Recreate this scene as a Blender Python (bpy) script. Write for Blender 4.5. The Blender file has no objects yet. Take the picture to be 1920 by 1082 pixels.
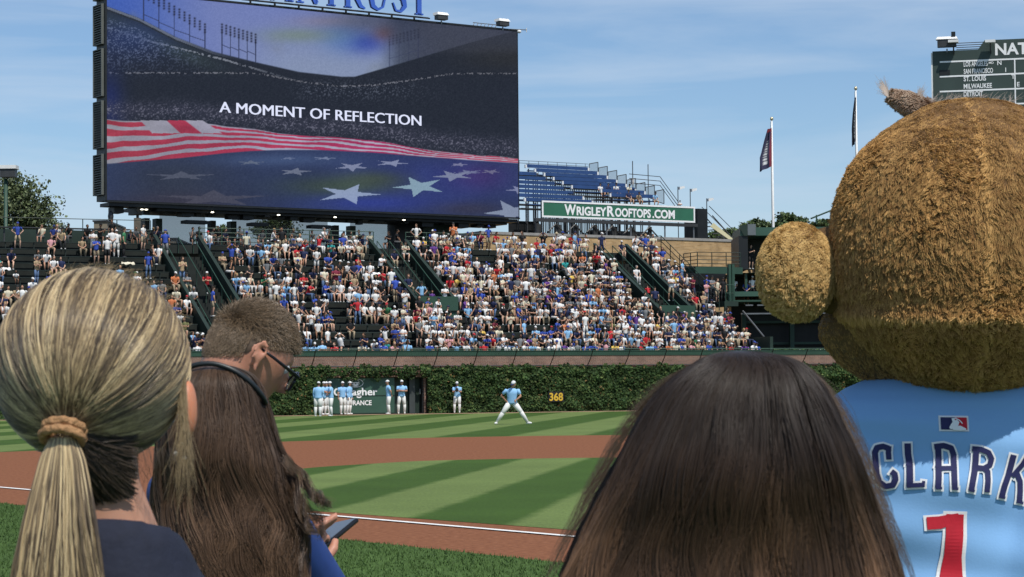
import bpy, bmesh, math, random
import numpy as np
from mathutils import Vector, Matrix, noise as mnoise
from mathutils.bvhtree import BVHTree
random.seed(7); rng = np.random.default_rng(7)
scn = bpy.context.scene; COL = scn.collection
# ------------------------------------------------ camera, sky, sun, exposure
F = 4080.0; PITCH = math.atan(177.5 / F); ROLL = math.radians(-0.5)
CAM = np.array([0, 0, 1.6])
cd = bpy.data.cameras.new('camera'); cam = bpy.data.objects.new('camera', cd); COL.objects.link(cam)
Rm = Matrix.Rotation(math.pi / 2 + PITCH, 4, 'X') @ Matrix.Rotation(ROLL, 4, 'Z')
cam.matrix_world = Matrix.Translation(CAM) @ Rm
cd.sensor_width = 36; cd.lens = F / 1920 * 36; cd.clip_start = .1; cd.clip_end = 3000
cd.dof.use_dof = True; cd.dof.focus_distance = 60; cd.dof.aperture_fstop = 34
scn.camera = cam
R3 = np.array(Rm.to_3x3())
SUN_EL, SUN_AZ = 58, 149          # azimuth clockwise from +Y
w = bpy.data.worlds.new('World'); scn.world = w; w.use_nodes = True
nt = w.node_tree; bg = nt.nodes['Background']; L = nt.links.new
sky = nt.nodes.new('ShaderNodeTexSky'); sky.sky_type = 'NISHITA'; sky.sun_disc = False
sky.sun_elevation = math.radians(SUN_EL); sky.sun_rotation = math.radians(SUN_AZ)
sky.air_density = 1.0; sky.dust_density = 0.4; sky.ozone_density = 3.0; sky.altitude = 200
tc = nt.nodes.new('ShaderNodeTexCoord'); mp = nt.nodes.new('ShaderNodeMapping')
mp.inputs['Scale'].default_value = (2.2, 2.2, 17); mp.inputs['Rotation'].default_value = (0, .22, .3)
n1 = nt.nodes.new('ShaderNodeTexNoise'); n1.inputs['Scale'].default_value = 1.6; n1.inputs['Detail'].default_value = 9
n1.inputs['Roughness'].default_value = .55; n1.inputs['Distortion'].default_value = .5
cr = nt.nodes.new('ShaderNodeValToRGB'); cr.color_ramp.elements[0].position = .40; cr.color_ramp.elements[1].position = .70
cr.color_ramp.elements[0].color = (0, 0, 0, 1); cr.color_ramp.elements[1].color = (.72, .72, .72, 1)
mx = nt.nodes.new('ShaderNodeMix'); mx.data_type = 'RGBA'; mx.inputs['B'].default_value = (5.6, 6.6, 7.9, 1)
L(tc.outputs['Generated'], mp.inputs['Vector']); L(mp.outputs[0], n1.inputs['Vector']); L(n1.outputs['Fac'], cr.inputs[0])
tn = nt.nodes.new('ShaderNodeMix'); tn.data_type = 'RGBA'; tn.blend_type = 'MULTIPLY'; tn.inputs['Factor'].default_value = 1; tn.inputs['B'].default_value = (.89, .98, 1.08, 1); L(sky.outputs[0], tn.inputs['A'])
L(cr.outputs['Color'], mx.inputs['Factor']); L(tn.outputs['Result'], mx.inputs['A']); L(mx.outputs['Result'], bg.inputs['Color'])
bg.inputs['Strength'].default_value = .105
sd = bpy.data.lights.new('sun', 'SUN'); sun = bpy.data.objects.new('sun', sd); COL.objects.link(sun)
sd.energy = 4.1; sd.angle = math.radians(.53); sd.color = (1, .955, .88)
_a, _e = math.radians(SUN_AZ), math.radians(SUN_EL)
SUND = Vector((math.sin(_a) * math.cos(_e), math.cos(_a) * math.cos(_e), math.sin(_e)))
sun.rotation_euler = SUND.to_track_quat('Z', 'Y').to_euler()
vs = scn.view_settings; vs.view_transform = 'Standard'; vs.look = 'None'; vs.gamma = 1; vs.exposure = 0; vs.use_curve_mapping = False
try:
    scn.cycles.max_bounces = 6; scn.cycles.transparent_max_bounces = 16
except Exception: pass
# ------------------------------------------------ geometry of the view
def ray(px, py):
    d = R3 @ np.array([(px - 960) / F, -(py - 541) / F, -1.0]); return d / d[1]
def W(px, py, Y): return CAM + ray(px, py) * Y
def GZ(px, py, z=0.0):
    d = ray(px, py); return CAM + d * ((z - CAM[2]) / d[2])
def onplane(px, py, p0, n):
    d = ray(px, py); return CAM + d * (np.dot(np.array(p0) - CAM, n) / np.dot(d, n))
def proj(p):
    q = R3.T @ (np.array(p) - CAM); return 960 + F * q[0] / -q[2], 541 - F * q[1] / -q[2]
TH = math.radians(24); WT = np.array([math.cos(TH), math.sin(TH), 0]); WN = np.array([-math.sin(TH), math.cos(TH), 0])
P0 = np.array([-11.27, 115.0, 0])
def SB(s, m, z): return P0 + WT * s + WN * m + np.array([0, 0, z])
def s_at(px, m):
    r = (px - 960) / F; a = P0 + WN * m
    return (r * a[1] - a[0]) / (WT[0] - r * WT[1])
# ------------------------------------------------ materials
def srgb(r, g, b):
    f = lambda c: (c / 255 / 12.92) if c / 255 <= .04045 else ((c / 255 + .055) / 1.055) ** 2.4
    return (f(r), f(g), f(b))
def mat(name, col, rough=.6, var=.12, scale=6, bump=0, metal=0, spec=.4, col2=None, attr=None, emis=None, coat=0, sub=0, stretch=None, trans=0, alpha=1):
    m = bpy.data.materials.new(name); m.use_nodes = True; t = m.node_tree; b = t.nodes['Principled BSDF']; l = t.links.new
    b.inputs['Roughness'].default_value = rough; b.inputs['Metallic'].default_value = metal
    b.inputs['Specular IOR Level'].default_value = spec
    tcn = t.nodes.new('ShaderNodeTexCoord'); src = tcn.outputs['Object']
    if stretch:
        q = t.nodes.new('ShaderNodeMapping'); q.inputs['Scale'].default_value = stretch; l(src, q.inputs[0]); src = q.outputs[0]
    n = t.nodes.new('ShaderNodeTexNoise'); n.inputs['Scale'].default_value = scale; n.inputs['Detail'].default_value = 6; l(src, n.inputs['Vector'])
    r = t.nodes.new('ShaderNodeMix'); r.data_type = 'RGBA'; r.blend_type = 'MIX'
    rp = t.nodes.new('ShaderNodeMapRange'); rp.inputs[1].default_value = .3; rp.inputs[2].default_value = .7; l(n.outputs['Fac'], rp.inputs[0]); l(rp.outputs[0], r.inputs['Factor'])
    if attr:
        a = t.nodes.new('ShaderNodeAttribute'); a.attribute_name = attr
        r.blend_type = 'MULTIPLY'; l(a.outputs['Color'], r.inputs['A']); r.inputs['B'].default_value = (1 - var * 2,) * 3 + (1,)
    else:
        c2 = col2 or tuple(c * (1 - 2 * var) for c in col)
        r.inputs['A'].default_value = (*col, 1); r.inputs['B'].default_value = (*c2, 1)
    l(r.outputs['Result'], b.inputs['Base Color'])
    if bump:
        bp = t.nodes.new('ShaderNodeBump'); bp.inputs['Strength'].default_value = bump; bp.inputs['Distance'].default_value = .02
        l(n.outputs['Fac'], bp.inputs['Height']); l(bp.outputs[0], b.inputs['Normal'])
    if emis: b.inputs['Emission Color'].default_value = (*emis[0], 1); b.inputs['Emission Strength'].default_value = emis[1]
    if coat: b.inputs['Coat Weight'].default_value = coat
    if sub: b.inputs['Subsurface Weight'].default_value = sub; b.inputs['Subsurface Radius'].default_value = (.02, .008, .004)
    if trans: b.inputs['Transmission Weight'].default_value = trans
    if alpha < 1: b.inputs['Alpha'].default_value = alpha
    return m
M = {}
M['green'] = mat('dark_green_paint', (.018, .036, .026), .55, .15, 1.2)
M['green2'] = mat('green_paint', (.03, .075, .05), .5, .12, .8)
M['greenL'] = mat('lighter_green_panel', (.045, .105, .075), .45, .12, .8)  # lighter tone of the green paint
M['black'] = mat('blackened_steel', (.012, .014, .016), .5, .2, 2)
M['bench'] = mat('weathered_green_bench', (.022, .034, .028), .5, .25, 3)
M['tread'] = mat('green_black_concrete', (.016, .022, .019), .8, .25, 1.5)
M['nose'] = mat('sunlit_step_edge', (.07, .09, .08), .7, .3, 3)  # paler than the treads: sunlight on the step edges put into the colour
M['steel'] = mat('galvanized_steel', (.22, .23, .24), .45, .15, 2, metal=.5)
M['dsteel'] = mat('dark_steel', (.05, .052, .055), .5, .2, 2)
M['white'] = mat('white_paint', (.8, .8, .78), .5, .06, 2)
M['ldwhite'] = mat('lettering_white', (.86, .86, .86), .5, .02, 2)
M['concrete'] = mat('pale_concrete', (.33, .32, .3), .85, .12, 3, bump=.2)
M['skin'] = mat('skin', (.50, .26, .17), .5, .08, 40, bump=.05, sub=.15)
M['rub'] = mat('black_plastic', (.012, .012, .014), .25, .1, 10)
M['yellow'] = mat('yellow_paint', (.62, .40, .04), .5, .05, 2)
# ------------------------------------------------ mesh builder
class MB:
    def __init__(s): s.v = []; s.f = []; s.m = []; s.n = 0
    def add(s, v, f, mi=0):
        v = np.asarray(v, float); s.v.append(v); k = s.n
        s.f += [tuple(int(i) + k for i in q) for q in f]; s.m += [mi] * len(f); s.n += len(v); return s
    def box(s, c, sz, mi=0, ax=None):
        c = np.asarray(c, float); h = np.asarray(sz, float) / 2
        sg = np.array([[x, y, z] for x in (-1, 1) for y in (-1, 1) for z in (-1, 1)]) * h
        if ax is not None: sg = sg @ np.asarray(ax, float)
        return s.add(sg + c, [(0, 1, 3, 2), (4, 6, 7, 5), (0, 4, 5, 1), (2, 3, 7, 6), (0, 2, 6, 4), (1, 5, 7, 3)], mi)
    def wbox(s, s0, s1, m0, m1, z0, z1, mi=0):      # box in the outfield wall's own directions
        return s.box(SB((s0 + s1) / 2, (m0 + m1) / 2, (z0 + z1) / 2), (s1 - s0, m1 - m0, z1 - z0), mi, [WT, WN, (0, 0, 1)])
    def tube(s, pts, r, n=8, mi=0, caps=True, flat=1.0, up=None):
        pts = np.asarray(pts, float); k = len(pts); r = np.broadcast_to(r, (k,)).astype(float)
        t = np.gradient(pts, axis=0) if k > 2 else np.array([pts[1] - pts[0]] * 2)
        t /= np.linalg.norm(t, axis=1)[:, None] + 1e-12
        u = np.array(up if up is not None else ((0, 0, 1) if abs(t[0][2]) < .9 else (0, 1, 0)), float)
        V = []
        for i in range(k):
            u = u - t[i] * np.dot(u, t[i]); u /= np.linalg.norm(u) + 1e-12; q = np.cross(t[i], u)
            a = np.arange(n) * 2 * math.pi / n
            V.append(pts[i] + r[i] * (np.cos(a)[:, None] * q + flat * np.sin(a)[:, None] * u))
        Fq = [(i * n + j, i * n + (j + 1) % n, (i + 1) * n + (j + 1) % n, (i + 1) * n + j) for i in range(k - 1) for j in range(n)]
        if caps: Fq += [tuple(range(n))[::-1], tuple(range((k - 1) * n, k * n))]
        return s.add(np.concatenate(V), Fq, mi)
    def loft(s, rings, mi=0, caps=True):
        k = len(rings); n = len(rings[0])
        Fq = [(i * n + j, i * n + (j + 1) % n, (i + 1) * n + (j + 1) % n, (i + 1) * n + j) for i in range(k - 1) for j in range(n)]
        if caps: Fq += [tuple(range(n))[::-1], tuple(range((k - 1) * n, k * n))]
        return s.add(np.concatenate(rings), Fq, mi)
    def ell(s, c, r, nu=12, nv=8, mi=0, ax=None):
        V = [(0, 0, -1)] + [(math.cos(2 * math.pi * j / nu) * math.cos(a), math.sin(2 * math.pi * j / nu) * math.cos(a), math.sin(a)) for a in [math.pi * (i / nv - .5) for i in range(1, nv)] for j in range(nu)] + [(0, 0, 1)]
        Fq = [(0, 1 + (j + 1) % nu, 1 + j) for j in range(nu)]
        for i in range(nv - 2):
            Fq += [(1 + i * nu + j, 1 + i * nu + (j + 1) % nu, 1 + (i + 1) * nu + (j + 1) % nu, 1 + (i + 1) * nu + j) for j in range(nu)]
        b = 1 + (nv - 2) * nu; Fq += [(b + j, b + (j + 1) % nu, b + nu) for j in range(nu)]
        V = np.array(V) * np.asarray(r)
        if ax is not None: V = V @ np.asarray(ax, float)
        return s.add(V + np.asarray(c), Fq, mi)
    def prism(s, poly, d, mi=0):     # poly: 3d points in order, extruded by vector d
        p = np.asarray(poly, float); n = len(p)
        return s.add(np.concatenate([p, p + np.asarray(d)]), [tuple(range(n))[::-1], tuple(range(n, 2 * n))] + [(i, (i + 1) % n, n + (i + 1) % n, n + i) for i in range(n)], mi)
    def mesh(s, name, mats, smooth=False, norm=True):
        me = bpy.data.meshes.new(name); me.from_pydata(np.concatenate(s.v).tolist(), [], s.f)
        for q in (mats if isinstance(mats, (list, tuple)) else [mats]): me.materials.append(q)
        if len(me.materials) > 1: me.polygons.foreach_set('material_index', s.m)
        if norm:
            bm = bmesh.new(); bm.from_mesh(me); bmesh.ops.recalc_face_normals(bm, faces=bm.faces); bm.to_mesh(me); bm.free()
        if smooth: me.polygons.foreach_set('use_smooth', [True] * len(me.polygons))
        me.update(); return me
    def build(s, name, mats, parent=None, smooth=False, norm=True):
        return link(name, s.mesh(name, mats, smooth, norm), parent)
def link(name, me, parent=None):
    o = bpy.data.objects.new(name, me); COL.objects.link(o)
    if parent is not None: o.parent = parent; o.matrix_parent_inverse = Matrix.Translation(-Vector(parent.location))
    return o
def tag(o, label=None, cat=None, group=None, kind=None):
    if label: o['label'] = label
    if cat: o['category'] = cat
    if group: o['group'] = group
    if kind: o['kind'] = kind
    return o
def thing(name, label, cat, loc=(0, 0, 0), group=None):
    o = bpy.data.objects.new(name, None); COL.objects.link(o); o.location = loc; o.empty_display_size = .2
    return tag(o, label, cat, group)
def qmesh(name, V, Fq, m, parent=None, col=None, kind=None):   # fast numpy mesh, all quads or all tris
    V = np.asarray(V, np.float32); Fq = np.asarray(Fq, np.int32); me = bpy.data.meshes.new(name); k = Fq.shape[1]
    me.vertices.add(len(V)); me.vertices.foreach_set('co', V.ravel()); me.loops.add(Fq.size); me.loops.foreach_set('vertex_index', Fq.ravel())
    me.polygons.add(len(Fq)); me.polygons.foreach_set('loop_start', np.arange(0, Fq.size, k, dtype=np.int32)); me.polygons.foreach_set('loop_total', np.full(len(Fq), k, np.int32))
    me.update(calc_edges=True); me.materials.append(m)
    if col is not None:
        a = me.color_attributes.new('col', 'FLOAT_COLOR', 'POINT'); c = np.ones((len(V), 4), np.float32); c[:, :3] = col; a.data.foreach_set('color', c.ravel())
    o = link(name, me, parent)
    if kind: o['kind'] = kind
    return o
def text_pts(body, offset=0.0, res=3, spacing=1.0):   # built-in font as flat mesh arrays, baseline at y=0
    c = bpy.data.curves.new('txt', 'FONT'); c.body = body; c.size = 1; c.offset = offset; c.resolution_u = res; c.space_character = spacing; c.fill_mode = 'FRONT'
    o = bpy.data.objects.new('txt', c); COL.objects.link(o); dg = bpy.context.evaluated_depsgraph_get()
    me = bpy.data.meshes.new_from_object(o.evaluated_get(dg)); V = np.array([v.co[:] for v in me.vertices]); Fq = [tuple(p.vertices) for p in me.polygons]
    bpy.data.objects.remove(o); bpy.data.curves.remove(c); bpy.data.meshes.remove(me); return V, Fq
def text_on(mb, body, o, X, Y, N, h, width=None, offset=0.012, mi=0, spacing=1.0, bold=0):
    # o: left end of baseline; X,Y,N unit vectors; h: cap height
    V, Fq = text_pts(body, offset, spacing=spacing); x0, x1 = V[:, 0].min(), V[:, 0].max()
    cap = .70; k = h / cap; kx = k if width is None else width / (x1 - x0)
    o, X, Y, N = map(np.asarray, (o, X, Y, N))
    P = o + ((V[:, :1] - x0) * kx) * X + V[:, 1:2] * k * Y
    mb.add(P, Fq, mi)
    for q in range(1, bold + 1):
        for sg in (-1, 1): mb.add(P + X * sg * q * h * .035 + N * .0012 * (2 * q + (sg > 0)), Fq, mi)
    return mb
def stroke(mb, pts, wd, frame, mi=0, grow=0.0, z=0.0, sub=1):   # polyline band in a frame (o,X,Y,N)
    o, X, Y, N = map(lambda q: np.asarray(q, float), frame); p = np.asarray(pts, float); wd = np.broadcast_to(wd, (len(p),)).astype(float)
    if sub > 1:
        t = np.linspace(0, len(p) - 1, (len(p) - 1) * sub + 1); p = np.stack([np.interp(t, np.arange(len(p)), p[:, k]) for k in (0, 1)], 1); wd = np.interp(t, np.arange(len(wd)), wd)
    d = np.gradient(p, axis=0); d /= np.linalg.norm(d, axis=1)[:, None] + 1e-9; nn = np.stack([-d[:, 1], d[:, 0]], 1)
    if grow: p = p.copy(); p[0] -= d[0] * grow; p[-1] += d[-1] * grow
    a = p + nn * (wd / 2 + grow)[:, None]; b = p - nn * (wd / 2 + grow)[:, None]
    q = np.concatenate([a, b]); n = len(p)
    V = o + q[:, :1] * X + q[:, 1:2] * Y + N * z
    mb.add(V, [(i, i + 1, n + i + 1, n + i) for i in range(n - 1)], mi)
def remeshed(mb, name, mats, voxel, parent=None, smooth_it=3, post=None):
    me = mb.mesh(name, mats); o = bpy.data.objects.new('tmp', me); COL.objects.link(o)
    a = o.modifiers.new('r', 'REMESH'); a.mode = 'VOXEL'; a.voxel_size = voxel; a.use_smooth_shade = True
    if smooth_it: b = o.modifiers.new('s', 'SMOOTH'); b.iterations = smooth_it; b.factor = .5
    m2 = bpy.data.meshes.new_from_object(o.evaluated_get(bpy.context.evaluated_depsgraph_get()))
    bpy.data.objects.remove(o); m2.name = name
    m2.polygons.foreach_set('use_smooth', [True] * len(m2.polygons))
    return link(name, m2, parent)
def strands(name, P, rad, col, m, parent=None, tip=.35):
    n, k, _ = P.shape; hc = bpy.data.hair_curves.new(name); hc.add_curves([k] * n)
    hc.attributes['position'].data.foreach_set('vector', P.astype(np.float32).ravel())
    r = np.broadcast_to(np.asarray(rad, float).reshape(-1, 1), (n, 1)) * np.linspace(1, tip, k)[None] ** .7
    hc.attributes.new('radius', 'FLOAT', 'POINT').data.foreach_set('value', r.astype(np.float32).ravel())
    c = np.ones((n, k, 4), np.float32); c[..., :3] = col if np.ndim(col) == 3 else np.asarray(col)[:, None, :]
    hc.attributes.new('col', 'FLOAT_COLOR', 'POINT').data.foreach_set('color', c.ravel())
    hc.materials.append(m); return link(name, hc, parent)
def hairmat(name, rough=.35, spec=.5, *a):
    m = bpy.data.materials.new(name); m.use_nodes = True; t = m.node_tree; b = t.nodes['Principled BSDF']
    a = t.nodes.new('ShaderNodeAttribute'); a.attribute_name = 'col'; t.links.new(a.outputs['Color'], b.inputs['Base Color'])
    b.inputs['Roughness'].default_value = rough; b.inputs['Specular IOR Level'].default_value = spec
    return m
def vnoise(p, s, seed=0):
    return mnoise.noise(Vector((p[0] * s + seed * 7.3, p[1] * s - seed * 3.1, p[2] * s + seed)))
# ------------------------------------------------ ground
def grassmat(name, dirv, width, phase, a, b):
    m = bpy.data.materials.new(name); m.use_nodes = True; t = m.node_tree; bs = t.nodes['Principled BSDF']; l = t.links.new
    tcn = t.nodes.new('ShaderNodeTexCoord')
    dp = t.nodes.new('ShaderNodeVectorMath'); dp.operation = 'DOT_PRODUCT'; dp.inputs[1].default_value = dirv; l(tcn.outputs['Object'], dp.inputs[0])
    ad = t.nodes.new('ShaderNodeMath'); ad.operation = 'ADD'; ad.inputs[1].default_value = phase; l(dp.outputs['Value'], ad.inputs[0])
    nz = t.nodes.new('ShaderNodeTexNoise'); nz.inputs['Scale'].default_value = 2.2; nz.inputs['Detail'].default_value = 5; l(tcn.outputs['Object'], nz.inputs['Vector'])
    nm = t.nodes.new('ShaderNodeMath'); nm.operation = 'MULTIPLY_ADD'; nm.inputs[1].default_value = .25; l(nz.outputs['Fac'], nm.inputs[0]); l(ad.outputs[0], nm.inputs[2])
    mu = t.nodes.new('ShaderNodeMath'); mu.operation = 'MULTIPLY'; mu.inputs[1].default_value = math.pi / width; l(nm.outputs[0], mu.inputs[0])
    si = t.nodes.new('ShaderNodeMath'); si.operation = 'SINE'; l(mu.outputs[0], si.inputs[0])
    mr = t.nodes.new('ShaderNodeMapRange'); mr.inputs[1].default_value = -.2; mr.inputs[2].default_value = .2; l(si.outputs[0], mr.inputs[0])
    mx = t.nodes.new('ShaderNodeMix'); mx.data_type = 'RGBA'; mx.inputs['A'].default_value = (*a, 1); mx.inputs['B'].default_value = (*b, 1); l(mr.outputs[0], mx.inputs['Factor'])
    fz = t.nodes.new('ShaderNodeTexNoise'); fz.inputs['Scale'].default_value = 26; fz.inputs['Detail'].default_value = 8; fz.inputs['Roughness'].default_value = .75; l(tcn.outputs['Object'], fz.inputs['Vector'])
    fr = t.nodes.new('ShaderNodeMapRange'); fr.inputs[1].default_value = .3; fr.inputs[2].default_value = .7; fr.inputs[3].default_value = .55; fr.inputs[4].default_value = 1.45; l(fz.outputs['Fac'], fr.inputs[0])
    bz = t.nodes.new('ShaderNodeTexNoise'); bz.inputs['Scale'].default_value = .35; bz.inputs['Detail'].default_value = 4; l(tcn.outputs['Object'], bz.inputs['Vector'])
    br = t.nodes.new('ShaderNodeMapRange'); br.inputs[1].default_value = .3; br.inputs[2].default_value = .7; br.inputs[3].default_value = .88; br.inputs[4].default_value = 1.12; l(bz.outputs['Fac'], br.inputs[0])
    m2 = t.nodes.new('ShaderNodeMath'); m2.operation = 'MULTIPLY'; l(fr.outputs[0], m2.inputs[0]); l(br.outputs[0], m2.inputs[1])
    vm = t.nodes.new('ShaderNodeVectorMath'); vm.operation = 'SCALE'; l(mx.outputs['Result'], vm.inputs[0]); l(m2.outputs[0], vm.inputs['Scale'])
    l(vm.outputs[0], bs.inputs['Base Color']); bs.inputs['Roughness'].default_value = .85; bs.inputs['Specular IOR Level'].default_value = .15
    bp = t.nodes.new('ShaderNodeBump'); bp.inputs['Strength'].default_value = .5; bp.inputs['Distance'].default_value = .03; l(fz.outputs['Fac'], bp.inputs['Height']); l(bp.outputs[0], bs.inputs['Normal'])
    return m
k82 = math.radians(82); dv = (math.sin(k82), -math.cos(k82), 0)
GA, GB = (.046, .090, .014), (.128, .178, .052)
M['outgrass'] = grassmat('outfield_grass', dv, 2.2, 0.35, GA, GB)
M['ingrass'] = grassmat('infield_grass', dv, 1.36, .62, GA, GB)
M['neargrass'] = grassmat('foul_grass', dv, 40, 9, (.056, .104, .022), (.06, .108, .024))
M['dirt'] = mat('infield_dirt', (.265, .115, .060), .95, .12, 14, bump=1.0, col2=(.165, .066, .036), spec=.05)
M['track'] = mat('warning_track', (.36, .25, .16), .95, .1, 3, bump=.3, spec=.1)
M['chalk'] = mat('white_chalk', (.82, .81, .78), .9, .05, 6)
M['asphalt'] = mat('far_ground', (.10, .11, .08), .95, .2, .05)
def sheet(name, pts, z, m, kind='structure', extra=()):
    mb = MB(); mb.add([(p[0], p[1], z) for p in pts], [tuple(range(len(pts)))]); o = mb.build(name, m, norm=False)
    if o.data.polygons[0].normal.z < 0: o.data.flip_normals()
    return tag(o, kind=kind)
sheet('ground', [(-1200, -300), (1200, -300), (1200, 2400), (-1200, 2400)], -.03, M['asphalt'])
sheet('outfield_grass', [(-60, -20), (70, -20), SB(62, 0, 0), SB(-60, 0, 0)], 0, M['outgrass'])
def smooth_edge(pts, n=8):
    out = []; P = [np.array(p[:2]) for p in pts]
    for i in range(len(P) - 1):
        p0 = P[max(i - 1, 0)]; p1 = P[i]; p2 = P[i + 1]; p3 = P[min(i + 2, len(P) - 1)]
        for t in np.linspace(0, 1, n, endpoint=False):
            out.append(.5 * ((2 * p1) + (-p0 + p2) * t + (2 * p0 - 5 * p1 + 4 * p2 - p3) * t * t + (-p0 + 3 * p1 - 3 * p2 + p3) * t ** 3))
    return out + [P[-1]]
g = lambda x, y: GZ(x, y)
outer = smooth_edge([g(-500, 880), g(-150, 855), g(0, 848), g(510, 829), g(830, 820.5), g(1165, 816), g(1500, 816), g(1900, 822), g(2300, 834)])
low_l, low_r = g(0, 945), g(1040, 1056); dl = low_r - low_l
lowA, lowB = low_l - dl * .9, low_r + dl * 1.4
sheet('infield_dirt', list(outer) + [lowB, lowA], .004, M['dirt'])
top_in = smooth_edge([g(420, 900), g(560, 880), g(700, 870), g(840, 863.5), g(1150, 858.5), g(1500, 857), g(1900, 861), g(2200, 868)])
ln1, ln2 = g(560, 957), g(1075, 995); dd = ln2 - ln1
sheet('infield_grass', [ln1 - dd * .12] + [g(425, 925)] + list(top_in) + [ln2 + dd * 1.6], .008, M['ingrass'])
sheet('foul_grass', [lowA, lowB, (70, -18), (-60, -18)], .012, M['neargrass'])
la, lb = g(0, 915), g(1075, 1008); ld = lb - la; ln = np.array([-ld[1], ld[0], 0]) / np.linalg.norm(ld) * .055
a0, b0 = la - ld * .6, lb + ld * 1.0
fl = sheet('foul_line', [a0 - ln, b0 - ln, b0 + ln, a0 + ln], .016, M['chalk'])
sheet('warning_track', [SB(-60, -2.6, 0), SB(62, -2.6, 0), SB(62, 0, 0), SB(-60, 0, 0)], .004, M['track'])
# short grass blades along the near grass, so that the turf edge is not a clean cut
def blades(name, region, n, h, col, xr, yr):
    x = rng.uniform(*xr, n * 3); y = rng.uniform(*yr, n * 3); ok = region(x, y); x = x[ok][:n]; y = y[ok][:n]; n = len(x)
    a = rng.uniform(0, 6.28, n); hh = h * rng.uniform(.5, 1.2, n); wd = .006
    V = np.zeros((n, 3, 3)); V[:, 0] = np.stack([x - wd * np.cos(a), y - wd * np.sin(a), np.full(n, .012)], 1); V[:, 1] = np.stack([x + wd * np.cos(a), y + wd * np.sin(a), np.full(n, .012)], 1)
    V[:, 2] = np.stack([x + rng.normal(0, .012, n), y + rng.normal(0, .012, n), .012 + hh], 1)
    c = np.repeat(np.array(col)[None] * rng.uniform(.7, 1.4, (n, 1)), 3, 0).reshape(n, 3, 3).reshape(-1, 3)
    c = np.repeat(np.array(col)[None] * rng.uniform(.75, 1.3, (n, 1)), 3, axis=0)
    o = qmesh(name, V.reshape(-1, 3), np.arange(3 * n).reshape(-1, 3), M['blade'], col=c)
    return tag(o, 'short mown green grass blades beside the infield dirt', 'grass', kind='stuff')
M['blade'] = mat('grass_blade', (0, 0, 0), .7, .1, 3, attr='col', spec=.2)
def below(x, y):
    return (y < low_l[1] + (x - low_l[0]) * dl[1] / dl[0]) & (np.abs(x) < y * .26)
blades('grass', below, 90000, .03, (.070, .125, .034), (-9, 9), (12, 33))
# ------------------------------------------------ outfield wall with ivy, basket, door
S0, S1 = -30, 60
def brickmat(name, c1, c2, mort, bw, bh, rotz):
    m = bpy.data.materials.new(name); m.use_nodes = True; t = m.node_tree; b = t.nodes['Principled BSDF']; l = t.links.new
    tcn = t.nodes.new('ShaderNodeTexCoord'); mp = t.nodes.new('ShaderNodeMapping'); mp.vector_type = 'POINT'
    mp.inputs['Rotation'].default_value = (0, 0, -rotz); l(tcn.outputs['Object'], mp.inputs[0])
    sp = t.nodes.new('ShaderNodeSeparateXYZ'); cb = t.nodes.new('ShaderNodeCombineXYZ'); l(mp.outputs[0], sp.inputs[0]); l(sp.outputs[0], cb.inputs[0]); l(sp.outputs[2], cb.inputs[1])
    br = t.nodes.new('ShaderNodeTexBrick'); br.inputs['Color1'].default_value = (*c1, 1); br.inputs['Color2'].default_value = (*c2, 1); br.inputs['Mortar'].default_value = (*mort, 1)
    br.inputs['Scale'].default_value = 1; br.inputs['Brick Width'].default_value = bw; br.inputs['Row Height'].default_value = bh; br.inputs['Mortar Size'].default_value = .009
    l(cb.outputs[0], br.inputs['Vector'])
    n = t.nodes.new('ShaderNodeTexNoise'); n.inputs['Scale'].default_value = 1.3; n.inputs['Detail'].default_value = 7; l(tcn.outputs['Object'], n.inputs['Vector'])
    mr = t.nodes.new('ShaderNodeMapRange'); mr.inputs[1].default_value = .3; mr.inputs[2].default_value = .7; mr.inputs[3].default_value = .75; mr.inputs[4].default_value = 1.2; l(n.outputs['Fac'], mr.inputs[0])
    vm = t.nodes.new('ShaderNodeVectorMath'); vm.operation = 'SCALE'; l(br.outputs['Color'], vm.inputs[0]); l(mr.outputs[0], vm.inputs['Scale']); l(vm.outputs[0], b.inputs['Base Color'])
    b.inputs['Roughness'].default_value = .9; return m
M['rbrick'] = brickmat('outfield_red_brick', (.27, .14, .10), (.19, .10, .075), (.28, .23, .19), .21, .075, TH)
wl = thing('outfield_wall', 'long ivy covered red brick outfield wall under the bleachers with green top and basket', 'wall', SB(15, 0, 0))
DOOR0, DOOR1 = s_at(740, -.1), s_at(795, -.1); PAN0 = s_at(612, -.1)
mb = MB(); mb.wbox(S0, PAN0 - .02, 0, .4, 0, 3.12); mb.wbox(DOOR1 + .02, S1, 0, .4, 0, 3.12); mb.wbox(PAN0 - .02, DOOR1 + .02, 0, .4, 1.98, 3.12); mb.build('wall', M['rbrick'], wl)
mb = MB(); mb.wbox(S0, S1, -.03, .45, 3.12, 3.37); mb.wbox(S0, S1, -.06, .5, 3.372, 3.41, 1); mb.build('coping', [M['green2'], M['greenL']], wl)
# basket: rim, foot rail, brackets, wire mesh
mb = MB(); mb.tube([SB(S0, -.85, 3.47), SB(S1, -.85, 3.47)], .025, 6); mb.build('basket_rim', M['greenL'], wl)
mb = MB(); mb.tube([SB(S0, -.10, 2.56), SB(S1, -.10, 2.56)], .04, 6); mb.build('basket_foot_rail', M['black'], wl)
sb0 = s_at(585, -.3); bmesh0 = None; step_b = 2.32
for k in range(-11, 20):
    s = sb0 + k * step_b
    if S0 < s < S1:
        mb = MB(); mb.tube([SB(s, -.10, 2.56), SB(s, -.5, 2.95), SB(s, -.85, 3.47)], .028, 6); mb.build('basket_bracket', M['black'], wl)
mb = MB(); V = []; Fq = []
k = 0
for s in np.arange(S0, S1, .13):
    for sg in (-1, 1):
        a = SB(s, -.10, 2.56); b = SB(s + sg * .55, -.85, 3.47); d = WT * .003
        V += [a - d, a + d, b + d, b - d]; Fq.append((k, k + 1, k + 2, k + 3)); k += 4
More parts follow.
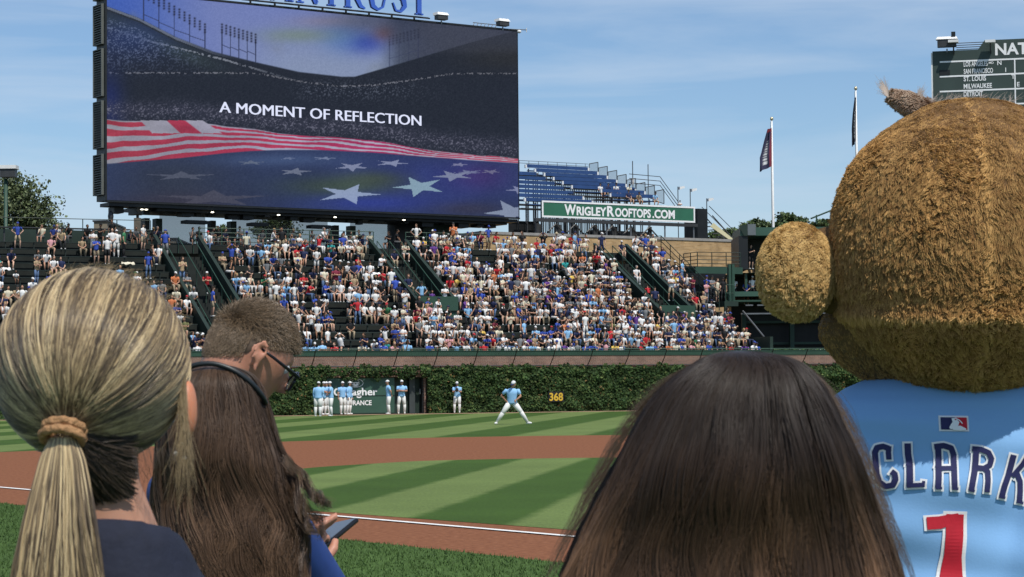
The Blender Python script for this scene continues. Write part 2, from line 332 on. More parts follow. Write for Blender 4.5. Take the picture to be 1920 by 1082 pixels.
o = qmesh('basket_mesh', V, Fq, M['green'], wl, kind='stuff')
# ivy
M['ivy'] = mat('ivy_leaf', (0, 0, 0), .7, .1, 3, attr='col', spec=.15)
def leafset(C, Nn, size, cols):
    n = len(C); u = np.cross(Nn, rng.normal(size=(n, 3))); u /= np.linalg.norm(u, axis=1)[:, None]; v = np.cross(Nn, u)
    sz = (size * rng.uniform(.6, 1.25, n))[:, None]
    q = [C - u * sz * .5, C + v * sz * .42 + Nn * sz * .1, C + u * sz * .55, C - v * sz * .42 + Nn * sz * .1]
    return np.stack(q, 1).reshape(-1, 3), np.arange(4 * n).reshape(-1, 4), np.repeat(cols, 4, axis=0)
def ivy_region(n, s0, s1, z0, z1, keep=None):
    s = rng.uniform(s0, s1, n); z = rng.uniform(z0, z1, n)
    if keep is not None: k = keep(s, z); s = s[k]; z = z[k]; n = len(s)
    lump = np.array([vnoise((a, b * 1.3, 0), 1.1, 3) + .5 * vnoise((a, b, 0), 3.1, 5) for a, b in zip(s, z)])
    m = -(.06 + .19 * (1 + lump) + rng.uniform(0, .12, n)) * np.clip((2.75 - z) * 3, .35, 1)
    C = P0[None] + s[:, None] * WT + m[:, None] * WN; C[:, 2] += z
    Nn = -WN[None] * .9 + rng.normal(0, .55, (n, 3)) + np.array([0, 0, .35]); Nn /= np.linalg.norm(Nn, axis=1)[:, None]
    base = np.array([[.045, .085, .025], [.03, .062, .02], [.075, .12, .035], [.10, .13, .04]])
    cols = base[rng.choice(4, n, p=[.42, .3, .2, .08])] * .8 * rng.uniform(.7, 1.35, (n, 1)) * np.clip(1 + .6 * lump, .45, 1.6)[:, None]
    dry = rng.random(n) < .015; cols[dry] = (.2, .13, .05)
    return C, Nn, cols
topz = lambda s: 2.56 + .07 * np.sin(s * 2.1) + .06 * np.sin(s * 5.3 + 1) + .05 * np.sin(s * 13)
def keep(s, z):
    d = (s > PAN0 - .05) & (s < DOOR1 + .1) & (z < 1.95 + .12 * np.sin(s * 4) + .08 * np.sin(s * 9.7))
    sg = (s > SG0 - .1) & (s < SG1 + .1) & (z > .55) & (z < 1.15)
    return ~d & (z < topz(s)) & ~sg
SG0, SG1 = s_at(1026, -.3), s_at(1053, -.3)
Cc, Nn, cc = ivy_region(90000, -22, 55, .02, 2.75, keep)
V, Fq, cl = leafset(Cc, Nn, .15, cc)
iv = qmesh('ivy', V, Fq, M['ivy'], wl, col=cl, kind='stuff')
mb = MB(); mb.wbox(S0, PAN0 - .1, -.07, -.003, .01, 2.5); mb.wbox(DOOR1 + .1, S1, -.07, -.003, .01, 2.5); mb.build('ivy_shade_sheet', mat('ivy_shade_stems', (.018, .03, .012), .9, .4, 8), wl)  # flat dark sheet behind the leaves, stands in for shaded stems
# painted distance
mb = MB(); sg_o = SB(SG0 + .02, -.42, .62); mb.wbox(SG0 - .03, SG1 + .04, -.40, -.3, .55, 1.12, 0)
dg = thing('distance_sign', 'yellow 368 painted on the ivy covered outfield wall', 'sign', SB(SG0, -.4, 0))
mb.build('backing', M['black'], dg); mb = MB(); text_on(mb, '368', sg_o, WT, (0, 0, 1), -WN, .42, width=SG1 - SG0 - .05, offset=.03); mb.build('number', M['yellow'], dg, norm=False)
# advertising door
ad = thing('wall_door', 'green painted outfield door reading Gallagher Insurance with an open dark doorway', 'door', SB(PAN0, -.1, 0))
mb = MB(); mb.wbox(PAN0, DOOR0, .05, .15, .02, 1.95); mb.build('sliding_panel', M['greenL'], ad)
for zz, hh in ((.02, .06), (1.0, .02)):
    mb = MB(); mb.wbox(PAN0, DOOR0, .02, .047, zz, zz + hh); mb.build('panel_rail', M['green'], ad)
mb = MB(); mb.wbox(DOOR0, DOOR1, 2.4, 2.5, 0, 1.98); mb.wbox(DOOR0, DOOR0 + .06, .15, 2.4, 0, 1.98); mb.wbox(DOOR1 - .06, DOOR1, .15, 2.4, 0, 1.98); mb.wbox(DOOR0, DOOR1, .15, 2.4, 1.92, 1.98); mb.wbox(DOOR0, DOOR1, .15, 2.4, 0, .03); mb.build('passage', M['black'], ad)
sd0 = s_at(770, 0); mb = MB(); mb.wbox(sd0, sd0 + .32, .3, .36, .03, 1.9); mb.wbox(sd0 + .36, DOOR1 - .07, .9, .96, .03, 1.9); mb.build('open_leaf', mat('grey_green_door', (.05, .06, .06), .5, .1, 2), ad)
mb = MB(); mb.box(SB(DOOR1 - .16, .2, 1.2), (.04, .04, .28)); mb.build('handle', M['steel'], ad)
mb = MB(); ow = lambda px, z: SB(s_at(px, -.1), .045, z)
fx = s_at(708, 0) - s_at(626, 0)
text_on(mb, 'Gallagher', ow(626, 1.02), WT, (0, 0, 1), -WN, .40, width=fx, offset=.022)
mb.build('lettering', M['ldwhite'], ad, norm=False); mb = MB()
text_on(mb, 'INSURANCE', ow(638, .50), WT, (0, 0, 1), -WN, .25, width=s_at(697, 0) - s_at(638, 0), offset=.022)
mb.build('lettering', M['ldwhite'], ad, norm=False)
mb = MB(); c = s_at(666, 0); a = np.linspace(0, 2 * math.pi, 29)
fr = (SB(0, .045, 0), WT, (0, 0, 1), -WN)
stroke(mb, np.stack([c + .43 * np.cos(a), 1.68 + .22 * np.sin(a)], 1), .025, fr)
stroke(mb, np.stack([c + .2 * np.cos(a), 1.68 + .2 * np.sin(a)], 1), .02, fr)
a = np.linspace(math.pi, 2 * math.pi, 12); stroke(mb, np.stack([c + .1 * np.cos(a), 1.66 + .1 * np.sin(a)], 1), .11, fr)
stroke(mb, [(c - .2, 1.70), (c + .2, 1.70)], .05, fr); mb.build('emblem', M['ldwhite'], ad, norm=False)
# ------------------------------------------------ bleachers
ROWS = 16; RZ, RM0, RD, RH = 2.7, .75, .83, .446
zr = lambda i: RZ + RH * i
mr_ = lambda i: RM0 + RD * i
BL = -34.0; AIS = [(-4.1, -1.3), (9.2, 11.7), (24.4, 26.8)]; BR = 29.2
ALOW = [2, 7, 6]                     # lowest row the stair wells reach
def spans(i):
    out = []; x = BL
    for (a, b), lo in zip(AIS, ALOW):
        if i >= lo: out.append((x, a)); x = b
    out.append((x, BR)); return out
bl = thing('bleachers', 'dark green stepped outfield bleachers with bench rows above the brick wall', 'bleachers', SB(0, 0, 0))
for i in range(ROWS):
    mb = MB()
    for a, b in spans(i):
        mb.wbox(a, b, mr_(i), mr_(i) + RD, zr(i) - RH - .3, zr(i), 0); mb.wbox(a, b, mr_(i) - .02, mr_(i) + .08, zr(i) + .001, zr(i) + .02, 1)
    mb.build('step', [M['tread'], M['nose']], bl)
    for a, b in spans(i):
        mb = MB(); mb.wbox(a + .15, b - .15, mr_(i) + .38, mr_(i) + .66, zr(i) + .40, zr(i) + .44, 0)
        for s in np.arange(a + .4, b - .2, 1.6): mb.wbox(s, s + .05, mr_(i) + .46, mr_(i) + .58, zr(i) + .0, zr(i) + .40, 0)
        mb.build('bench', M['bench'], bl)
ZT = zr(ROWS); MT = mr_(ROWS)
mb = MB(); mb.wbox(BL, BR, MT, MT + 16, ZT - .5, ZT); mb.build('concourse_deck', M['tread'], bl)
mb = MB(); mb.wbox(BL, BR, .5, RM0, 0.0, zr(0)); mb.wbox(BR, BR + .2, RM0, MT + 2, 0, 4.2); mb.build('substructure', M['green'], bl)
# stair wells
for wi, ((a, b), lo) in enumerate(zip(AIS, ALOW)):
    wlab = ['stair well through the bleachers below the left end of the screen', 'stair well through the bleachers below the right half of the screen', 'stair well through the bleachers below the green rooftop sign'][wi]
    sw = thing('stairway', 'sloping dark green ' + wlab, 'stairway', SB(a, mr_(lo), zr(lo)), 'stair wells through the bleachers')
    n = (ROWS - lo) * 2
    for side, s in (('l', a), ('r', b - .14)):
        h = .55
        p = [SB(s, mr_(lo) - .2, zr(lo) - .6), SB(s, mr_(lo) - .2, zr(lo) + h), SB(s, MT + .3, ZT + h), SB(s, MT + .3, ZT - .6)]
        mb = MB(); mb.prism(p, WT * .14); mb.build('side_wall', M['green'], sw)
        mb = MB(); mb.prism([SB(s - .03, mr_(lo) - .2, zr(lo) + h + .001), SB(s - .03, mr_(lo) - .2, zr(lo) + h + .06), SB(s - .03, MT + .3, ZT + h + .06), SB(s - .03, MT + .3, ZT + h + .001)], WT * .2); mb.build('wall_cap', M['green'], sw)
    mb = MB()
    for i in range(n):
        mm = mr_(lo) + (MT - mr_(lo)) * i / n; zz = zr(lo) + (ZT - zr(lo)) * i / n - .5
        mb.wbox(a + .14, b - .14, mm, mm + .5, zz - .4, zz)
    mb.build('stairs', M['tread'], sw)
    for s in (a + .45, (a + b) / 2, b - .5):
        mb = MB(); mb.tube([SB(s, mr_(lo), zr(lo) + .45), SB(s, MT, ZT + .45)], .028, 6)
        for q in np.linspace(0, 1, 7): mb.tube([SB(s, mr_(lo) + (MT - mr_(lo)) * q, zr(lo) + (ZT - zr(lo)) * q - .5), SB(s, mr_(lo) + (MT - mr_(lo)) * q, zr(lo) + (ZT - zr(lo)) * q + .45)], .022, 5)
        mb.build('handrail', M['green2'], sw)
    mb = MB(); mb.wbox(a, b, mr_(lo) - .35, mr_(lo) - .2, zr(lo) - .8, zr(lo) + .8); mb.build('end_wall', M['green2'], sw)
def railing(name, label, pts, h, nrail, mat_, spacing=1.5, group=None, r=.025):
    rl = thing(name, label, 'railing', pts[0], group)
    P = [np.array(p) for p in pts]
    for j in range(nrail):
        mb = MB(); z = h * (j + 1) / nrail; mb.tube([p + (0, 0, z) for p in P], r, 6); mb.build('rail', mat_, rl)
    for i in range(len(P) - 1):
        n = max(1, int(round(np.linalg.norm(P[i + 1] - P[i]) / spacing)))
        for k in range(n + (i == len(P) - 2)):
            q = P[i] + (P[i + 1] - P[i]) * k / n; mb = MB(); mb.tube([q, q + (0, 0, h)], r * 1.15, 6); mb.build('post', mat_, rl)
    return rl
railing('railing', 'sloping dark railing down the right edge of the bleachers beside the tan brick wall', [SB(BR - .1, MT + 1.5, ZT + .1), SB(BR - .1, MT, ZT + .1), SB(BR - .1, mr_(7), zr(7) + .1)], 1.05, 3, M['green'], 1.4)
for a, b, lab in ((BL, AIS[0][0], 'dark back railing behind the empty left benches under the sky'),):
    railing('railing', lab, [SB(a, MT + 4.8, ZT), SB(b + 1, MT + 4.8, ZT)], 1.75, 3, M['green'], 2.0)
for a, b, lab in ((AIS[0][1], AIS[1][0] + .4, 'green front railing of the concourse beneath the middle of the screen'), (AIS[1][1], 17.2, 'short green front railing of the concourse beneath the right end of the screen')):
    railing('railing', lab, [SB(a, MT + .5, ZT), SB(b, MT + .5, ZT)], 1.05, 4, M['green2'], 1.3)
mb = MB(); mb.wbox(BL, AIS[0][0] + 2, MT + 4.5, MT + 4.6, ZT, ZT + 1.05); o = mb.build('windscreen_wall', M['green']); tag(o, 'low dark green windscreen behind the top row of left benches', 'wall')
for k in range(5):
    s = -30 + k * 5.2; t = thing('drink_counter', ['narrow dark counter at far left behind the top benches', 'dark counter behind the top benches near the lamp post', 'dark counter where a man in black stands behind the top benches', 'dark counter left of the chimney behind the top benches', 'dark counter beside the left steel column'][k], 'counter', SB(s, MT + 3.2, ZT), 'counters behind the left benches')
    mb = MB(); mb.wbox(s, s + 4.4, MT + 3, MT + 3.5, ZT + 1.02, ZT + 1.08); mb.build('counter_top', M['dsteel'], t)
    for q in (.2, 2.2, 4.1): mb = MB(); mb.wbox(s + q, s + q + .08, MT + 3.2, MT + 3.28, ZT, ZT + 1.02); mb.build('leg', M['dsteel'], t)
# ------------------------------------------------ video board
BA = W(200, 378, 133.0); BBr = W(972, 405, 150.0)
bz = (BA[2] + BBr[2]) / 2; BA[2] = bz; BBr[2] = bz
BX = BBr - BA; BW = np.linalg.norm(BX); BX /= BW; BN = np.array([BX[1], -BX[0], 0]); UP = np.array([0, 0, 1.0])  # BN faces the field
tl = onplane(200, -13.7, BA, BN); tr = onplane(972, 57, BA, BN); BH = (tl[2] + tr[2]) / 2 - bz
def BP(u, v, n=0.0): return BA + BX * u + UP * v + BN * n
def buv(px, py): p = onplane(px, py, BA, BN); return np.dot(p - BA, BX), p[2] - bz
vb = thing('video_board', 'huge video board on steel columns showing a flag and the words A moment of reflection', 'video board', BP(BW / 2, 0))
def fbm(x, y, sc, seed, oct=4):
    r = np.random.default_rng(seed); out = np.zeros_like(x); amp = 1; tot = 0
    for o in range(oct):
        g_ = r.random((64, 64)); u = (x * sc * 2 ** o) % 64; v = (y * sc * 2 ** o) % 64; i = np.floor(u).astype(int); j = np.floor(v).astype(int); fu = u - i; fv = v - j
        fu = fu * fu * (3 - 2 * fu); fv = fv * fv * (3 - 2 * fv); i1 = (i + 1) % 64; j1 = (j + 1) % 64
        out += amp * ((g_[i % 64, j % 64] * (1 - fu) + g_[i1, j % 64] * fu) * (1 - fv) + (g_[i % 64, j1] * (1 - fu) + g_[i1, j1] * fu) * fv); tot += amp; amp *= .55
    return out / tot
NU, NV = 640, 330
U, V_ = np.meshgrid(np.linspace(0, BW, NU), np.linspace(0, BH, NV))
PW = BA + U[..., None] * BX + V_[..., None] * UP
Q = (PW - CAM) @ R3; X = 960 + F * Q[..., 0] / -Q[..., 2]; Y = 541 - F * Q[..., 1] / -Q[..., 2]
I = np.zeros(X.shape + (3,))
def put(mask, col, a=1.0):
    m = (mask * a)[..., None]; I[:] = I * (1 - m) + np.asarray(col, float) * m
def ss(x, a, b): t = np.clip((x - a) / (b - a), 0, 1); return t * t * (3 - 2 * t)
# picture shown on the screen, authored in screen pixels, 8 bit values
n_a = fbm(X, Y, .012, 1); n_b = fbm(X, Y, .02, 2); n_f = fbm(X, Y, .25, 3, 3); n_g = fbm(X, Y, .5, 4, 2)
I[:] = (36, 43, 56)
sky_c = np.zeros_like(I); t = ss(X, 200, 420)[..., None]; sky_c[:] = np.array((62, 96, 190)) * (1 - t) + np.array((112, 128, 190)) * t
t = (ss(Y, 20, 130) * ss(X, 380, 560))[..., None]; sky_c = sky_c * (1 - t) + np.array((132, 148, 184)) * t
t = ss(n_a, .5, .75)[..., None] * .5; sky_c = sky_c * (1 - t) + np.array((120, 128, 140)) * t
for cx, cy, rx, ry, c, a in ((685, 78, 38, 22, (40, 62, 170), .8), (720, 60, 22, 16, (120, 70, 66), .7), (640, 66, 40, 30, (70, 120, 190), .6), (560, 66, 70, 14, (118, 138, 122), .7), (620, 40, 70, 12, (150, 130, 140), .5), (700, 40, 80, 26, (74, 82, 104), .75)):
    k = np.exp(-((X - cx) / rx) ** 2 - ((Y - cy) / ry) ** 2)[..., None] * a; sky_c = sky_c * (1 - k) + np.array(c) * k
xs = [200, 260, 330, 400, 480, 560, 640, 665, 720, 800, 880, 972]; ysk = [12, 34, 70, 97, 117, 135, 144, 144, 128, 104, 80, 56]
roof = np.interp(X, xs, ysk)
msk = ss(roof - Y, -1.5, 1.5); fade = 1 - ss(X, 700, 760) * .62
I[:] = I * (1 - (msk * fade)[..., None]) + sky_c * (msk * fade)[..., None]
put(msk * ss(X, 730, 800), (62, 68, 88), .7); put(ss(Y, 110, 90) * ss(X, 760, 900), (66, 70, 84), .55)
put(np.exp(-((Y - roof - 24) / 16) ** 2) * ss(X, 480, 330), (58, 74, 74), .6)
put((np.abs(Y - roof - 2.5) < 2.2) * ss(X, 480, 300), (150, 160, 185), .55)
put((np.abs(Y - np.interp(X, [200, 290, 420, 570], [52, 80, 112, 156])) < 1.8) * (n_f > .42) * ss(X, 600, 400), (170, 176, 190), .65)
put((np.abs(Y - np.interp(X, [480, 570, 640, 700, 760, 850], [137, 154, 162, 160, 152, 138])) < 1.5) * (n_g > .52), (150, 150, 160), .6)
put(np.exp(-((Y - 70) / 40) ** 2 - ((X - 240) / 90) ** 2) * (Y > roof + 8), (44, 64, 118), .7)
put(np.exp(-((Y - 195) / 60) ** 2 - ((X - 205) / 26) ** 2), (32, 46, 110), .75)
put((n_g > .62) * (Y > roof + 20) * ss(X, 520, 260) * ss(Y, 160, 90), (120, 135, 175), .45)
put((n_g > .66) * np.exp(-((Y - 170) / 18) ** 2) * ss(X, 520, 600) * ss(X, 860, 700), (130, 138, 160), .4)
put(ss(X, 800, 960) * np.exp(-((Y - 110) / 22) ** 2), (52, 52, 50), .5)
# light towers on the stadium roof in the picture
def line(x0, y0, x1, y1, wd, col, a=1.0):
    dx, dy = x1 - x0, y1 - y0; L_ = math.hypot(dx, dy); t = np.clip(((X - x0) * dx + (Y - y0) * dy) / L_ ** 2, 0, 1)
    d = np.hypot(X - x0 - t * dx, Y - y0 - t * dy); put(ss(-d, -wd, -wd * .4), col, a)
for (x0, x1, n_, hgt, yb, a, slope) in ((269, 384, 5, 1, 0, .9, .4), (416, 479, 5, 0, 0, .9, .33), (730, 784, 4, 2, 0, .4, -.22)):
    for k in range(n_):
        x = x0 + (x1 - x0) * k / (n_ - 1); yb_ = np.interp(x, xs, ysk)
        yt = {1: -30 + (x - 269) * .58 + 18, 0: 55 + (x - 416) * .3, 2: 78 - (x - 730) * .25}[hgt]
        line(x, yb_, x, yt, 1.2, (44, 52, 84), a)
        if k:
            line(x - (x1 - x0) / (n_ - 1), np.interp(x - 20, xs, ysk) - 16, x, yb_ - 14, 1.0, (50, 58, 92), a)
    for rr in range(4):
        for c_ in range(13 if hgt == 1 else 9):
            x = x0 + (x1 - x0) * c_ / (12 if hgt == 1 else 8); yt = {1: -30 + (x - 269) * .58 + 18, 0: 55 + (x - 416) * .3, 2: 78 - (x - 730) * .25}[hgt] - rr * 5 + 6
            put(np.exp(-((X - x) / 1.9) ** 2 - ((Y - yt) / 1.9) ** 2), (26, 28, 44), a)
# crowd of spectators along the flag edge, then the flag
edge = np.interp(X, [200, 260, 300, 350, 385, 430, 470, 520, 600, 700, 800, 880, 972], [224, 228, 227, 226, 232, 238, 240, 250, 256, 264, 280, 290, 297]) + 3 * (fbm(X, X * 0, .03, 9, 2) - .5)
put(np.exp(-((Y - edge + 20) / 17) ** 2) * (n_g * 1.5).clip(0, 1), (64, 66, 86), .8)
put((n_g > .68) * np.exp(-((Y - edge + 18) / 15) ** 2), (140, 140, 160), .5)
blue_e = np.interp(X, [200, 290, 340, 420, 470, 520, 600, 700, 800, 880, 972], [307, 300, 296, 287, 283, 281, 281, 286, 294, 300, 306])
inflag = ss(Y - edge, -1, 1)
tt = np.clip((Y - edge) / np.maximum(blue_e - edge, 1), 0, 1)
wob = .22 * np.sin(X * .012 + tt * 3) + .10 * np.sin(X * .05 + 4 * tt) + .75 * (fbm(X, Y * 3, .012, 12, 3) - .5)
ns = np.interp(X, [200, 420, 700, 972], [4.2, 4.6, 3.6, 2.6]); ph = tt ** .8 * ns + wob * (1 - tt * .3)
cdist = np.abs((ph % 1) - .5)
red = ss(.29 - cdist, -.03, .03)
redc = np.stack([np.interp(X, [200, 500, 700, 972], [168, 176, 168, 184]), np.interp(X, [200, 500, 700, 972], [56, 50, 44, 58]), np.interp(X, [200, 500, 700, 972], [76, 84, 96, 86])], -1)
whc = np.stack([np.interp(X, [200, 500, 972], [150, 156, 176]), np.interp(X, [200, 500, 972], [150, 154, 172]), np.interp(X, [200, 500, 972], [164, 178, 190])], -1)
shade = (.84 + .32 * fbm(X, Y * 2.5, .02, 21, 3))[..., None]
fc = (whc * (1 - red[..., None]) + redc * red[..., None]) * shade
I[:] = I * (1 - inflag[..., None]) + fc * inflag[..., None]
for (xa, xb, sk, c) in ((263, 315, 22, whc), (345, 380, 30, whc), (312, 347, 26, redc)):   # stripes seen end on, folding over
    t_ = (Y - 226) / 24; mk = (t_ > 0) * (t_ < 1) * ss(X - (xa + t_ * sk), -1, 1) * ss(xb + t_ * sk * 1.2 - X, -1, 1); I[:] = I * (1 - mk[..., None]) + c * shade * mk[..., None]
inb = ss(Y - blue_e, -1, 1.5)
bc = np.zeros_like(I); bc[:] = (46, 60, 98); 
for cx, cy, rx, ry, c, a in ((820, 340, 150, 50, (46, 58, 134), .8), (640, 350, 110, 20, (66, 84, 66), .8), (700, 335, 60, 14, (70, 84, 58), .6), (700, 380, 120, 16, (44, 60, 150), .8), (900, 330, 50, 25, (70, 50, 116), .7), (330, 340, 120, 60, (50, 58, 74), .8), (330, 380, 120, 20, (60, 56, 70), .7), (520, 300, 120, 12, (70, 92, 136), .7), (880, 392, 70, 14, (60, 56, 70), .6)):
    k = np.exp(-((X - cx) / rx) ** 2 - ((Y - cy) / ry) ** 2)[..., None] * a; bc = bc * (1 - k) + np.array(c) * k
bc *= (.9 + .2 * n_a)[..., None]
I[:] = I * (1 - inb[..., None]) + bc * inb[..., None]
def poly(P, col, a=1.0):
    P = np.array(P, float); ins = np.zeros(X.shape, bool); n_ = len(P)
    for i in range(n_):
        x0, y0 = P[i]; x1, y1 = P[(i + 1) % n_]
        c = ((y0 > Y) != (y1 > Y)) & (X < (x1 - x0) * (Y - y0) / (y1 - y0 + 1e-9) + x0); ins ^= c
    put(ins.astype(float), col, a)
def star(cx, cy, rx, ry, rot, col, a, dx=0):
    pts = []
    for k in range(10):
        r = 1 if k % 2 == 0 else .36; th = rot + k * math.pi / 5; pts.append((cx + rx * r * math.sin(th) + dx * math.cos(th), cy - ry * r * math.cos(th)))
    poly(pts, col, a)
for s_ in ((652, 364, 62, 20, .35, (150, 168, 204), .9), (786, 350, 52, 20, .85, (140, 172, 190), .9), (552, 322, 34, 8, .2, (120, 128, 150), .8), (660, 313, 34, 9, .6, (140, 148, 180), .85), (735, 306, 34, 7, .4, (150, 158, 190), .8), (850, 330, 42, 11, .8, (140, 150, 176), .8), (340, 330, 70, 9, 0, (92, 98, 118), .7), (400, 372, 110, 16, 0, (84, 84, 100), .6), (470, 305, 30, 4.5, 0, (110, 120, 140), .7), (880, 323, 30, 5, .8, (130, 140, 170), .7), (920, 322, 22, 5, .5, (140, 140, 160), .6), (860, 309, 20, 4, .2, (150, 150, 180), .7), (608, 297, 24, 3.5, .2, (150, 160, 190), .6), (540, 297, 18, 3, .2, (140, 150, 180), .5), (960, 398, 56, 24, .85, (146, 160, 186), .85), (975, 356, 30, 8, .8, (160, 166, 200), .7)):
    star(*s_)
I = I * .88 + I.mean(-1, keepdims=True) * .12; I = (I - 100) * .98 + 95 + (n_g - .5)[..., None] * 12 + (rng.random(X.shape) - .5)[..., None] * 8
I = np.clip(I, 8, 255) / 255; lin = np.where(I <= .04045, I / 12.92, ((I + .055) / 1.055) ** 2.4)
idx = np.arange(NU * NV).reshape(NV, NU); quads = np.stack([idx[:-1, :-1], idx[:-1, 1:], idx[1:, 1:], idx[1:, :-1]], -1).reshape(-1, 4)
sm = bpy.data.materials.new('led_screen'); sm.use_nodes = True; t_ = sm.node_tree; b_ = t_.nodes['Principled BSDF']; b_.inputs['Base Color'].default_value = (.006, .006, .008, 1); b_.inputs['Roughness'].default_value = .9; b_.inputs['Specular IOR Level'].default_value = 0
a_ = t_.nodes.new('ShaderNodeAttribute'); a_.attribute_name = 'col'; t_.links.new(a_.outputs['Color'], b_.inputs['Emission Color']); b_.inputs['Emission Strength'].default_value = 1.0
qmesh('screen', (PW + BN * .02).reshape(-1, 3), quads, sm, vb, col=lin.reshape(-1, 3))
wm = mat('lit_screen_lettering', (.02, .02, .02), .6, 0, 2, emis=((.72, .76, .95), 1.0))
mb = MB(); u0, v0 = buv(411, 210.5); u1, v1 = buv(789, 236); hh = buv(411, 187)[1] - v0; vv = (v0 + v1) / 2
dxy = np.array([u1 - u0, v1 - v0]); 
text_on(mb, 'A MOMENT OF REFLECTION', BP(u0, v0, .05), (BX * dxy[0] + UP * dxy[1]) / np.linalg.norm(dxy), UP, BN, hh * .86, width=np.linalg.norm(dxy), offset=0, bold=1)
mb.build('lettering', wm, vb, norm=False)
DB = 1.5
mb = MB(); ax = [BX, BN, UP]
def bbox(mb, u0, u1, n0, n1, v0, v1, mi=0): return mb.box(BP((u0 + u1) / 2, (v0 + v1) / 2, (n0 + n1) / 2), (u1 - u0, abs(n1 - n0), v1 - v0), mi, ax)
bbox(mb, -.02, BW + .02, -.02, -DB, -.02, BH + .02); mb.build('cabinet', M['dsteel'], vb)
mb = MB(); bbox(mb, -.1, BW + .1, .08, -.05, BH + .02, BH + .14); bbox(mb, -.1, BW + .1, .06, -.05, -.12, -.02); bbox(mb, -.12, -.0, .06, -.05, -.12, BH + .14); bbox(mb, BW, BW + .05, .06, -.05, -.12, BH + .14); mb.build('bezel', M['black'], vb)
LM = mat('grey_louvre', (.13, .14, .13), .55, .1, 2)
yl = [(8, 80), (92, 178), (190, 275), (290, 363)]
for k, (ya, yb) in enumerate(yl + [(-75, -5)]):
    va = W(190, yb, 133)[2] - bz; vt = W(190, ya, 133)[2] - bz
    mb = MB()
    for n0 in (-.15, -DB + .1): bbox(mb, -.28, -.03, n0, n0 - .08, va, vt)
    bbox(mb, -.28, -.03, -.15, -DB + .02, va - .06, va); bbox(mb, -.28, -.03, -.15, -DB + .02, vt, vt + .06)
    f_ = mb.build('louvre', LM, vb); mb = MB()
    for v in np.arange(va + .08, vt - .05, .145): mb.prism([BP(-.24, v, -.24), BP(-.24, v + .05, -.24), BP(-.05, v + .11, -.24), BP(-.05, v + .06, -.24)], -BN * (DB - .36))
    s_ = mb.build('slat', LM, f_); s_['kind'] = 'stuff'
# columns and underside
cols_px = [(312, 345), (438, 486), (672, 712)]
for a, b in cols_px:
    ua, ub = buv(a, 400)[0], buv(b, 400)[0]
    for q0, q1 in ((ua, ua + .34), (ub - .42, ub)):
        mb = MB(); bbox(mb, q0, q1, -3.2, -3.8, ZT - bz - .2, -.75); mb.build('column', M['green'] if q0 != ua else M['black'], vb)
    mb = MB()
    for z in np.arange(ZT - bz + .8, -.9, .8): bbox(mb, ua + .34, ub - .42, -3.4, -3.6, z, z + .12)
    mb.build('column_lattice', M['dsteel'], vb)
ua, ub = buv(786, 400)[0], buv(889, 400)[0]
mb = MB(); bbox(mb, ua + 1.9, ub, -2.6, -4.2, ZT - bz - .2, -.3); mb.build('column', M['green'], vb)
mb = MB(); bbox(mb, ua, ua + 1.85, -3.2, -4.2, ZT - bz - .2, -.3); mb.build('column', M['black'], vb)
mb = MB(); bbox(mb, ua + 2.3, ub - 1.0, -2.56, -2.598, ZT - bz - .1, -.9); mb.build('column_panel', mat('dull_grey_green', (.06, .075, .06), .6, .1, 1), vb)
mb = MB(); bbox(mb, .2, BW, -.1, -1.5, -.34, -.13); bbox(mb, 3.1, BW, -1.5, -4.5, -.34, -.13); bbox(mb, 3.6, BW * .98, -.5, -4.0, -.5, -.34)
r_ = random.Random(3)
for k in range(26):
    u = 1 + k * 1.1 + r_.uniform(-.3, .3); bbox(mb, u, u + r_.uniform(.3, .9), -.4 - r_.random(), -1.7, -.4 - r_.uniform(.15, .4), -.34)
mb.build('underside', M['black'], vb)
lampm = mat('lit_lamp', (.8, .8, .7), .5, 0, 2, emis=((1, .93, .75), 3))
for px, py in ((274, 381), (266, 385), (398, 387), (522, 394), (628, 401), (757, 403)):
    u, v = buv(px, py); mb = MB(); mb.ell(BP(u, -.50, .02), (.11, .11, .04), 10, 6); mb.build('lamp', lampm, vb, True)
for a, b, y in ((363, 407, 396), (487, 521, 400), (600, 640, 408)):
    ua_, ub_ = buv(a, y)[0], buv(b, y)[0]; mb = MB(); bbox(mb, ua_, ub_, -1.2, -1.9, -1.15, -.95); bbox(mb, ua_ + .1, ub_ - .1, -1.25, -1.85, -.95, -.93, 1); mb.build('hanging_heater', [M['black'], M['steel']], vb)
# wind screens between the columns (clear tinted sheets)
gm = bpy.data.materials.new('tinted_screen_sheet'); gm.use_nodes = True; t_ = gm.node_tree; b_ = t_.nodes['Principled BSDF']; b_.inputs['Base Color'].default_value = (.10, .11, .12, 1); b_.inputs['Roughness'].default_value = .3; b_.inputs['Alpha'].default_value = .42
for a, b in ((350, 437), (488, 670), (713, 785)):
    ua_, ub_ = buv(a, 430)[0], buv(b, 430)[0]; mb = MB(); bbox(mb, ua_, ub_, -4.0, -4.03, ZT - bz + .9, -.36); mb.build('clear_sheet', gm, vb)
    mb = MB(); bbox(mb, ua_, ub_, -3.9, -4.1, ZT - bz, ZT - bz + .95); mb.build('back_wall', M['green'], vb)
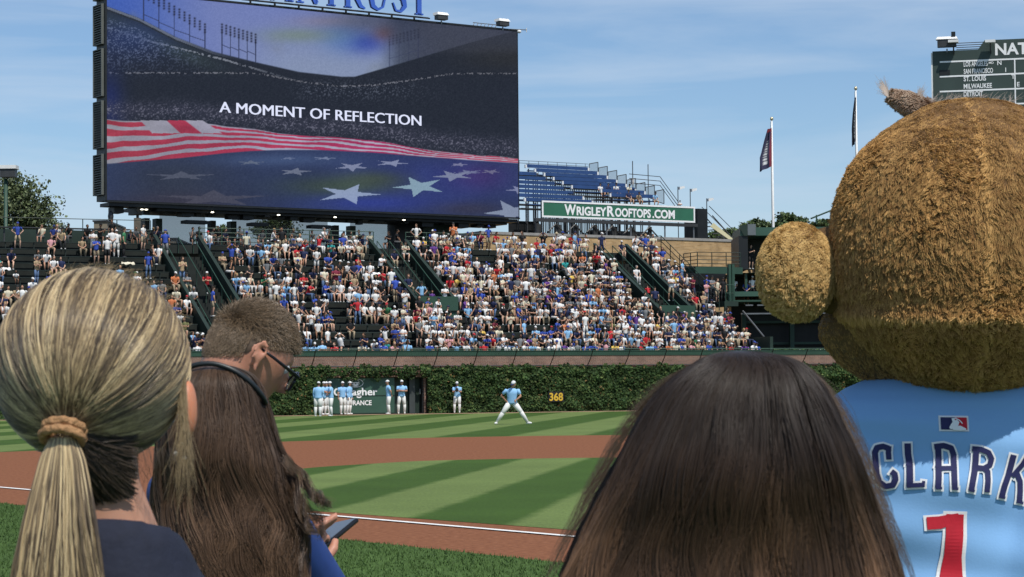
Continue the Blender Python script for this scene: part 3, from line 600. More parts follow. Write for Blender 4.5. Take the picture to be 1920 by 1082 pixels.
# sign letters on top of the board
bl_m = mat('royal_blue_enamel', (.05, .13, .55), .35, .08, 1); be_m = mat('blue_letter_edge', (.02, .05, .25), .4, .05, 1)
G = {'W': (1.5, [([(0, 1), (.35, 0)], .22), ([(.35, 0), (.72, 1)], .09), ([(.72, 1), (1.07, 0)], .22), ([(1.07, 0), (1.45, 1)], .09), ([(-.14, .98), (.22, .98)], .06), ([(1.28, .98), (1.62, .98)], .06)]),
     'I': (.34, [([(.17, 0), (.17, 1)], .2), ([(-.02, .02), (.36, .02)], .06), ([(-.02, .98), (.36, .98)], .06)]),
     'N': (1.0, [([(.12, 0), (.12, 1)], .08), ([(.12, .98), (.9, .03)], .2), ([(.9, 0), (.9, 1)], .08), ([(-.05, .02), (.29, .02)], .06), ([(.73, .98), (1.07, .98)], .06), ([(-.05, .98), (.2, .98)], .06)]),
     'T': (.9, [([(.45, 0), (.45, 1)], .2), ([(.02, .96), (.88, .96)], .08), ([(.25, .02), (.65, .02)], .06), ([(.03, .98), (.03, .74)], .06), ([(.87, .98), (.87, .74)], .06)]),
     'R': (1.0, [([(.17, 0), (.17, 1)], .2), ([(0, .02), (.36, .02)], .06), ([(0, .97), (.5, .97), (.68, .9), (.74, .75), (.68, .6), (.5, .52), (.2, .51)], [.06, .08, .13, .18, .13, .08, .06]), ([(.42, .5), (.62, .3), (.8, .08), (1.02, .02)], [.16, .2, .16, .06])]),
     'U': (1.0, [([(.15, 1), (.15, .38), (.24, .12), (.48, .03), (.74, .12), (.84, .38), (.84, 1)], [.2, .2, .19, .1, .08, .08, .08]), ([(-.03, .98), (.35, .98)], .06), ([(.68, .98), (1.0, .98)], .06)]),
     'S': (.75, [([(.66, .72), (.6, .9), (.36, .97), (.14, .86), (.14, .68), (.36, .54), (.6, .4), (.66, .2), (.46, .04), (.2, .06), (.06, .28)], [.05, .08, .09, .15, .2, .22, .22, .18, .1, .08, .05])])}
lg = thing('rooftop_lettering', 'big blue serif letters reading Wintrust on a rail above the video board', 'sign', BP(BW / 2, BH + .3))
uT, _v = buv(797, 33); uN, _v2 = buv(540, 12); pitchL = (uT - uN)
LH = 2.3; word = 'WINTRUST'; wd = [G[c][0] * LH * .62 + .38 for c in word]; tail = sum(wd[3:]) + 0
scale_ = 1.0; u_ = uT - sum(wd) + .3
for c, w_ in zip(word, wd):
    mb = MB()
    for pts, tw in G[c][1]:
        P = [(p[0] * LH * .66, p[1] * LH) for p in pts]; tw_ = np.asarray(tw) * LH * .72
        stroke(mb, P, tw_, (BP(u_, BH + .42, .3), BX, UP, BN), 0, 0, .0, 4)
    me = mb; o = mb.build('letter', [bl_m, be_m], lg, norm=False); sol = o.modifiers.new('s', 'SOLIDIFY'); sol.thickness = .22; sol.offset = 0; sol.material_offset_rim = 1
    u_ += w_
for v_ in (.30, .36):
    mb = MB(); mb.tube([BP(uT - sum(wd) - .3, BH + v_ - .04, .28 if v_ < .35 else .1), BP(uT + .2, BH + v_ - .04, .28 if v_ < .35 else .1)], .05, 6); mb.build('support_rail', M['black'], lg)
for k in range(8):
    u = uT - sum(wd) + .3 + k * 1.75; mb = MB(); mb.tube([BP(u, BH + .1, .28), BP(u, BH + .32, .28)], .07, 6); mb.build('support_post', M['black'], lg)
def floodbox(name, label, c, wdt, ax_, group=None, hgt=.42):
    t = thing(name, label, 'floodlight', c, group); X_, N_ = ax_
    mb = MB(); mb.box(np.array(c) + UP * hgt * .5, (wdt, .5, hgt * .7), 0, [X_, N_, UP]); mb.build('housing', M['dsteel'], t)
    mb = MB(); q = np.array(c) + UP * hgt * .86
    mb.prism([q - X_ * wdt * .58 + N_ * .3, q + X_ * wdt * .58 + N_ * .3, q + X_ * wdt * .5 + N_ * .15 + UP * .2, q - X_ * wdt * .5 + N_ * .15 + UP * .2], -N_ * .62); mb.build('hood', M['white'], t)
    mb = MB(); mb.tube([np.array(c), np.array(c) - UP * .25], .05, 6); mb.build('bracket', M['steel'], t); return t
for px, py, lab in ((826, 36, 'white hooded floodlight box on the board edge beside the blue letter T'), (941, 47, 'white hooded floodlight box at the right corner of the video board')):
    u, _ = buv(px, py); floodbox('floodlight', lab, BP(u, BH + .22, .1), .78, (BX, BN), 'floodlights on the video board')
ub = buv(985, 50)[0]; cb = thing('camera_mount', 'thin steel camera arm sticking out from the upper right corner of the video board', 'camera mount', BP(BW - .4, BH))
mb = MB(); mb.tube([BP(BW - .6, BH + .12, .1), BP(BW + .75, BH + .18, .1)], .035, 6); mb.build('arm', M['steel'], cb)
mb = MB(); mb.ell(BP(BW + .1, BH - .0, .15), (.16, .16, .12), 10, 6); mb.build('dome', M['white'], cb, True)
mb = MB(); mb.tube([BP(BW + .75, BH + .02, .1), BP(BW + .75, BH + .32, .1)], .03, 6); mb.build('arm_end', M['white'], cb)
mb = MB()
for k in range(7): mb.tube([BP(BW - 3.6 + k * .3, BH + .14, 0), BP(BW - 3.6 + k * .3 + .1, BH + .34, 0)], .025, 5)
mb.tube([BP(BW - 3.6, BH + .34, 0), BP(BW - 1.7, BH + .34, 0)], .03, 5); o = mb.build('cable_tray', M['steel'], vb)
# hanging speaker under left end
u, v = buv(215, 392); mb = MB(); mb.ell(BP(u, -.95, -.6), (.18, .18, .35), 8, 6); mb.tube([BP(u, -.7, -.6), BP(u, -.2, -.6)], .02, 5); mb.build('hanging_speaker', M['dsteel'], vb)
# ------------------------------------------------ far building with roof stands and green sign
RA = W(1016, 408, 163.0); RB = W(1303, 417, 170.2); RX = RB - RA; RX[2] = 0; RW = np.linalg.norm(RX); RX /= RW; RN = np.array([RX[1], -RX[0], 0])
rz = (RA[2] + RB[2]) / 2
def RP(u, v, n=0.0): return np.array([RA[0], RA[1], 0]) + RX * u + RN * n + UP * v
def ruv(px, py, n=0.0): p = onplane(px, py, RP(0, 0, n), RN); return np.dot(p - RP(0, 0, n), RX), p[2]
def rbox(mb, u0, u1, n0, n1, v0, v1, mi=0): return mb.box(RP((u0 + u1) / 2, (v0 + v1) / 2, (n0 + n1) / 2), (abs(u1 - u0), abs(n1 - n0), abs(v1 - v0)), mi, [RX, RN, UP])
bd = thing('building', 'flat roofed tan brick building behind the bleachers carrying the rooftop stands', 'building', RP(6, 0, -6))
uL, zL = ruv(1020, 437); uR, zR = ruv(1387, 452); zt = (zL + zR) / 2; uL -= 5.5
M['tan'] = brickmat('tan_brick', (.50, .33, .155), (.38, .235, .10), (.42, .33, .22), .4, .11, math.atan2(RX[1], RX[0]))
mb = MB(); rbox(mb, uL, uR + 1.5, 0, -11, 0, zt - .15); mb.build('wall', M['tan'], bd)
mb = MB(); rbox(mb, uL - .1, uR + 1.6, .06, -11.1, zt - .15, zt + .05); mb.build('coping', M['concrete'], bd)
u_, z_ = ruv(1390, 450)
sg = thing('rooftop_sign', 'long green sign with white border reading WrigleyRooftops.com below the blue seats', 'sign', RP(RW / 2, rz))
sh = (ruv(1016, 376)[1] - ruv(1016, 408)[1]) * .98
mb = MB(); rbox(mb, 0, RW, 0, -.12, rz, rz + sh); mb.build('panel', mat('sign_green', (.035, .16, .095), .5, .12, .6), sg)
mb = MB(); e = .13
for q in ((0, RW, rz, rz + e), (0, RW, rz + sh - e, rz + sh), (0, e, rz + e, rz + sh - e), (RW - e, RW, rz + e, rz + sh - e)): rbox(mb, q[0], q[1], .03, .002, q[2], q[3])
mb.build('border', M['ldwhite'], sg)
def rt(s_, pxa, pxb, hk):
    global mbt
    ua_ = ruv(pxa, 400)[0]; ub_ = ruv(pxb, 400)[0]; text_on(mbt, s_, RP(ua_, rz + .27, .02), RX, UP, RN, sh * hk, width=ub_ - ua_, offset=.035)
mbt = MB(); rt('W', 1058, 1080, .60); rt('RIGLEY', 1081, 1137, .50); rt('R', 1138, 1152, .60); rt('OOFTOPS', 1153, 1220, .50); rt('.COM', 1223, 1265, .50)
mbt.build('lettering', M['ldwhite'], sg, norm=False)
fr_ = thing('rooftop_stand', 'steel framed rooftop grandstand with blue benches above the green sign', 'grandstand', RP(0, zt, -3))
mb = MB(); rbox(mb, -.6, RW + .2, .1, -.3, rz - .32, rz - .08); mb.build('front_beam', M['dsteel'], fr_)
for px in (1070, 1139, 1184, 1248, 1302):
    u, _ = ruv(px, 430); mb = MB(); mb.tube([RP(u, zt - .1, -.1), RP(u, rz - .1, -.1)], .06, 6); mb.build('post', M['steel'], fr_)
r_ = random.Random(5)
for k in range(13):
    u = .5 + k * .86; 
    mb = MB(); rbox(mb, u, u + .16 + .1 * (k % 3 == 0), -1.6 - (k % 2), -1.8 - (k % 2), zt, rz - .3); mb.build('inner_post', M['dsteel'], fr_)
    if k % 2: mb = MB(); mb.tube([RP(u, zt + .2, -1.5), RP(u + .8, rz - .35, -1.5)], .06, 5); mb.tube([RP(u + 1.6, zt + .2, -1.5), RP(u + .8, rz - .35, -1.5)], .06, 5); mb.build('brace', M['dsteel'], fr_)
mb = MB(); rbox(mb, -.5, 2.2, -4, -4.1, zt, rz); mb.build('dark_partition', M['black'], fr_); mb = MB(); rbox(mb, 8.3, RW, -6.5, -6.6, zt, rz - .3); mb.build('dark_partition', M['black'], fr_)
# stepped blue bench rows: right block and left block
M['bseat'] = mat('blue_bench', (.028, .075, .21), .5, .15, 1.5)
def pxrow(xa, ya, xb, k, nm='bench'):
    n = -2.0 - 1.15 * (7 - k) ; ua_, za = ruv(xa, ya, n); ub_, zb = ruv(xb, ya + (xb - xa) * .052, n); z = (za + zb) / 2
    mb = MB(); rbox(mb, ua_, ub_, n, n - .06, z - .10, z + .17); rbox(mb, ua_, ub_, n + .05, n + .45, z - .42, z - .36); mb.build('blue_bench', M['bseat'], fr_)
    mb = MB(); rbox(mb, ua_ - .12, ua_ + .02, n + .06, n - .1, z - .15, z + .12); mb.build('bench_end', M['white'], fr_); mb = MB(); rbox(mb, ub_ - .02, ub_ + .12, n + .06, n - .1, z - .15, z + .12); mb.build('bench_end', M['white'], fr_)
    mb = MB()
    for u in np.arange(ua_ + .2, ub_, .7): rbox(mb, u, u + .06, n - .08, n - .14, zt, z - .2)
    rbox(mb, ua_ - .6, ub_ + .4, n + .5, n - .5, z - .75, z - .68); mb.build('bench_support', M['dsteel'], fr_)
    return ua_, ub_, n, z
rowsR = []
for k in range(8):
    xa = 987 + 17.2 * k; ya = 311.5 + 7.7 * k; xb = 1102 + 17.6 * k
    if k >= 6: xa = 1128 + (k - 6) * 17
    rowsR.append(pxrow(xa, ya, min(xb, 1240), k))
for k in range(1, 8):
    pxrow(968 if k < 7 else 985, 325 + 8.1 * (k - 1) - (0), 1006 + 17.2 * (k - 1), k - .4)
for (ua_, ub_, n, z) in rowsR:       # open guard panels at the right ends
    t = []; mb = MB(); p = [RP(ub_ + .15, z - .3, n), RP(ub_ + .15, z + .45, n), RP(ub_ + 1.0, z + .62, n), RP(ub_ + 1.0, z - .5, n)]
    for i in range(4): mb.tube([p[i], p[(i + 1) % 4]], .035, 5)
    for q in np.linspace(.1, .9, 8): mb.tube([p[0] * (1 - q) + p[3] * q, p[1] * (1 - q) + p[2] * q], .014, 4)
    mb.build('guard_panel', M['dsteel'], fr_)
mb = MB(); a_, b_2, n_, z_ = rowsR[0]
for v in (.3, .5): mb.tube([RP(a_ - 1.5, z_ + v, n_ - .6), RP(b_2 + .4, z_ + v, n_ - .6)], .02, 5)
for u in np.arange(a_ - 1.2, b_2 + .4, .9): mb.tube([RP(u, z_ - .6, n_ - .6), RP(u, z_ + .5, n_ - .6)], .02, 5)
mb.build('top_rail', M['dsteel'], fr_)
ua_, za_ = ruv(1228, 345, -4); ub_, zb_ = ruv(1275, 390, -4)
for dz_ in (0, .35, .7): mb = MB(); mb.tube([RP(ruv(1180, 343, -4)[0], za_ + dz_ , -4), RP(ua_ + .5, za_ + dz_ - .1, -4), RP(ub_, zb_ + dz_ - .4, -4)], .03, 5); mb.build('stair_rail', M['dsteel'], fr_)
mb = MB(); ua_, _ = ruv(1305, 420, -.4); ub_, _ = ruv(1324, 420, -.4); rbox(mb, ua_, ub_, -.2, -2, zt + .02, ruv(1320, 392, -.4)[1]); o = mb.build('stair_hut', M['black']); tag(o, 'small black box at the right end of the green rooftop sign', 'hut')
ts_ = thing('roof_stairs', 'steel roof stairs with a yellowish stringer running down right of the rooftop sign', 'stairs', RP(RW + 1.5, zt, -2))
a = ruv(1330, 405, -2); b = ruv(1372, 452, -2)
for nn in (-1.6, -2.6): mb = MB(); mb.tube([RP(a[0], a[1], nn), RP(b[0], b[1], nn)], .05, 5); mb.tube([RP(a[0] - .3, a[1] + .75, nn), RP(b[0], b[1] + .75, nn)], .03, 5); mb.build('stair_rail', M['dsteel'], ts_)
mb = MB(); mb.prism([RP(a[0] - .3, a[1] - .9, -1.5), RP(a[0], a[1] - .6, -1.5), RP(b[0] - .0, b[1] - .05, -1.5), RP(b[0] - .45, b[1] - .05, -1.5)], RN * .08); mb.build('stringer', mat('cream_paint', (.62, .58, .36), .6, .05, 2), ts_)
for k in range(7): mb = MB(); q = k / 6; rbox(mb, a[0] + (b[0] - a[0]) * q - .45, a[0] + (b[0] - a[0]) * q - .1, -1.6, -2.6, a[1] - .6 + (b[1] - a[1] + .4) * q, a[1] - .55 + (b[1] - a[1] + .4) * q); mb.build('tread', M['dsteel'], ts_)
o = sheet('far_roof', [RP(RW + .5, 0, -2), RP(RW + 9, 0, -2), RP(RW + 9, 0, -9), RP(RW + .5, 0, -9)], zt + .25, mat('white_roof_membrane', (.75, .73, .7), .6, .05, 1))
for px, y0, y1, lab, n in ((1186, 302, 345, 'tall mast with small white boxes behind the rooftop seats', -6), (1215, 308, 345, 'plain thin mast right of the white boxed mast on the roof', -6), (1271, 350, 392, 'short roof lamp pole beside the standing man in white', -3), (1294, 354, 392, 'short roof lamp pole between the standing man and the sign end', -3), (1325, 372, 450, 'roof lamp pole at the right end of the green sign', -1)):
    u, z1 = ruv(px, y0, n); _, z0 = ruv(px, y1, n); t = thing('roof_mast', lab, 'pole', RP(u, z0 - .8, n), 'thin poles on the rooftop stand')
    mb = MB(); mb.tube([RP(u, zt, n), RP(u, z1, n)], .035, 6); mb.build('pole', M['dsteel'], t)
    mb = MB(); mb.prism([RP(u + .05, z1 - .25, n), RP(u + .55, z1 - .1, n), RP(u + .5, z1 + .05, n), RP(u + .05, z1 - .02, n)] if px > 1250 else [RP(u - .18, z1 - 1.9, n), RP(u + .0, z1 - 1.9, n), RP(u + .0, z1 - 1.4, n), RP(u - .18, z1 - 1.4, n)], RN * .2)
    if px != 1215: mb.build('lamp_head', M['white'], t)
# ------------------------------------------------ dark structures right of the bleachers
ZP = 6.5
pf = thing('party_deck', 'dark steel terrace with railing and standing guests right of the bleachers', 'terrace', SB(33, 9, ZP))
mb = MB(); PE = s_at(1363, 8); mb.wbox(BR + .3, PE, 6.6, 13, ZP - .3, ZP); mb.build('deck', M['green'], pf)
mb = MB(); mb.wbox(BR + .3, s_at(1363, 6.6), 6.6, 6.7, 2.6, ZP - .3); mb.build('deck_fascia', M['green'], pf)
mb = MB(); mb.wbox(BR + .3, s_at(1363, 13), 13.1, 13.3, ZP, 9.0); mb.build('back_wall', M['black'], pf)
for s in (30.4, PE - .3): mb = MB(); mb.wbox(s, s + .18, 7.2, 7.4, ZP, 8.8); mb.build('post', M['green2'], pf)
railing('railing', 'low green railing along the terrace front above the crowd at right', [SB(BR + .5, 6.8, ZP), SB(PE - .2, 6.8, ZP)], 1.0, 2, M['green2'], 1.2)
wz = W(1300, 503, 138)[2]
wk = thing('walkway', 'raised green steel walkway in front of the tan brick wall', 'walkway', SB(32, 12, wz))
mb = MB(); WE = s_at(1392, 10.5); mb.wbox(BR + .4, WE, 10.5, 12.5, wz - .25, wz); mb.wbox(BR + .4, WE, 10.4, 10.5, wz - .4, wz + .02); mb.build('deck', M['green2'], wk)
railing('railing', 'dark four bar railing on the raised walkway before the tan brick wall', [SB(BR + .6, 12.3, wz), SB(BR + .6, 10.5, wz), SB(WE - .1, 10.5, wz)], .95, 4, M['green'], .95)
# camera hut, press box, batter's eye panels
Yh = 141.0
def hb(mb, x0, y0, x1, y1, Ya, Yb, mi=0):
    a = W(x0, y1, Ya); b = W(x1, y0, Ya); return mb.box(((a[0] + b[0]) / 2, (Ya + Yb) / 2, (a[2] + b[2]) / 2), (abs(b[0] - a[0]), Yb - Ya, abs(b[2] - a[2])), mi)
hut = thing('camera_booth', 'dark green camera booth with a deep shaded opening beside the bear costume ear', 'booth', W(1470, 510, Yh))
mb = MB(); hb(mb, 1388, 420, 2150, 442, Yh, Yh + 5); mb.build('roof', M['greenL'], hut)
mb = MB(); hb(mb, 1402, 420, 1417, 441, Yh - .12, Yh - .01); mb.build('roof_panel', mat('grey_panel', (.14, .16, .17), .5, .1, 2), hut)
mb = MB(); hb(mb, 1386, 442, 1402, 505, Yh, Yh + 5); hb(mb, 1402, 442, 2150, 505, Yh + 4, Yh + 5); mb.build('wall', M['black'], hut)
mb = MB(); a = W(1385, 424, Yh - .1); mb.prism([W(1385, 424, Yh - .1), W(1402, 420, Yh - .1), W(1404, 442, Yh - .1), W(1395, 442, Yh - .1)], (0, .09, 0)); mb.build('gable_end', M['green'], hut)
mb = MB(); hb(mb, 1368, 505, 2150, 512, Yh - 3, Yh + 5); mb.build('floor_beam', M['green2'], hut)
for x in (1366, 1397, 1440): mb = MB(); hb(mb, x, 512, x + 4, 540, Yh - 2.8, Yh - 2.5); mb.build('post', M['green2'], hut)
pb = thing('dark_pavilion', 'dark green pavilion with wide parapet and black recessed panels under the bear costume ear', 'pavilion', W(1480, 650, Yh - 4))
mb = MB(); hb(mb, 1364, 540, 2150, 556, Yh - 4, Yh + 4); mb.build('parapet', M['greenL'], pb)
mb = MB(); hb(mb, 1362, 556, 2150, 566, Yh - 4.2, Yh + 4); mb.build('parapet_ledge', M['green2'], pb)
mb = MB(); hb(mb, 1390, 583, 2150, 587, Yh - 4.6, Yh - 4.3); mb.build('rain_rail', M['steel'], pb)
for k in range(9): mb = MB(); hb(mb, 1398 + k * 22, 571, 1412 + k * 22, 573.5, Yh - 4.5, Yh - 4.4); mb.build('truss_bar', M['steel'], pb)
mb = MB(); hb(mb, 1372, 566, 2150, 655, Yh + .5, Yh + 4); hb(mb, 1364, 512, 2150, 566, Yh + 4.1, Yh + 4.6); mb.build('recess_wall', M['black'], pb)
mb = MB(); hb(mb, 1400, 600, 2150, 602, Yh - .3, Yh - .1); hb(mb, 1400, 640, 2150, 642, Yh - .3, Yh - .1); mb.build('panel_rail', M['green2'], pb)
for x in (1392, 1482, 1560, 1640): mb = MB(); hb(mb, x, 587, x + 7, 655, Yh - 1, Yh - .5); mb.build('post', M['green2'], pb)
mb = MB(); mb.tube([W(1393, 583, Yh - 4.5), W(1433, 632, Yh - 8)], .05, 6); mb.build('brace', M['steel'], pb)
mb = MB(); mb.tube([W(1520, 410, Yh), W(1600, 378, Yh)], .06, 6); mb.tube([W(1531, 420, Yh), W(1531, 403, Yh)], .05, 6); mb.build('sloping_rail', M['green2'], hut)
mb = MB(); sH = 29.6; mb.wbox(sH, 62, 1, 3.2, 0, 2.55); o = mb.build('planter_wall', M['green']); tag(o, 'low dark green planter wall holding the hedge behind the outfield wall', 'wall')
C_ = P0 + rng.uniform(sH, 45, 14000)[:, None] * WT + rng.uniform(.9, 3.0, 14000)[:, None] * WN; hz = rng.uniform(2.5, 3.45, 14000); C_[:, 2] = hz
Nn_ = rng.normal(0, .6, (14000, 3)) + np.array([.2, -.6, .6]); Nn_ /= np.linalg.norm(Nn_, axis=1)[:, None]
V, Fq, cl = leafset(C_, Nn_, .13, np.array([[.05, .095, .028]]) * rng.uniform(.5, 1.4, (14000, 1)))
o = qmesh('hedge', V, Fq, M['ivy'], col=cl); tag(o, 'low clipped green hedge behind the wall right of the crowd', 'hedge')
# ------------------------------------------------ hand operated scoreboard in centre field
SA = W(1750, 205, 152.0); sx = np.array([1, -.24, 0]); sx /= np.linalg.norm(sx); sn = np.array([sx[1], -sx[0], 0])
def SP(u, z, n=0.0): return np.array([SA[0], SA[1], 0]) + sx * u + sn * n + UP * z
def suv(px, py, n=0.0): p = onplane(px, py, SP(0, 0, n), sn); return np.dot(p - SP(0, 0, n), sx), p[2]
def sbox(mb, u0, u1, n0, n1, z0, z1, mi=0): return mb.box(SP((u0 + u1) / 2, (z0 + z1) / 2, (n0 + n1) / 2), (abs(u1 - u0), abs(n1 - n0), abs(z1 - z0)), mi, [sx, sn, UP])
scb = thing('scoreboard', 'old dark green scoreboard with white team names behind the bear costume head', 'scoreboard', SP(8, 0))
z_top = suv(1760, 96)[1]; z_top2 = suv(1880, 74)[1]; z_bot = z_top - 8.4; SWD = 22.0; uS = suv(1846, 80)[0]
M['sbg'] = mat('scoreboard_green', (.045, .07, .062), .6, .12, .5)
mb = MB(); sbox(mb, 0, SWD, 0, -2.5, z_bot, z_top); mb.prism([SP(uS - .45, z_top, 0), SP(uS, z_top2, 0), SP(SWD - uS, z_top2, 0), SP(SWD - uS + .45, z_top, 0)], -sn * 2.5); mb.build('cabinet', M['sbg'], scb)
mb = MB(); sbox(mb, -.1, -.001, .03, -2.5, z_bot, z_top - .1); mb.build('side_trim', M['white'], scb)
for k, (za, zb) in enumerate(((z_bot - 14, z_bot),)):
    for u in (3, 11, 19): mb = MB(); sbox(mb, u, u + .8, -.5, -1.5, -.1, z_bot); mb.build('leg', M['green'], scb)
def ln_(mb, xa, ya, xb, yb, wd=.1):
    a = suv(xa, ya); b = suv(xb, yb); stroke(mb, [a, b], wd, (SP(0, 0, .02), sx, UP, sn))
mb = MB()
for y in (116.5, 144, 172, 200): 
    u0_, zz = suv(1762, y); stroke(mb, [(u0_, zz), (SWD - 1, zz)], .11, (SP(0, 0, .02), sx, UP, sn))
for u in (suv(1903, 140)[0], suv(1903, 140)[0] + 5): stroke(mb, [(u, suv(1762, 116.5)[1]), (u, z_bot + .3)], .09, (SP(0, 0, .024), sx, UP, sn))
mb.build('grid_line', M['ldwhite'], scb, norm=False)
mb = MB(); u, z = suv(1866, 103); text_on(mb, 'NATIONAL', SP(u, z, .02), sx, UP, sn, .78, offset=.03, width=5.6)
for s_, x, y, x2 in (('LOS ANGELES', 1807, 125, 1852), ('SAN FRANCISCO', 1807, 138.5, 1862), ('ST. LOUIS', 1807, 152.5, 1849), ('MILWAUKEE', 1807, 166.5, 1860), ('DETROIT', 1807, 181, 1843)):
    u, z = suv(x, y); text_on(mb, s_, SP(u, z, .02), sx, UP, sn, .33, offset=.022, width=suv(x2, y)[0] - u)
for s_, x, y in (('N', 1870, 122), ('I', 1885, 135), ('T', 1896, 148), ('E', 1907, 162), ('MD', 1854, 120)):
    u, z = suv(x, y); text_on(mb, s_, SP(u, z, .02), sx, UP, sn, .30 if s_ != 'MD' else .16, offset=.015)
mb.build('lettering', M['ldwhite'], scb, norm=False)
mb = MB(); a = suv(1762, 142); b = suv(1781, 131); sbox(mb, a[0], b[0], .04, .002, a[1], b[1]); mb.build('dark_window', M['black'], scb)
u, z = suv(1776, 96); floodbox('floodlight', 'large white hooded floodlight on the left end of the green scoreboard', SP(u, z_top + .1, .3), 1.3, (sx, sn), hgt=.75)
for x, lab in ((1788, 'small fixture with a black loudspeaker on the scoreboard top'), (1857, 'small white lamp at the end of the scoreboard rail')):
    u, z = suv(x, 80); t = thing('roof_fixture', lab, 'lamp', SP(u, z_top, .2))
    mb = MB(); sbox(mb, u - .35, u + .35, .9, .3, z - .1, z + .08); mb.build('hood', M['white'], t)
    mb = MB(); mb.tube([SP(u, z_top - .3, .1), SP(u, z, .6)], .05, 6); mb.build('arm', M['dsteel'], t)
    if x == 1788: mb = MB(); sbox(mb, u - .14, u + .14, .5, .2, z + .3, z + .7); mb.tube([SP(u, z, .35), SP(u, z + .35, .35)], .03, 5); mb.build('loudspeaker', M['black'], t)
for j in range(4):
    za = suv(1795, 92 - j * 4)[1]; mb = MB(); mb.tube([SP(suv(1793, 90)[0], za, -.3), SP(uS + .2, za, -.3)], .03, 5); mb.build('top_rail', M['dsteel'], scb)
# ------------------------------------------------ flagpoles
def cloth_flag(px, ytop, ybot, wl, sway, Yf, cols, seed):
    nz_, nx_ = 40, 10; V = []; c = []; r = random.Random(seed)
    for i in range(nz_):
        q = i / (nz_ - 1)
        for j in range(nx_):
            a = j / (nx_ - 1)
            x = px - wl * a * (.25 + .75 * min(1, q * 1.5)) + sway * q * a + 2.2 * math.sin(a * 11 + q * 3 + seed) * a ** .5
            y = ytop + (ybot - ytop) * q * (1 + .12 * a) + 2 * a
            p = W(x, y, Yf + .10 * math.sin(a * 9 + q * 3 + seed) * (.3 + a)); V.append(p)
            cc = cols[0] if (a < .2 or q < .08) else cols[1] if not (.38 < a < .62 and .3 < q < .88 and (int(q * 46) % 3)) else cols[2]
            c.append(cc)
    Fq = [(i * nx_ + j, i * nx_ + j + 1, (i + 1) * nx_ + j + 1, (i + 1) * nx_ + j) for i in range(nz_ - 1) for j in range(nx_ - 1)]
    return V, Fq, c
M['flag'] = mat('flag_cloth', (0, 0, 0), .8, .08, 5, attr='col')
for px, yt, yb, fy0, fy1, wl, sway, lab, flab, cols, sd_ in (
    (1447, 226, 420, 240, 312, 26, 2, 'tall white flagpole standing clear of the costume above the dark green booth', 'dark navy and maroon flag hanging limp on the flagpole over the booth', [(.22, .03, .05), (.035, .035, .08), (.75, .75, .75)], 1),
    (1604.5, 169, 330, 182, 264, 6, 0, 'tall white flagpole rising directly behind the costume head', 'furled dark flag with pale marks on the flagpole behind the costume head', [(.03, .032, .05), (.03, .03, .045), (.35, .38, .4)], 5)):
    Yf = 150.0; t = thing('flagpole', lab, 'flagpole', W(px, yb, Yf) * (1, 1, 0))
    pt = W(px, yt, Yf); base = np.array([pt[0], Yf, 0.0]); mb = MB(); mb.tube([base, base + (0, 0, pt[2] * .6), np.array([pt[0], Yf, pt[2]])], [.13, .1, .055], 10); mb.build('pole', M['white'], t, True)
    mb = MB(); mb.ell((pt[0], Yf, pt[2] + .12), (.12, .12, .14), 10, 8); mb.build('finial', mat('gold_ball', (.7, .6, .4), .3, .05, 3, metal=.6), t, True)
    mb = MB(); mb.tube([(pt[0] - .1, Yf - .1, pt[2] - .1), (pt[0] - .1, Yf - .12, zr(16))], .012, 4); mb.build('halyard', M['steel'], t)
    V, Fq, c = cloth_flag(px, fy0, fy1, wl, sway, Yf - .15, cols, sd_); o = qmesh('flag', V, Fq, M['flag'], col=c); o.data.polygons.foreach_set('use_smooth', [True] * len(Fq)); tag(o, flab, 'flag')
# ------------------------------------------------ lamp post, chimneys, trees
lp = thing('stadium_lamp', 'green lamp post with a white capped light box at the far left', 'lamp post', W(11, 470, 136) * (1, 1, 0))
q = W(11, 335, 136); mb = MB(); mb.tube([(q[0], 136, 0), q], .12, 10); mb.build('pole', M['green2'], lp, True)
q = W(16, 322, 136); mb = MB(); mb.box(q + (0, 0, -.1), (.95, .7, .5)); mb.build('light_box', M['dsteel'], lp)
mb = MB(); mb.box(q + (0, 0, .27), (1.1, .85, .22)); mb.build('cap', M['white'], lp)
ch = thing('chimney', 'narrow brick chimney with a flat metal cap on a roof behind the left benches', 'chimney', W(258, 460, 175))
q0, q1 = W(258, 455, 175), W(258, 409, 175); mb = MB(); mb.box((q0 + q1) / 2, (.52, .5, q1[2] - q0[2])); mb.build('shaft', mat('grey_brick', (.16, .14, .11), .9, .2, 4), ch)
mb = MB(); mb.box(q1 + (0, 0, .1), (.2, .2, .3)); mb.box(q1 + (0, 0, .27), (.62, .6, .06)); mb.build('cap', M['dsteel'], ch)
for xa, xb, ya, dd_, lab, ct in ((176, 201, 416, 178, 'small pale box shaped roof hut behind the left benches', 'roof hut'), (385, 445, 455, 190, 'flat dark roof seen through the tinted sheet under the board', 'building'), (-60, 330, 452, 185, 'low row of brown flats hidden behind the left concourse', 'building'), (840, 1000, 445, 176, 'dark framed rooftop deck building behind the board column', 'building')):
    a = W(xa, ya, dd_); b = W(xb, ya, dd_); t = thing('rooftop_block' if ct == 'roof hut' else 'flat_roofed_building', lab, ct, ((a[0] + b[0]) / 2, dd_ + 4, 0))
    mb = MB(); mb.box(((a[0] + b[0]) / 2, dd_ + 4, a[2] / 2), (b[0] - a[0], 8, a[2])); mb.build('wall', mat('beige_render', (.26, .22, .16), .85, .15, 1) if dd_ != 190 else M['dsteel'], t)
    mb = MB(); mb.box(((a[0] + b[0]) / 2, dd_ + 4, a[2] + .07), (b[0] - a[0] + .2, 8.2, .12)); mb.build('roof', M['dsteel'], t)
M['bark'] = mat('tree_bark', (.10, .075, .05), .9, .2, 5, bump=.4)
M['leafm'] = mat('tree_leaf', (0, 0, 0), .5, .1, 3, attr='col', spec=.35)
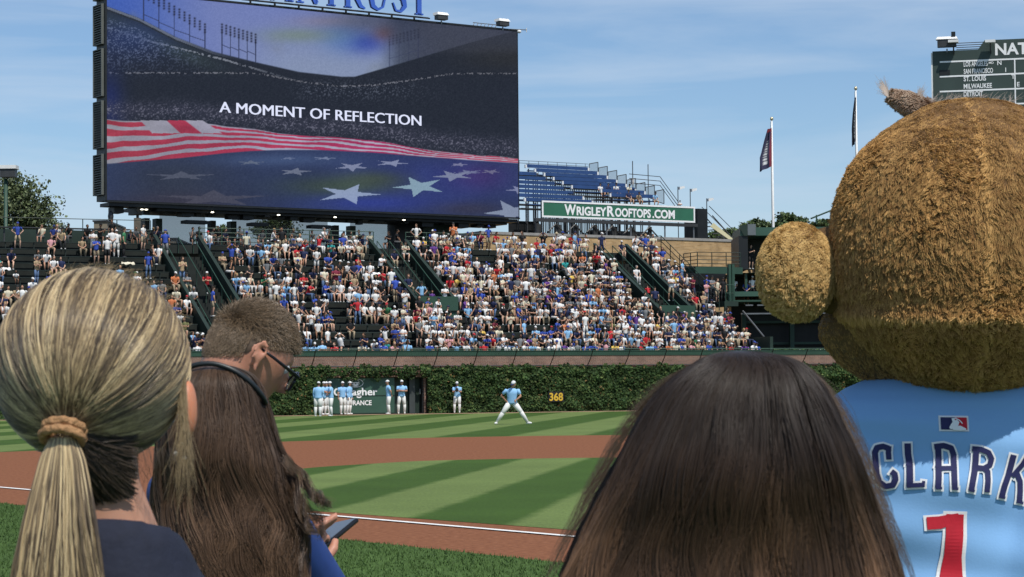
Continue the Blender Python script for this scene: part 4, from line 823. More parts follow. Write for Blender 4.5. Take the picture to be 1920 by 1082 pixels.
def tree(label, base, crown_c, cr_, n, seed, col=(.07, .105, .035), leaf=.28, group='trees beyond the ballpark'):
    r = np.random.default_rng(seed); base = np.array(base, float); cc_ = np.array(crown_c, float); cr_ = np.array(cr_, float)
    t = thing('tree', label, 'tree', base, group); mb = MB(); mb.tube([base, base * .5 + cc_ * .5 - (0, 0, cr_[2] * .3), cc_], [.32, .22, .08], 8)
    tips = []
    for k in range(46):
        d = r.normal(size=3); d /= np.linalg.norm(d); rad = r.uniform(.55, 1.06); tip = cc_ + d * cr_ * rad; tips.append(tip)
        s_ = base + (cc_ - base) * r.uniform(.55, .95)
        mb.tube([s_, (s_ + tip) / 2 + r.normal(0, .25, 3), tip], [.09, .05, .02], 5)
    mb.build('trunk', M['bark'], t, True)
    tips = np.array(tips); C = tips[r.integers(0, len(tips), n)] + r.normal(0, 1, (n, 3)) * cr_ * .17
    Nn = r.normal(size=(n, 3)) + (0, -.2, .5); Nn /= np.linalg.norm(Nn, axis=1)[:, None]
    u = np.cross(Nn, r.normal(size=(n, 3))); u /= np.linalg.norm(u, axis=1)[:, None]; v = np.cross(Nn, u); sz = (leaf * r.uniform(.6, 1.3, n))[:, None]
    V = np.stack([C - u * sz * .5, C + v * sz * .3, C + u * sz * .5, C - v * sz * .3], 1).reshape(-1, 3)
    cl = np.repeat(np.array(col)[None] * r.uniform(.55, 1.5, (n, 1)) * (1, 1, 1), 4, axis=0)
    qmesh('crown', V, np.arange(4 * n).reshape(-1, 4), M['leafm'], t, col=cl)
for (px, py, rx, rz_, Yt, lab, n) in ((24, 404, 78, 64, 162, 'large loose leaved tree behind the lamp post at far left', 9000), (84, 452, 52, 38, 168, 'smaller tree between the big left tree and the back railing', 4500),
                                 (-60, 400, 70, 70, 160, 'tree at the very edge beyond the left lamp post', 3000), (520, 432, 42, 24, 185, 'dark bushy treetop seen through the tinted sheet under the board', 2500), (415, 440, 18, 16, 190, 'small treetop beside the second steel column under the board', 900),
                                 (1418, 428, 26, 15, 165, 'pointed treetop above the left end of the camera booth', 2500), (1478, 420, 30, 17, 166, 'pointed treetop directly behind the flagpole base', 3500), (1550, 424, 30, 12, 168, 'low treetop between the ear and the costume head', 1500),
                                 (1385, 440, 30, 12, 230, 'far treetop over the white roof right of the roof stairs', 1800), (1350, 444, 24, 10, 232, 'far low treetop behind the roof stairs', 1200)):
    c = W(px, py, Yt); k = Yt / F; tree(lab, (c[0], Yt, 0), c, (rx * k, min(rx, 60) * k, rz_ * k), n, int(px + 99), (.11, .14, .062) if px < 100 else (.07, .105, .035), leaf=.30 if Yt < 200 else .4)
# ------------------------------------------------ small figures: players and spectators
class Fig:
    def __init__(s, n=6): s.V = []; s.T = []; s.P = []; s.k = 0; s.n = n
    def add(s, V, T, part): s.V.append(np.asarray(V, float)); s.T += [(a + s.k, b + s.k, c + s.k, part) for a, b, c in T]; s.P += [part] * len(V); s.k += len(V)
    def rings(s, R, part, tips=None):
        n = len(R[0]); k = len(R); V = list(np.concatenate(R)); T = []
        for i in range(k - 1):
            for j in range(n): a, b, c, d = i * n + j, i * n + (j + 1) % n, (i + 1) * n + (j + 1) % n, (i + 1) * n + j; T += [(a, b, c), (a, c, d)]
        m = len(V); V += [np.mean(R[0], 0) if tips is None else tips[0], np.mean(R[-1], 0) if tips is None else tips[1]]
        T += [(m, (j + 1) % n, j) for j in range(n)] + [(m + 1, (k - 1) * n + j, (k - 1) * n + (j + 1) % n) for j in range(n)]
        s.add(V, T, part)
    def limb(s, p, r, part):
        p = [np.array(q, float) for q in p]; R = []; n = s.n; d = p[-1] - p[0]; L_ = np.linalg.norm(d) + 1e-9
        u = np.array([1., 0, 0]) if abs(d[0]) < .8 * L_ else np.array([0, 0, 1.]);
        for i, q in enumerate(p):
            t = (p[min(i + 1, len(p) - 1)] - p[max(i - 1, 0)]); t = t / (np.linalg.norm(t) + 1e-9); u = u - t * np.dot(u, t); u /= np.linalg.norm(u); w_ = np.cross(t, u)
            a = np.arange(n) * 2 * math.pi / n; R.append(q + r[i] * (np.cos(a)[:, None] * u + np.sin(a)[:, None] * w_))
        t0 = (p[0] - p[1]) / (np.linalg.norm(p[0] - p[1]) + 1e-9); t1 = (p[-1] - p[-2]) / (np.linalg.norm(p[-1] - p[-2]) + 1e-9)
        s.rings(R, part, (p[0] + t0 * r[0] * .6, p[-1] + t1 * r[-1] * .6))
    def ell(s, c, r, part, B=None, lo=-90, hi=90, nu=None, nv=4):
        nu = nu or s.n + 2; R = []
        for i in range(nv + 1):
            a = math.radians(lo + (hi - lo) * (i + (.25 if i == 0 and lo == -90 else -.25 if i == nv and hi == 90 else 0)) / nv)
            q = np.array([[math.cos(2 * math.pi * j / nu) * math.cos(a), math.sin(2 * math.pi * j / nu) * math.cos(a), math.sin(a)] for j in range(nu)]) * r
            R.append((q @ B if B is not None else q) + c)
        s.rings(R, part)
SK, SH, PA, HA, SO, HR, BE, GL, BR_ = range(9)
def basis(yaw, pitch=0, roll=0):
    m = Matrix.Rotation(yaw, 3, 'Z') @ Matrix.Rotation(pitch, 3, 'X') @ Matrix.Rotation(roll, 3, 'Y'); return np.array(m).T
def figure(J, n=6, hat='cap', shorts=True, sleeve='short', head_yaw=0, head_pitch=0, fem=False, bulk=1.0, belt=False, glove=None, hd=False):
    f = Fig(n); g_ = lambda k: np.array(J[k], float); pel, nk = g_('pel'), g_('neck'); shl, shr = g_('shL'), g_('shR')
    up = (nk - pel) / np.linalg.norm(nk - pel); xa = shr - shl; xa -= up * np.dot(xa, up); xa /= np.linalg.norm(xa); ya = np.cross(up, xa)
    hx = (g_('hipR') - g_('hipL')); hx /= np.linalg.norm(hx)
    prof = [(-.08, .155, .115), (.06, .165, .12), (.35, .145 if not fem else .125, .105), (.62, .175, .125), (.86, .185, .115), (.97, .12, .08), (1.04, .055, .055)]
    R = []; m = n + 4; L_ = np.linalg.norm(nk - pel)
    for q, rx, ry in prof:
        a = np.arange(m) * 2 * math.pi / m; x_ = hx * (1 - min(1, q * 1.4)) + xa * min(1, max(0, q * 1.4)); x_ /= np.linalg.norm(x_)
        R.append(pel + up * L_ * q + bulk * (rx * np.cos(a)[:, None] * x_ + ry * np.sin(a)[:, None] * ya))
    f.rings(R, SH)
    hc_ = g_('head'); f.limb([nk - up * .04, hc_ - up * .03], [.052, .05], SK)
    B = basis(head_yaw, head_pitch); f.ell(hc_, (.078, .095, .115), SK, B, nv=6 if hd else 4, nu=n + 4)
    f.ell(hc_ + np.array((0, -.10, -.01)) @ B, (.014, .02, .025), SK, B, nv=2, nu=5)
    if hat == 'cap':
        f.ell(hc_ + np.array((0, .005, .025)) @ B, (.09, .11, .105), HA, B, 0, 90, nv=3); f.ell(hc_ + np.array((0, -.12, .04)) @ B, (.07, .08, .012), BR_, B, nv=2)
        f.ell(hc_ + np.array((0, .03, -.01)) @ B, (.082, .085, .07), HR, B, nv=3)
    elif hat == 'hat':
        f.ell(hc_ + np.array((0, 0, .03)) @ B, (.09, .105, .11), HA, B, 0, 90, nv=3); f.ell(hc_ + np.array((0, 0, .04)) @ B, (.17, .18, .012), HA, B, nv=2)
    elif hat == 'long':
        f.ell(hc_ + np.array((0, .02, .02)) @ B, (.092, .105, .115), HR, B, -20, 90, nv=4); f.ell(hc_ + np.array((0, .06, -.12)) @ B, (.095, .05, .17), HR, B, nv=4)
    else: f.ell(hc_ + np.array((0, .02, .03)) @ B, (.085, .10, .105), HR, B, -15, 90, nv=4)
    for s_ in 'LR':
        a, e, h = g_('sh' + s_), g_('el' + s_), g_('ha' + s_); b_ = bulk
        mid = a * .35 + e * .65
        f.limb([a, mid if sleeve == 'short' else e], [.062 * b_, .055 * b_ if sleeve == 'short' else .05 * b_], SH)
        if sleeve == 'short': f.limb([mid, e, h], [.042, .04, .028], SK)
        else: f.limb([e, h], [.046, .034], SH)
        d = (h - e) / (np.linalg.norm(h - e) + 1e-9)
        if glove == s_: f.ell(h + d * .08, (.10, .07, .13), GL, nv=3)
        else: f.ell(h + d * .06, (.035, .045, .06), SK, nv=3)
        hp, kn, an = g_('hip' + s_), g_('kn' + s_), g_('an' + s_)
        if shorts: f.limb([hp, hp * .15 + kn * .85], [.098 * b_, .08 * b_], PA); f.limb([hp * .2 + kn * .8, kn, an], [.06, .055, .036], SK)
        else: f.limb([hp, (hp + kn) / 2, kn], [.098 * b_, .088 * b_, .07 * b_], PA); f.limb([kn, kn * .6 + an * .4, an], [.068 * b_, .064 * b_, .05], PA)
        ft = J.get('ft' + s_, (0, -1)); fd = np.array([ft[0], ft[1], 0.]); fd /= np.linalg.norm(fd); Bf = np.array([np.cross(fd, (0, 0, 1)), fd, (0, 0, 1)])
        f.ell(an + fd * .06 + (0, 0, -.035), (.045, .13, .045), SO, Bf, nv=3)
    if belt:
        a = np.arange(m) * 2 * math.pi / m; R = [pel + up * (L_ * .02 + z) + (.17 * np.cos(a)[:, None] * hx + .125 * np.sin(a)[:, None] * ya) for z in (-.02, .025)]; f.rings(R, BE)
    return f
def J_sit(r, arms=None):
    ln_ = r.uniform(-.06, .5); kx = r.uniform(.1, .2); L_ = .52
    pel = np.array((0, .02, .54)); nk = pel + np.array((r.uniform(-.09, .09), -math.sin(ln_) * L_, math.cos(ln_) * L_)); hd = nk + (r.uniform(-.02, .02), -.04 - ln_ * .1, .17)
    J = dict(pel=pel, neck=nk, head=hd, shL=nk + (-.19, .0, -.05), shR=nk + (.19, .0, -.05), hipL=(-.09, 0, .52), hipR=(.09, 0, .52), knL=(-kx, -.42, .5), knR=(kx, -.42, .5), anL=(-kx * .8, -.38 - r.uniform(-.1, .1), .08), anR=(kx * .8, -.38 - r.uniform(-.1, .1), .08))
    arms = arms or r.choice(['knees', 'knees', 'phone', 'cross', 'chin', 'lap', 'up'] if r.random() < .3 else ['knees', 'lap', 'cross', 'phone', 'chin', 'knees'])
    if arms == 'knees': J.update(elL=nk + (-.24, -.12, -.29), elR=nk + (.24, -.12, -.29), haL=(-kx, -.34, .58), haR=(kx, -.34, .58))
    elif arms == 'lap': J.update(elL=nk + (-.24, -.06, -.31), elR=nk + (.24, -.06, -.31), haL=(-.05, -.26, .60), haR=(.05, -.26, .60))
    elif arms == 'phone': J.update(elL=nk + (-.22, -.14, -.28), elR=nk + (.22, -.14, -.28), haL=nk + (-.05, -.34, -.17), haR=nk + (.05, -.34, -.17))
    elif arms == 'cross': J.update(elL=nk + (-.25, -.08, -.27), elR=nk + (.25, -.08, -.27), haL=nk + (.08, -.2, -.25), haR=nk + (-.08, -.2, -.22))
    elif arms == 'chin': J.update(elL=(-kx, -.32, .62), elR=nk + (.23, -.1, -.3), haL=nk + (-.03, -.12, .04), haR=(kx, -.3, .6))
    else: J.update(elL=nk + (-.3, -.05, .05), elR=nk + (.3, -.05, .05), haL=nk + (-.14, -.08, .2), haR=nk + (.14, -.08, .2))
    return J
def J_stand(r, arms=None, h=1.0):
    pel = np.array((r.uniform(-.03, .03), 0, .93)); nk = pel + np.array((r.uniform(-.02, .02), -.03, .53)); hd = nk + (0, -.03, .17); w_ = r.uniform(.09, .17)
    J = dict(pel=pel, neck=nk, head=hd, shL=nk + (-.19, 0, -.05), shR=nk + (.19, 0, -.05), hipL=pel + (-.09, 0, -.03), hipR=pel + (.09, 0, -.03), knL=(-w_, -.03, .49), knR=(w_, -.03, .49), anL=(-w_, .02, .08), anR=(w_, .02, .08))
    arms = arms or r.choice(['front', 'front', 'hips', 'down', 'phone', 'cross'])
    if arms == 'front': J.update(elL=nk + (-.25, -.02, -.31), elR=nk + (.25, -.02, -.31), haL=nk + (-.04, -.16, -.47), haR=nk + (.04, -.16, -.47))
    elif arms == 'hips': J.update(elL=nk + (-.37, .06, -.27), elR=nk + (.37, .06, -.27), haL=nk + (-.2, -.05, -.43), haR=nk + (.2, -.05, -.43))
    elif arms == 'down': J.update(elL=nk + (-.25, .02, -.33), elR=nk + (.25, .02, -.33), haL=nk + (-.25, -.04, -.57), haR=nk + (.25, -.04, -.57))
    elif arms == 'phone': J.update(elL=nk + (-.22, -.1, -.3), elR=nk + (.22, -.1, -.3), haL=nk + (-.05, -.32, -.2), haR=nk + (.05, -.32, -.2))
    elif arms == 'back': J.update(elL=nk + (-.27, .1, -.3), elR=nk + (.27, .1, -.3), haL=nk + (-.08, .16, -.48), haR=nk + (.08, .16, -.48))
    elif arms == 'up': J.update(elL=nk + (-.3, -.05, .05), elR=nk + (.25, .02, -.33), haL=nk + (-.22, -.08, .3), haR=nk + (.25, -.04, -.57))
    else: J.update(elL=nk + (-.26, -.06, -.28), elR=nk + (.26, -.06, -.28), haL=nk + (.1, -.2, -.27), haR=nk + (-.1, -.2, -.24))
    return J
SHIRT = {'white': (.84, .83, .81), 'cream': (.72, .66, .50), 'royal blue': (.045, .09, .42), 'light blue': (.28, .52, .78), 'navy': (.022, .03, .085), 'grey': (.2, .21, .22), 'black': (.018, .018, .02), 'red': (.55, .03, .04), 'pink': (.66, .34, .36),
         'tan': (.45, .33, .2), 'purple': (.15, .06, .28), 'teal': (.04, .38, .36), 'green': (.05, .2, .09), 'maroon': (.2, .025, .05), 'yellow': (.75, .52, .12), 'olive': (.16, .17, .07), 'orange': (.62, .2, .08)}
PANT = {'k': (.38, .3, .2), 'd': (.10, .16, .28), 'b': (.02, .02, .022), 'n': (.03, .04, .08), 'w': (.7, .69, .66), 'g': (.2, .2, .2)}
SKINS = [(.62, .36, .25), (.55, .30, .20), (.68, .42, .30), (.38, .20, .12), (.16, .08, .05), (.5, .27, .17)]
HAIRS = [(.04, .025, .015), (.09, .05, .03), (.36, .24, .11), (.015, .012, .01), (.2, .2, .2)]
M['people'] = mat('clothing_and_skin', (0, 0, 0), .75, .10, 9, attr='col', spec=.25)
def paint(f, cols):
    P_ = np.array(f.P); C = np.zeros((f.k, 3)); 
    for k, c in cols.items(): C[P_ == k] = c
    return C
PEOPLE = []      # every spectator: dict
def spectator(pos, B, pose, shirt, pant, hat, hatc, r, dark=1.0, label=None, arms=None, long_=None):
    seated = pose == 'seated'; J = J_sit(r, arms) if seated else J_stand(r, arms); fem = hat == 'long'
    sh = r.random() < .62 and pant != 'd'; fig = figure(J, 6, hat, sh, 'long' if long_ else 'short', r.uniform(-.5, .5), r.uniform(-.1, .3), fem, r.uniform(.82, 1.06))
    sk = np.array(SKINS[r.choices(range(6), [5, 5, 4, 2, 1, 3])[0]]) * r.uniform(.85, 1.1); hr = HAIRS[r.choices(range(5), [4, 4, 3, 3, 1])[0]]
    sc_ = r.uniform(.86, .98) * (1 if r.random() > .06 else .72)
    V = np.concatenate(fig.V) * sc_ @ B + np.asarray(pos)
    T = np.array([t[:3] for t in fig.T])
    cs = np.array(SHIRT[shirt]) * r.uniform(.85, 1.1)
    C = paint(fig, {SK: sk, SH: cs, PA: np.array(PANT[pant]) * r.uniform(.8, 1.2), HA: hatc, BR_: hatc, SO: (.7, .7, .68) if r.random() < .6 else (.05, .05, .06), HR: hr, BE: (0, 0, 0), GL: (0, 0, 0)})
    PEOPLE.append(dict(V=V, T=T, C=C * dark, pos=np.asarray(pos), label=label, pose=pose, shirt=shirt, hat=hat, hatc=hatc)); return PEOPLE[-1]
HATS = {'white cap': ('cap', (.75, .74, .72)), 'blue cap': ('cap', (.04, .07, .32)), 'navy cap': ('cap', (.02, .025, .07)), 'dark cap': ('cap', (.03, .03, .03)), 'red cap': ('cap', (.5, .04, .05)), 'sun hat': ('hat', (.6, .5, .34)), 'long hair': ('long', (0, 0, 0)), 'short hair': ('short', (0, 0, 0)), 'green cap': ('cap', (.05, .15, .06))}
def wallB(yaw=0): return basis(yaw) @ np.array([WT, WN, (0, 0, 1)])
def row_for(px, py, hz):   # row whose sitter's head shows nearest to the wanted height
    best = None
    for i in range(ROWS + 1):
        m = mr_(i) + .5; s = s_at(px, m); y = proj(SB(s, m, zr(i) + hz))[1]
        if best is None or abs(y - py) < best[0]: best = (abs(y - py), i, s)
    return best[1], best[2]
used = {}
pr = random.Random(11)
def ordn(i): return ['front', 'second', 'third', 'fourth', 'fifth', 'sixth', 'seventh', 'eighth', 'ninth', 'tenth', 'eleventh', 'twelfth', 'thirteenth', 'fourteenth', 'fifteenth', 'sixteenth', 'top'][i]
def nota(px, py, pose, shirt, pant, hat, what, arms=None, yaw=0, dark=1, long_=None):
    i, s = row_for(px, py, 1.22 if pose == 'seated' else 1.62); used.setdefault(i, []).append(s)
    m = mr_(i) + (.5 if pose == 'seated' else .22); z = zr(i)
    h, hc_ = HATS[hat]; return spectator(SB(s, m, z + .002), wallB(yaw), pose, shirt, pant, h, hc_, pr, dark, what, arms, long_)
NL = [
 (30, 418, 'standing', 'royal blue', 'k', 'blue cap', 'man in blue shirt and khaki shorts standing alone near the lamp post, hands on hips', 'hips'),
 (93, 437, 'seated', 'pink', 'k', 'long hair', 'seated woman in pink beside a man in tan, top row at far left', 'lap'),
 (114, 435, 'seated', 'tan', 'b', 'dark cap', 'seated man in tan shirt, knees wide, top row beside the woman in pink', 'knees'),
 (153, 437, 'seated', 'tan', 'k', 'long hair', 'seated long haired blonde woman in beige, alone in the top row left of a standing group', 'lap'),
 (178, 440, 'standing', 'royal blue', 'k', 'sun hat', 'standing person in blue top and khaki shorts at the left of the top group', 'phone'),
 (172, 430, 'standing', 'white', 'g', 'dark cap', 'standing person in white half hidden behind the one in blue, top group', None),
 (198, 446, 'standing', 'white', 'b', 'white cap', 'man in white shirt, white cap and black shorts standing with the top left group', 'down', 3.0),
 (207, 432, 'standing', 'white', 'w', 'short hair', 'standing person in white between the white capped man and the jersey wearer', None),
 (215, 431, 'standing', 'white', 'w', 'white cap', 'standing woman in white sleeveless jersey seen from behind in the top left group', 'down', 3.1),
 (229, 434, 'standing', 'green', 'b', 'short hair', 'standing person in dark green shirt at the right end of the top left group', 'down', 1.2),
 (307, 430, 'standing', 'royal blue', 'g', 'blue cap', 'man in royal blue shirt and dark shorts standing beside the first steel column', 'down', 2.6),
 (17, 472, 'seated', 'navy', 'b', 'navy cap', 'seated man in navy, leaning over his knees below the lamp post', 'knees'),
 (68, 464, 'seated', 'grey', 'k', 'long hair', 'seated blonde woman in grey beside a white shirted man, far left benches', 'lap'),
 (84, 462, 'seated', 'white', 'b', 'dark cap', 'seated man in white shirt and dark cap beside the blonde woman, far left benches', 'knees'),
 (29, 496, 'seated', 'white', 'k', 'short hair', 'seated man in white T-shirt sitting by himself at far left', 'knees'),
 (98, 486, 'seated', 'white', 'k', 'short hair', 'seated man in white beside a person in navy, just over the blonde head', 'lap'),
 (115, 487, 'seated', 'navy', 'k', 'long hair', 'seated person in navy beside a man in white, just over the blonde head', 'lap'),
 (59, 516, 'seated', 'white', 'k', 'white cap', 'seated man in white with white cap near the left of the blonde head', 'knees'),
 (78, 518, 'seated', 'white', 'k', 'short hair', 'seated person in plain white close to the blonde head, hatless', 'lap'),
 (13, 530, 'seated', 'cream', 'k', 'short hair', 'seated person in cream at the extreme left edge of the crowd', 'lap'),
 (31, 529, 'seated', 'tan', 'b', 'dark cap', 'seated person in dark cap and tan between two in cream at far left', 'lap'),
 (38, 542, 'seated', 'cream', 'k', 'white cap', 'seated man in cream with white cap, low at far left', 'cross'),
 (223, 499, 'seated', 'light blue', 'k', 'short hair', 'seated man in light blue just above the right of the blonde head', 'knees'),
 (249, 505, 'standing', 'white', 'b', 'green cap', 'person in white with green cap rising above the blonde head', 'down', 1.5),
 (272, 520, 'seated', 'navy', 'b', 'long hair', 'seated person in navy left of a man in light blue, right of the blonde head', 'lap'),
 (290, 518, 'seated', 'light blue', 'k', 'short hair', 'seated man in light blue between navy and grey shirts, right of the blonde head', 'knees'),
 (303, 519, 'seated', 'grey', 'n', 'dark cap', 'seated man in grey and dark cap left of the stair well', 'knees'),
 (338, 481, 'standing', 'tan', 'd', 'long hair', 'woman in tan top and denim shorts standing left of the first stair well', 'phone'),
 (327, 513, 'seated', 'orange', 'k', 'white cap', 'seated person with orange top and wide white cap left of the first stair well', 'lap'),
 (350, 511, 'seated', 'grey', 'k', 'dark cap', 'seated man in grey check shirt beside the first stair well', 'cross'),
 (331, 535, 'seated', 'cream', 'k', 'short hair', 'seated person in cream T-shirt below the woman in denim shorts', 'lap'),
 (388, 512, 'seated', 'red', 'b', 'white cap', 'seated man in bright red with white cap at the foot of the first stair well', 'cross'),
 (395, 543, 'standing', 'royal blue', 'k', 'short hair', 'man in royal blue standing above the short haired man head', 'down', 1.6),
 (362, 540, 'seated', 'white', 'b', 'long hair', 'seated person in white left of the man in royal blue', 'lap'),
 (434, 465, 'seated', 'royal blue', 'b', 'blue cap', 'seated person in royal blue raising both arms, right of the first stair well', 'up'),
 (449, 466, 'seated', 'grey', 'b', 'blue cap', 'seated man in grey with blue cap second from the first stair well, high row', 'lap'),
 (467, 464, 'seated', 'white', 'd', 'short hair', 'seated person in white and jeans, third from the first stair well, high row', 'lap'),
 (487, 466, 'seated', 'black', 'k', 'dark cap', 'seated man in black with dark cap beneath the second steel column', 'knees'),
 (500, 447, 'seated', 'light blue', 'k', 'white cap', 'seated man in light blue in the top row right of the second steel column', 'knees'),
 (517, 446, 'seated', 'black', 'k', 'white cap', 'seated man in black sleeveless top with white cap, top row', 'chin'),
 (534, 447, 'seated', 'white', 'k', 'short hair', 'seated person in white leaning on knees, top row under the board', 'knees'),
 (551, 446, 'seated', 'navy', 'k', 'blue cap', 'seated man in navy lettered shirt, top row under the board', 'cross'),
 (585, 446, 'seated', 'navy', 'b', 'white cap', 'seated person in navy with white cap next to the woman in the long white dress', 'lap'),
 (590, 462, 'standing', 'white', 'w', 'long hair', 'woman in a long white dress standing in a high row under the board', 'front'),
 (621, 448, 'seated', 'teal', 'b', 'blue cap', 'seated person in turquoise in the top row under the board', 'cross'),
 (638, 450, 'seated', 'cream', 'b', 'short hair', 'seated man in cream, top row between turquoise and a white shirt', 'knees'),
 (652, 456, 'seated', 'white', 'b', 'dark cap', 'seated man in white with crossed arms, high row above the standing men', 'cross'),
 (510, 475, 'seated', 'royal blue', 'g', 'dark cap', 'seated man in blue and white shirt, second high row under the board', 'lap'),
 (527, 477, 'seated', 'grey', 'g', 'dark cap', 'seated man in grey beside the blue and white shirt, high row', 'lap'),
 (540, 482, 'seated', 'black', 'k', 'long hair', 'seated person in black shirt, elbows on knees, high row', 'knees'),
 (557, 474, 'seated', 'cream', 'k', 'sun hat', 'seated man in cream polo with straw hat and wide knees, high row', 'knees'),
 (568, 520, 'seated', 'red', 'w', 'short hair', 'seated person in red shirt above a person in white, middle of the section', 'cross'),
 (585, 498, 'seated', 'navy', 'k', 'dark cap', 'seated man in dark navy left of a white shirt, middle rows under the board', 'knees'),
 (605, 496, 'seated', 'white', 'b', 'dark cap', 'seated man in white with wide sleeves, middle rows under the board', 'lap'),
 (627, 501, 'standing', 'maroon', 'k', 'short hair', 'man in maroon shirt and khaki shorts standing in the middle rows', 'cross'),
 (649, 493, 'seated', 'white', 'k', 'white cap', 'seated person in white with white cap right of the man in maroon', 'lap'),
 (685, 497, 'standing', 'white', 'k', 'short hair', 'large man in white shirt standing with his back turned, middle rows', 'front', 3.1),
 (651, 541, 'standing', 'white', 'b', 'long hair', 'first from left of four people standing in a line, white top and black shorts', 'front'),
 (667, 543, 'standing', 'light blue', 'w', 'short hair', 'second of four people standing in a line, light blue shirt', 'front'),
 (682, 543, 'standing', 'white', 'b', 'short hair', 'third of four people standing in a line, white shirt', 'front'),
 (700, 542, 'standing', 'white', 'b', 'short hair', 'last of four people standing in a line, white jersey with wide sleeves', 'front'),
 (717, 544, 'standing', 'black', 'b', 'dark cap', 'heavy man all in black standing right of the line of four', 'front'),
 (738, 518, 'standing', 'royal blue', 'k', 'blue cap', 'man in royal blue standing with back turned beside the second stair well', 'down', 3.0),
 (766, 516, 'seated', 'navy', 'k', 'short hair', 'seated man in navy and white baseball shirt left of the second stair well', 'lap'),
 (786, 528, 'standing', 'light blue', 'b', 'dark cap', 'person in light blue standing with arms wide at the second stair well', 'hips'),
 (807, 524, 'standing', 'purple', 'b', 'short hair', 'person in purple standing in front of the second stair well', 'front'),
 (830, 529, 'standing', 'white', 'g', 'white cap', 'man in white shirt and white cap standing right of the person in purple', 'cross'),
 (738, 470, 'seated', 'navy', 'k', 'navy cap', 'seated man in dark navy left of the railing landing under the board', 'knees'),
 (758, 453, 'seated', 'cream', 'w', 'dark cap', 'seated person in cream and white trousers at the railing landing', 'cross'),
 (532, 548, 'seated', 'royal blue', 'b', 'blue cap', 'seated person in royal blue sweatshirt with white print, above the man head', 'knees'),
 (553, 560, 'seated', 'white', 'k', 'short hair', 'seated man in white just above and right of the man head', 'lap'),
 (560, 585, 'seated', 'white', 'b', 'short hair', 'man in white T-shirt leaning forward right of the man head', 'hips'),
 (811, 433, 'seated', 'royal blue', 'k', 'white cap', 'seated person in blue top in front of the wide board column', 'lap'),
 (814, 452, 'seated', 'purple', 'k', 'short hair', 'seated person in violet shorts set below the wide board column', 'knees'),
 (876, 458, 'seated', 'light blue', 'd', 'dark cap', 'seated person in light blue and jeans by herself right of the wide column', 'lap'),
 (895, 478, 'seated', 'white', 'b', 'short hair', 'seated person in white with black trousers, high row right of the second stair well', 'lap'),
 (1070, 443, 'seated', 'red', 'k', 'dark cap', 'seated person in bright red against the tan brick wall, top row', 'cross'),
 (1125, 438, 'standing', 'navy', 'n', 'white cap', 'guard in navy uniform and white cap standing before the tan brick wall', 'down'),
 (1166, 455, 'seated', 'navy', 'k', 'white cap', 'seated man in slate blue with white cap at the top of the third stair well', 'knees'),
 (1192, 456, 'seated', 'white', 'k', 'dark cap', 'seated man in white at the top of the third stair well, facing the field', 'knees'),
 (1148, 480, 'standing', 'cream', 'g', 'white cap', 'person in cream and white bending at the third stair well', 'phone'),
 (1087, 487, 'standing', 'grey', 'g', 'short hair', 'man all in grey standing in the dense crowd below the tan wall', 'cross'),
 (1060, 488, 'seated', 'teal', 'g', 'dark cap', 'seated person in teal shirt left of the man standing in grey', 'lap'),
 (995, 492, 'seated', 'royal blue', 'g', 'navy cap', 'seated person in royal blue beside an open gap in the upper crowd', 'lap'),
 (1017, 497, 'seated', 'grey', 'g', 'dark cap', 'seated man in grey at the left edge of the open bench gap', 'knees'),
 (1216, 520, 'seated', 'red', 'b', 'short hair', 'person in red seen from behind on the narrow strip right of the third stair well', 'lap', 2.8),
 (1224, 538, 'standing', 'navy', 'b', 'short hair', 'guard in dark clothes standing at the bottom end of the third stair well', 'down', 2.9),
 (1193, 494, 'seated', 'white', 'w', 'short hair', 'person in white top of the narrow strip right of the third stair well', 'knees'),
 (908, 640, 'seated', 'red', 'k', 'dark cap', 'person in solid red leaning on the front wall right of the doorway', 'lap', 2.9),
 (912, 620, 'seated', 'royal blue', 'b', 'white cap', 'person in royal blue directly above the one in solid red', 'cross'),
 (650, 640, 'seated', 'light blue', 'b', 'short hair', 'man in light blue leaning over the front wall above the advertising door', 'lap'),
 (571, 638, 'seated', 'light blue', 'k', 'blue cap', 'leftmost light blue shirt of three in the front row, right of the glasses', 'lap'),
 (587, 636, 'seated', 'light blue', 'k', 'white cap', 'middle light blue shirt of three in the front row', 'lap'),
 (604, 640, 'seated', 'light blue', 'k', 'long hair', 'rightmost light blue shirt of three in the front row', 'cross'),
 (655, 600, 'seated', 'black', 'k', 'dark cap', 'man in black sitting alone beside the empty bench gap, low rows', 'lap'),
 (371, 640, 'seated', 'white', 'b', 'dark cap', 'person in white jersey numbered 44 with back turned in the front row', 'lap', 3.14),
 (1108, 560, 'seated', 'light blue', 'k', 'white cap', 'seated fan in pale blue amid white shirts, above the long dark hair', 'lap'),
]
for q in NL:
    px, py, pose, shirt, pant, hat, what, arms = q[:8]; nota(px, py, pose, shirt, pant, hat, what, arms, q[8] if len(q) > 8 else 0)
def occ(px, i, s):
    if i == 0 and px > 380: return .97
    if px < 345: return (0 if i > 11 else .16 if i > 8 else .55) if px < 250 else (.08 if i > 9 else .62)
    if px < 440 and s < 9: return .8 if i < 11 else .25
    if s < 9.1:
        if i >= 15: return .5 if px < 690 else .1
        if i >= 12: return .22 if px > 570 else .5
        if 612 < px < 720 and i in (2, 3, 4): return .18
        if i >= 9: return .5 if px < 680 else .35
        return .62 if px < 700 else .85
    if s < 24.5:
        if 870 < px < 1000 and i >= 14: return .5
        if 1010 < px < 1060 and i in (11, 12): return .1
        if 1000 < px < 1030 and i in (4, 5, 6): return .35
        return .93 if px > 980 else .82
    return .97
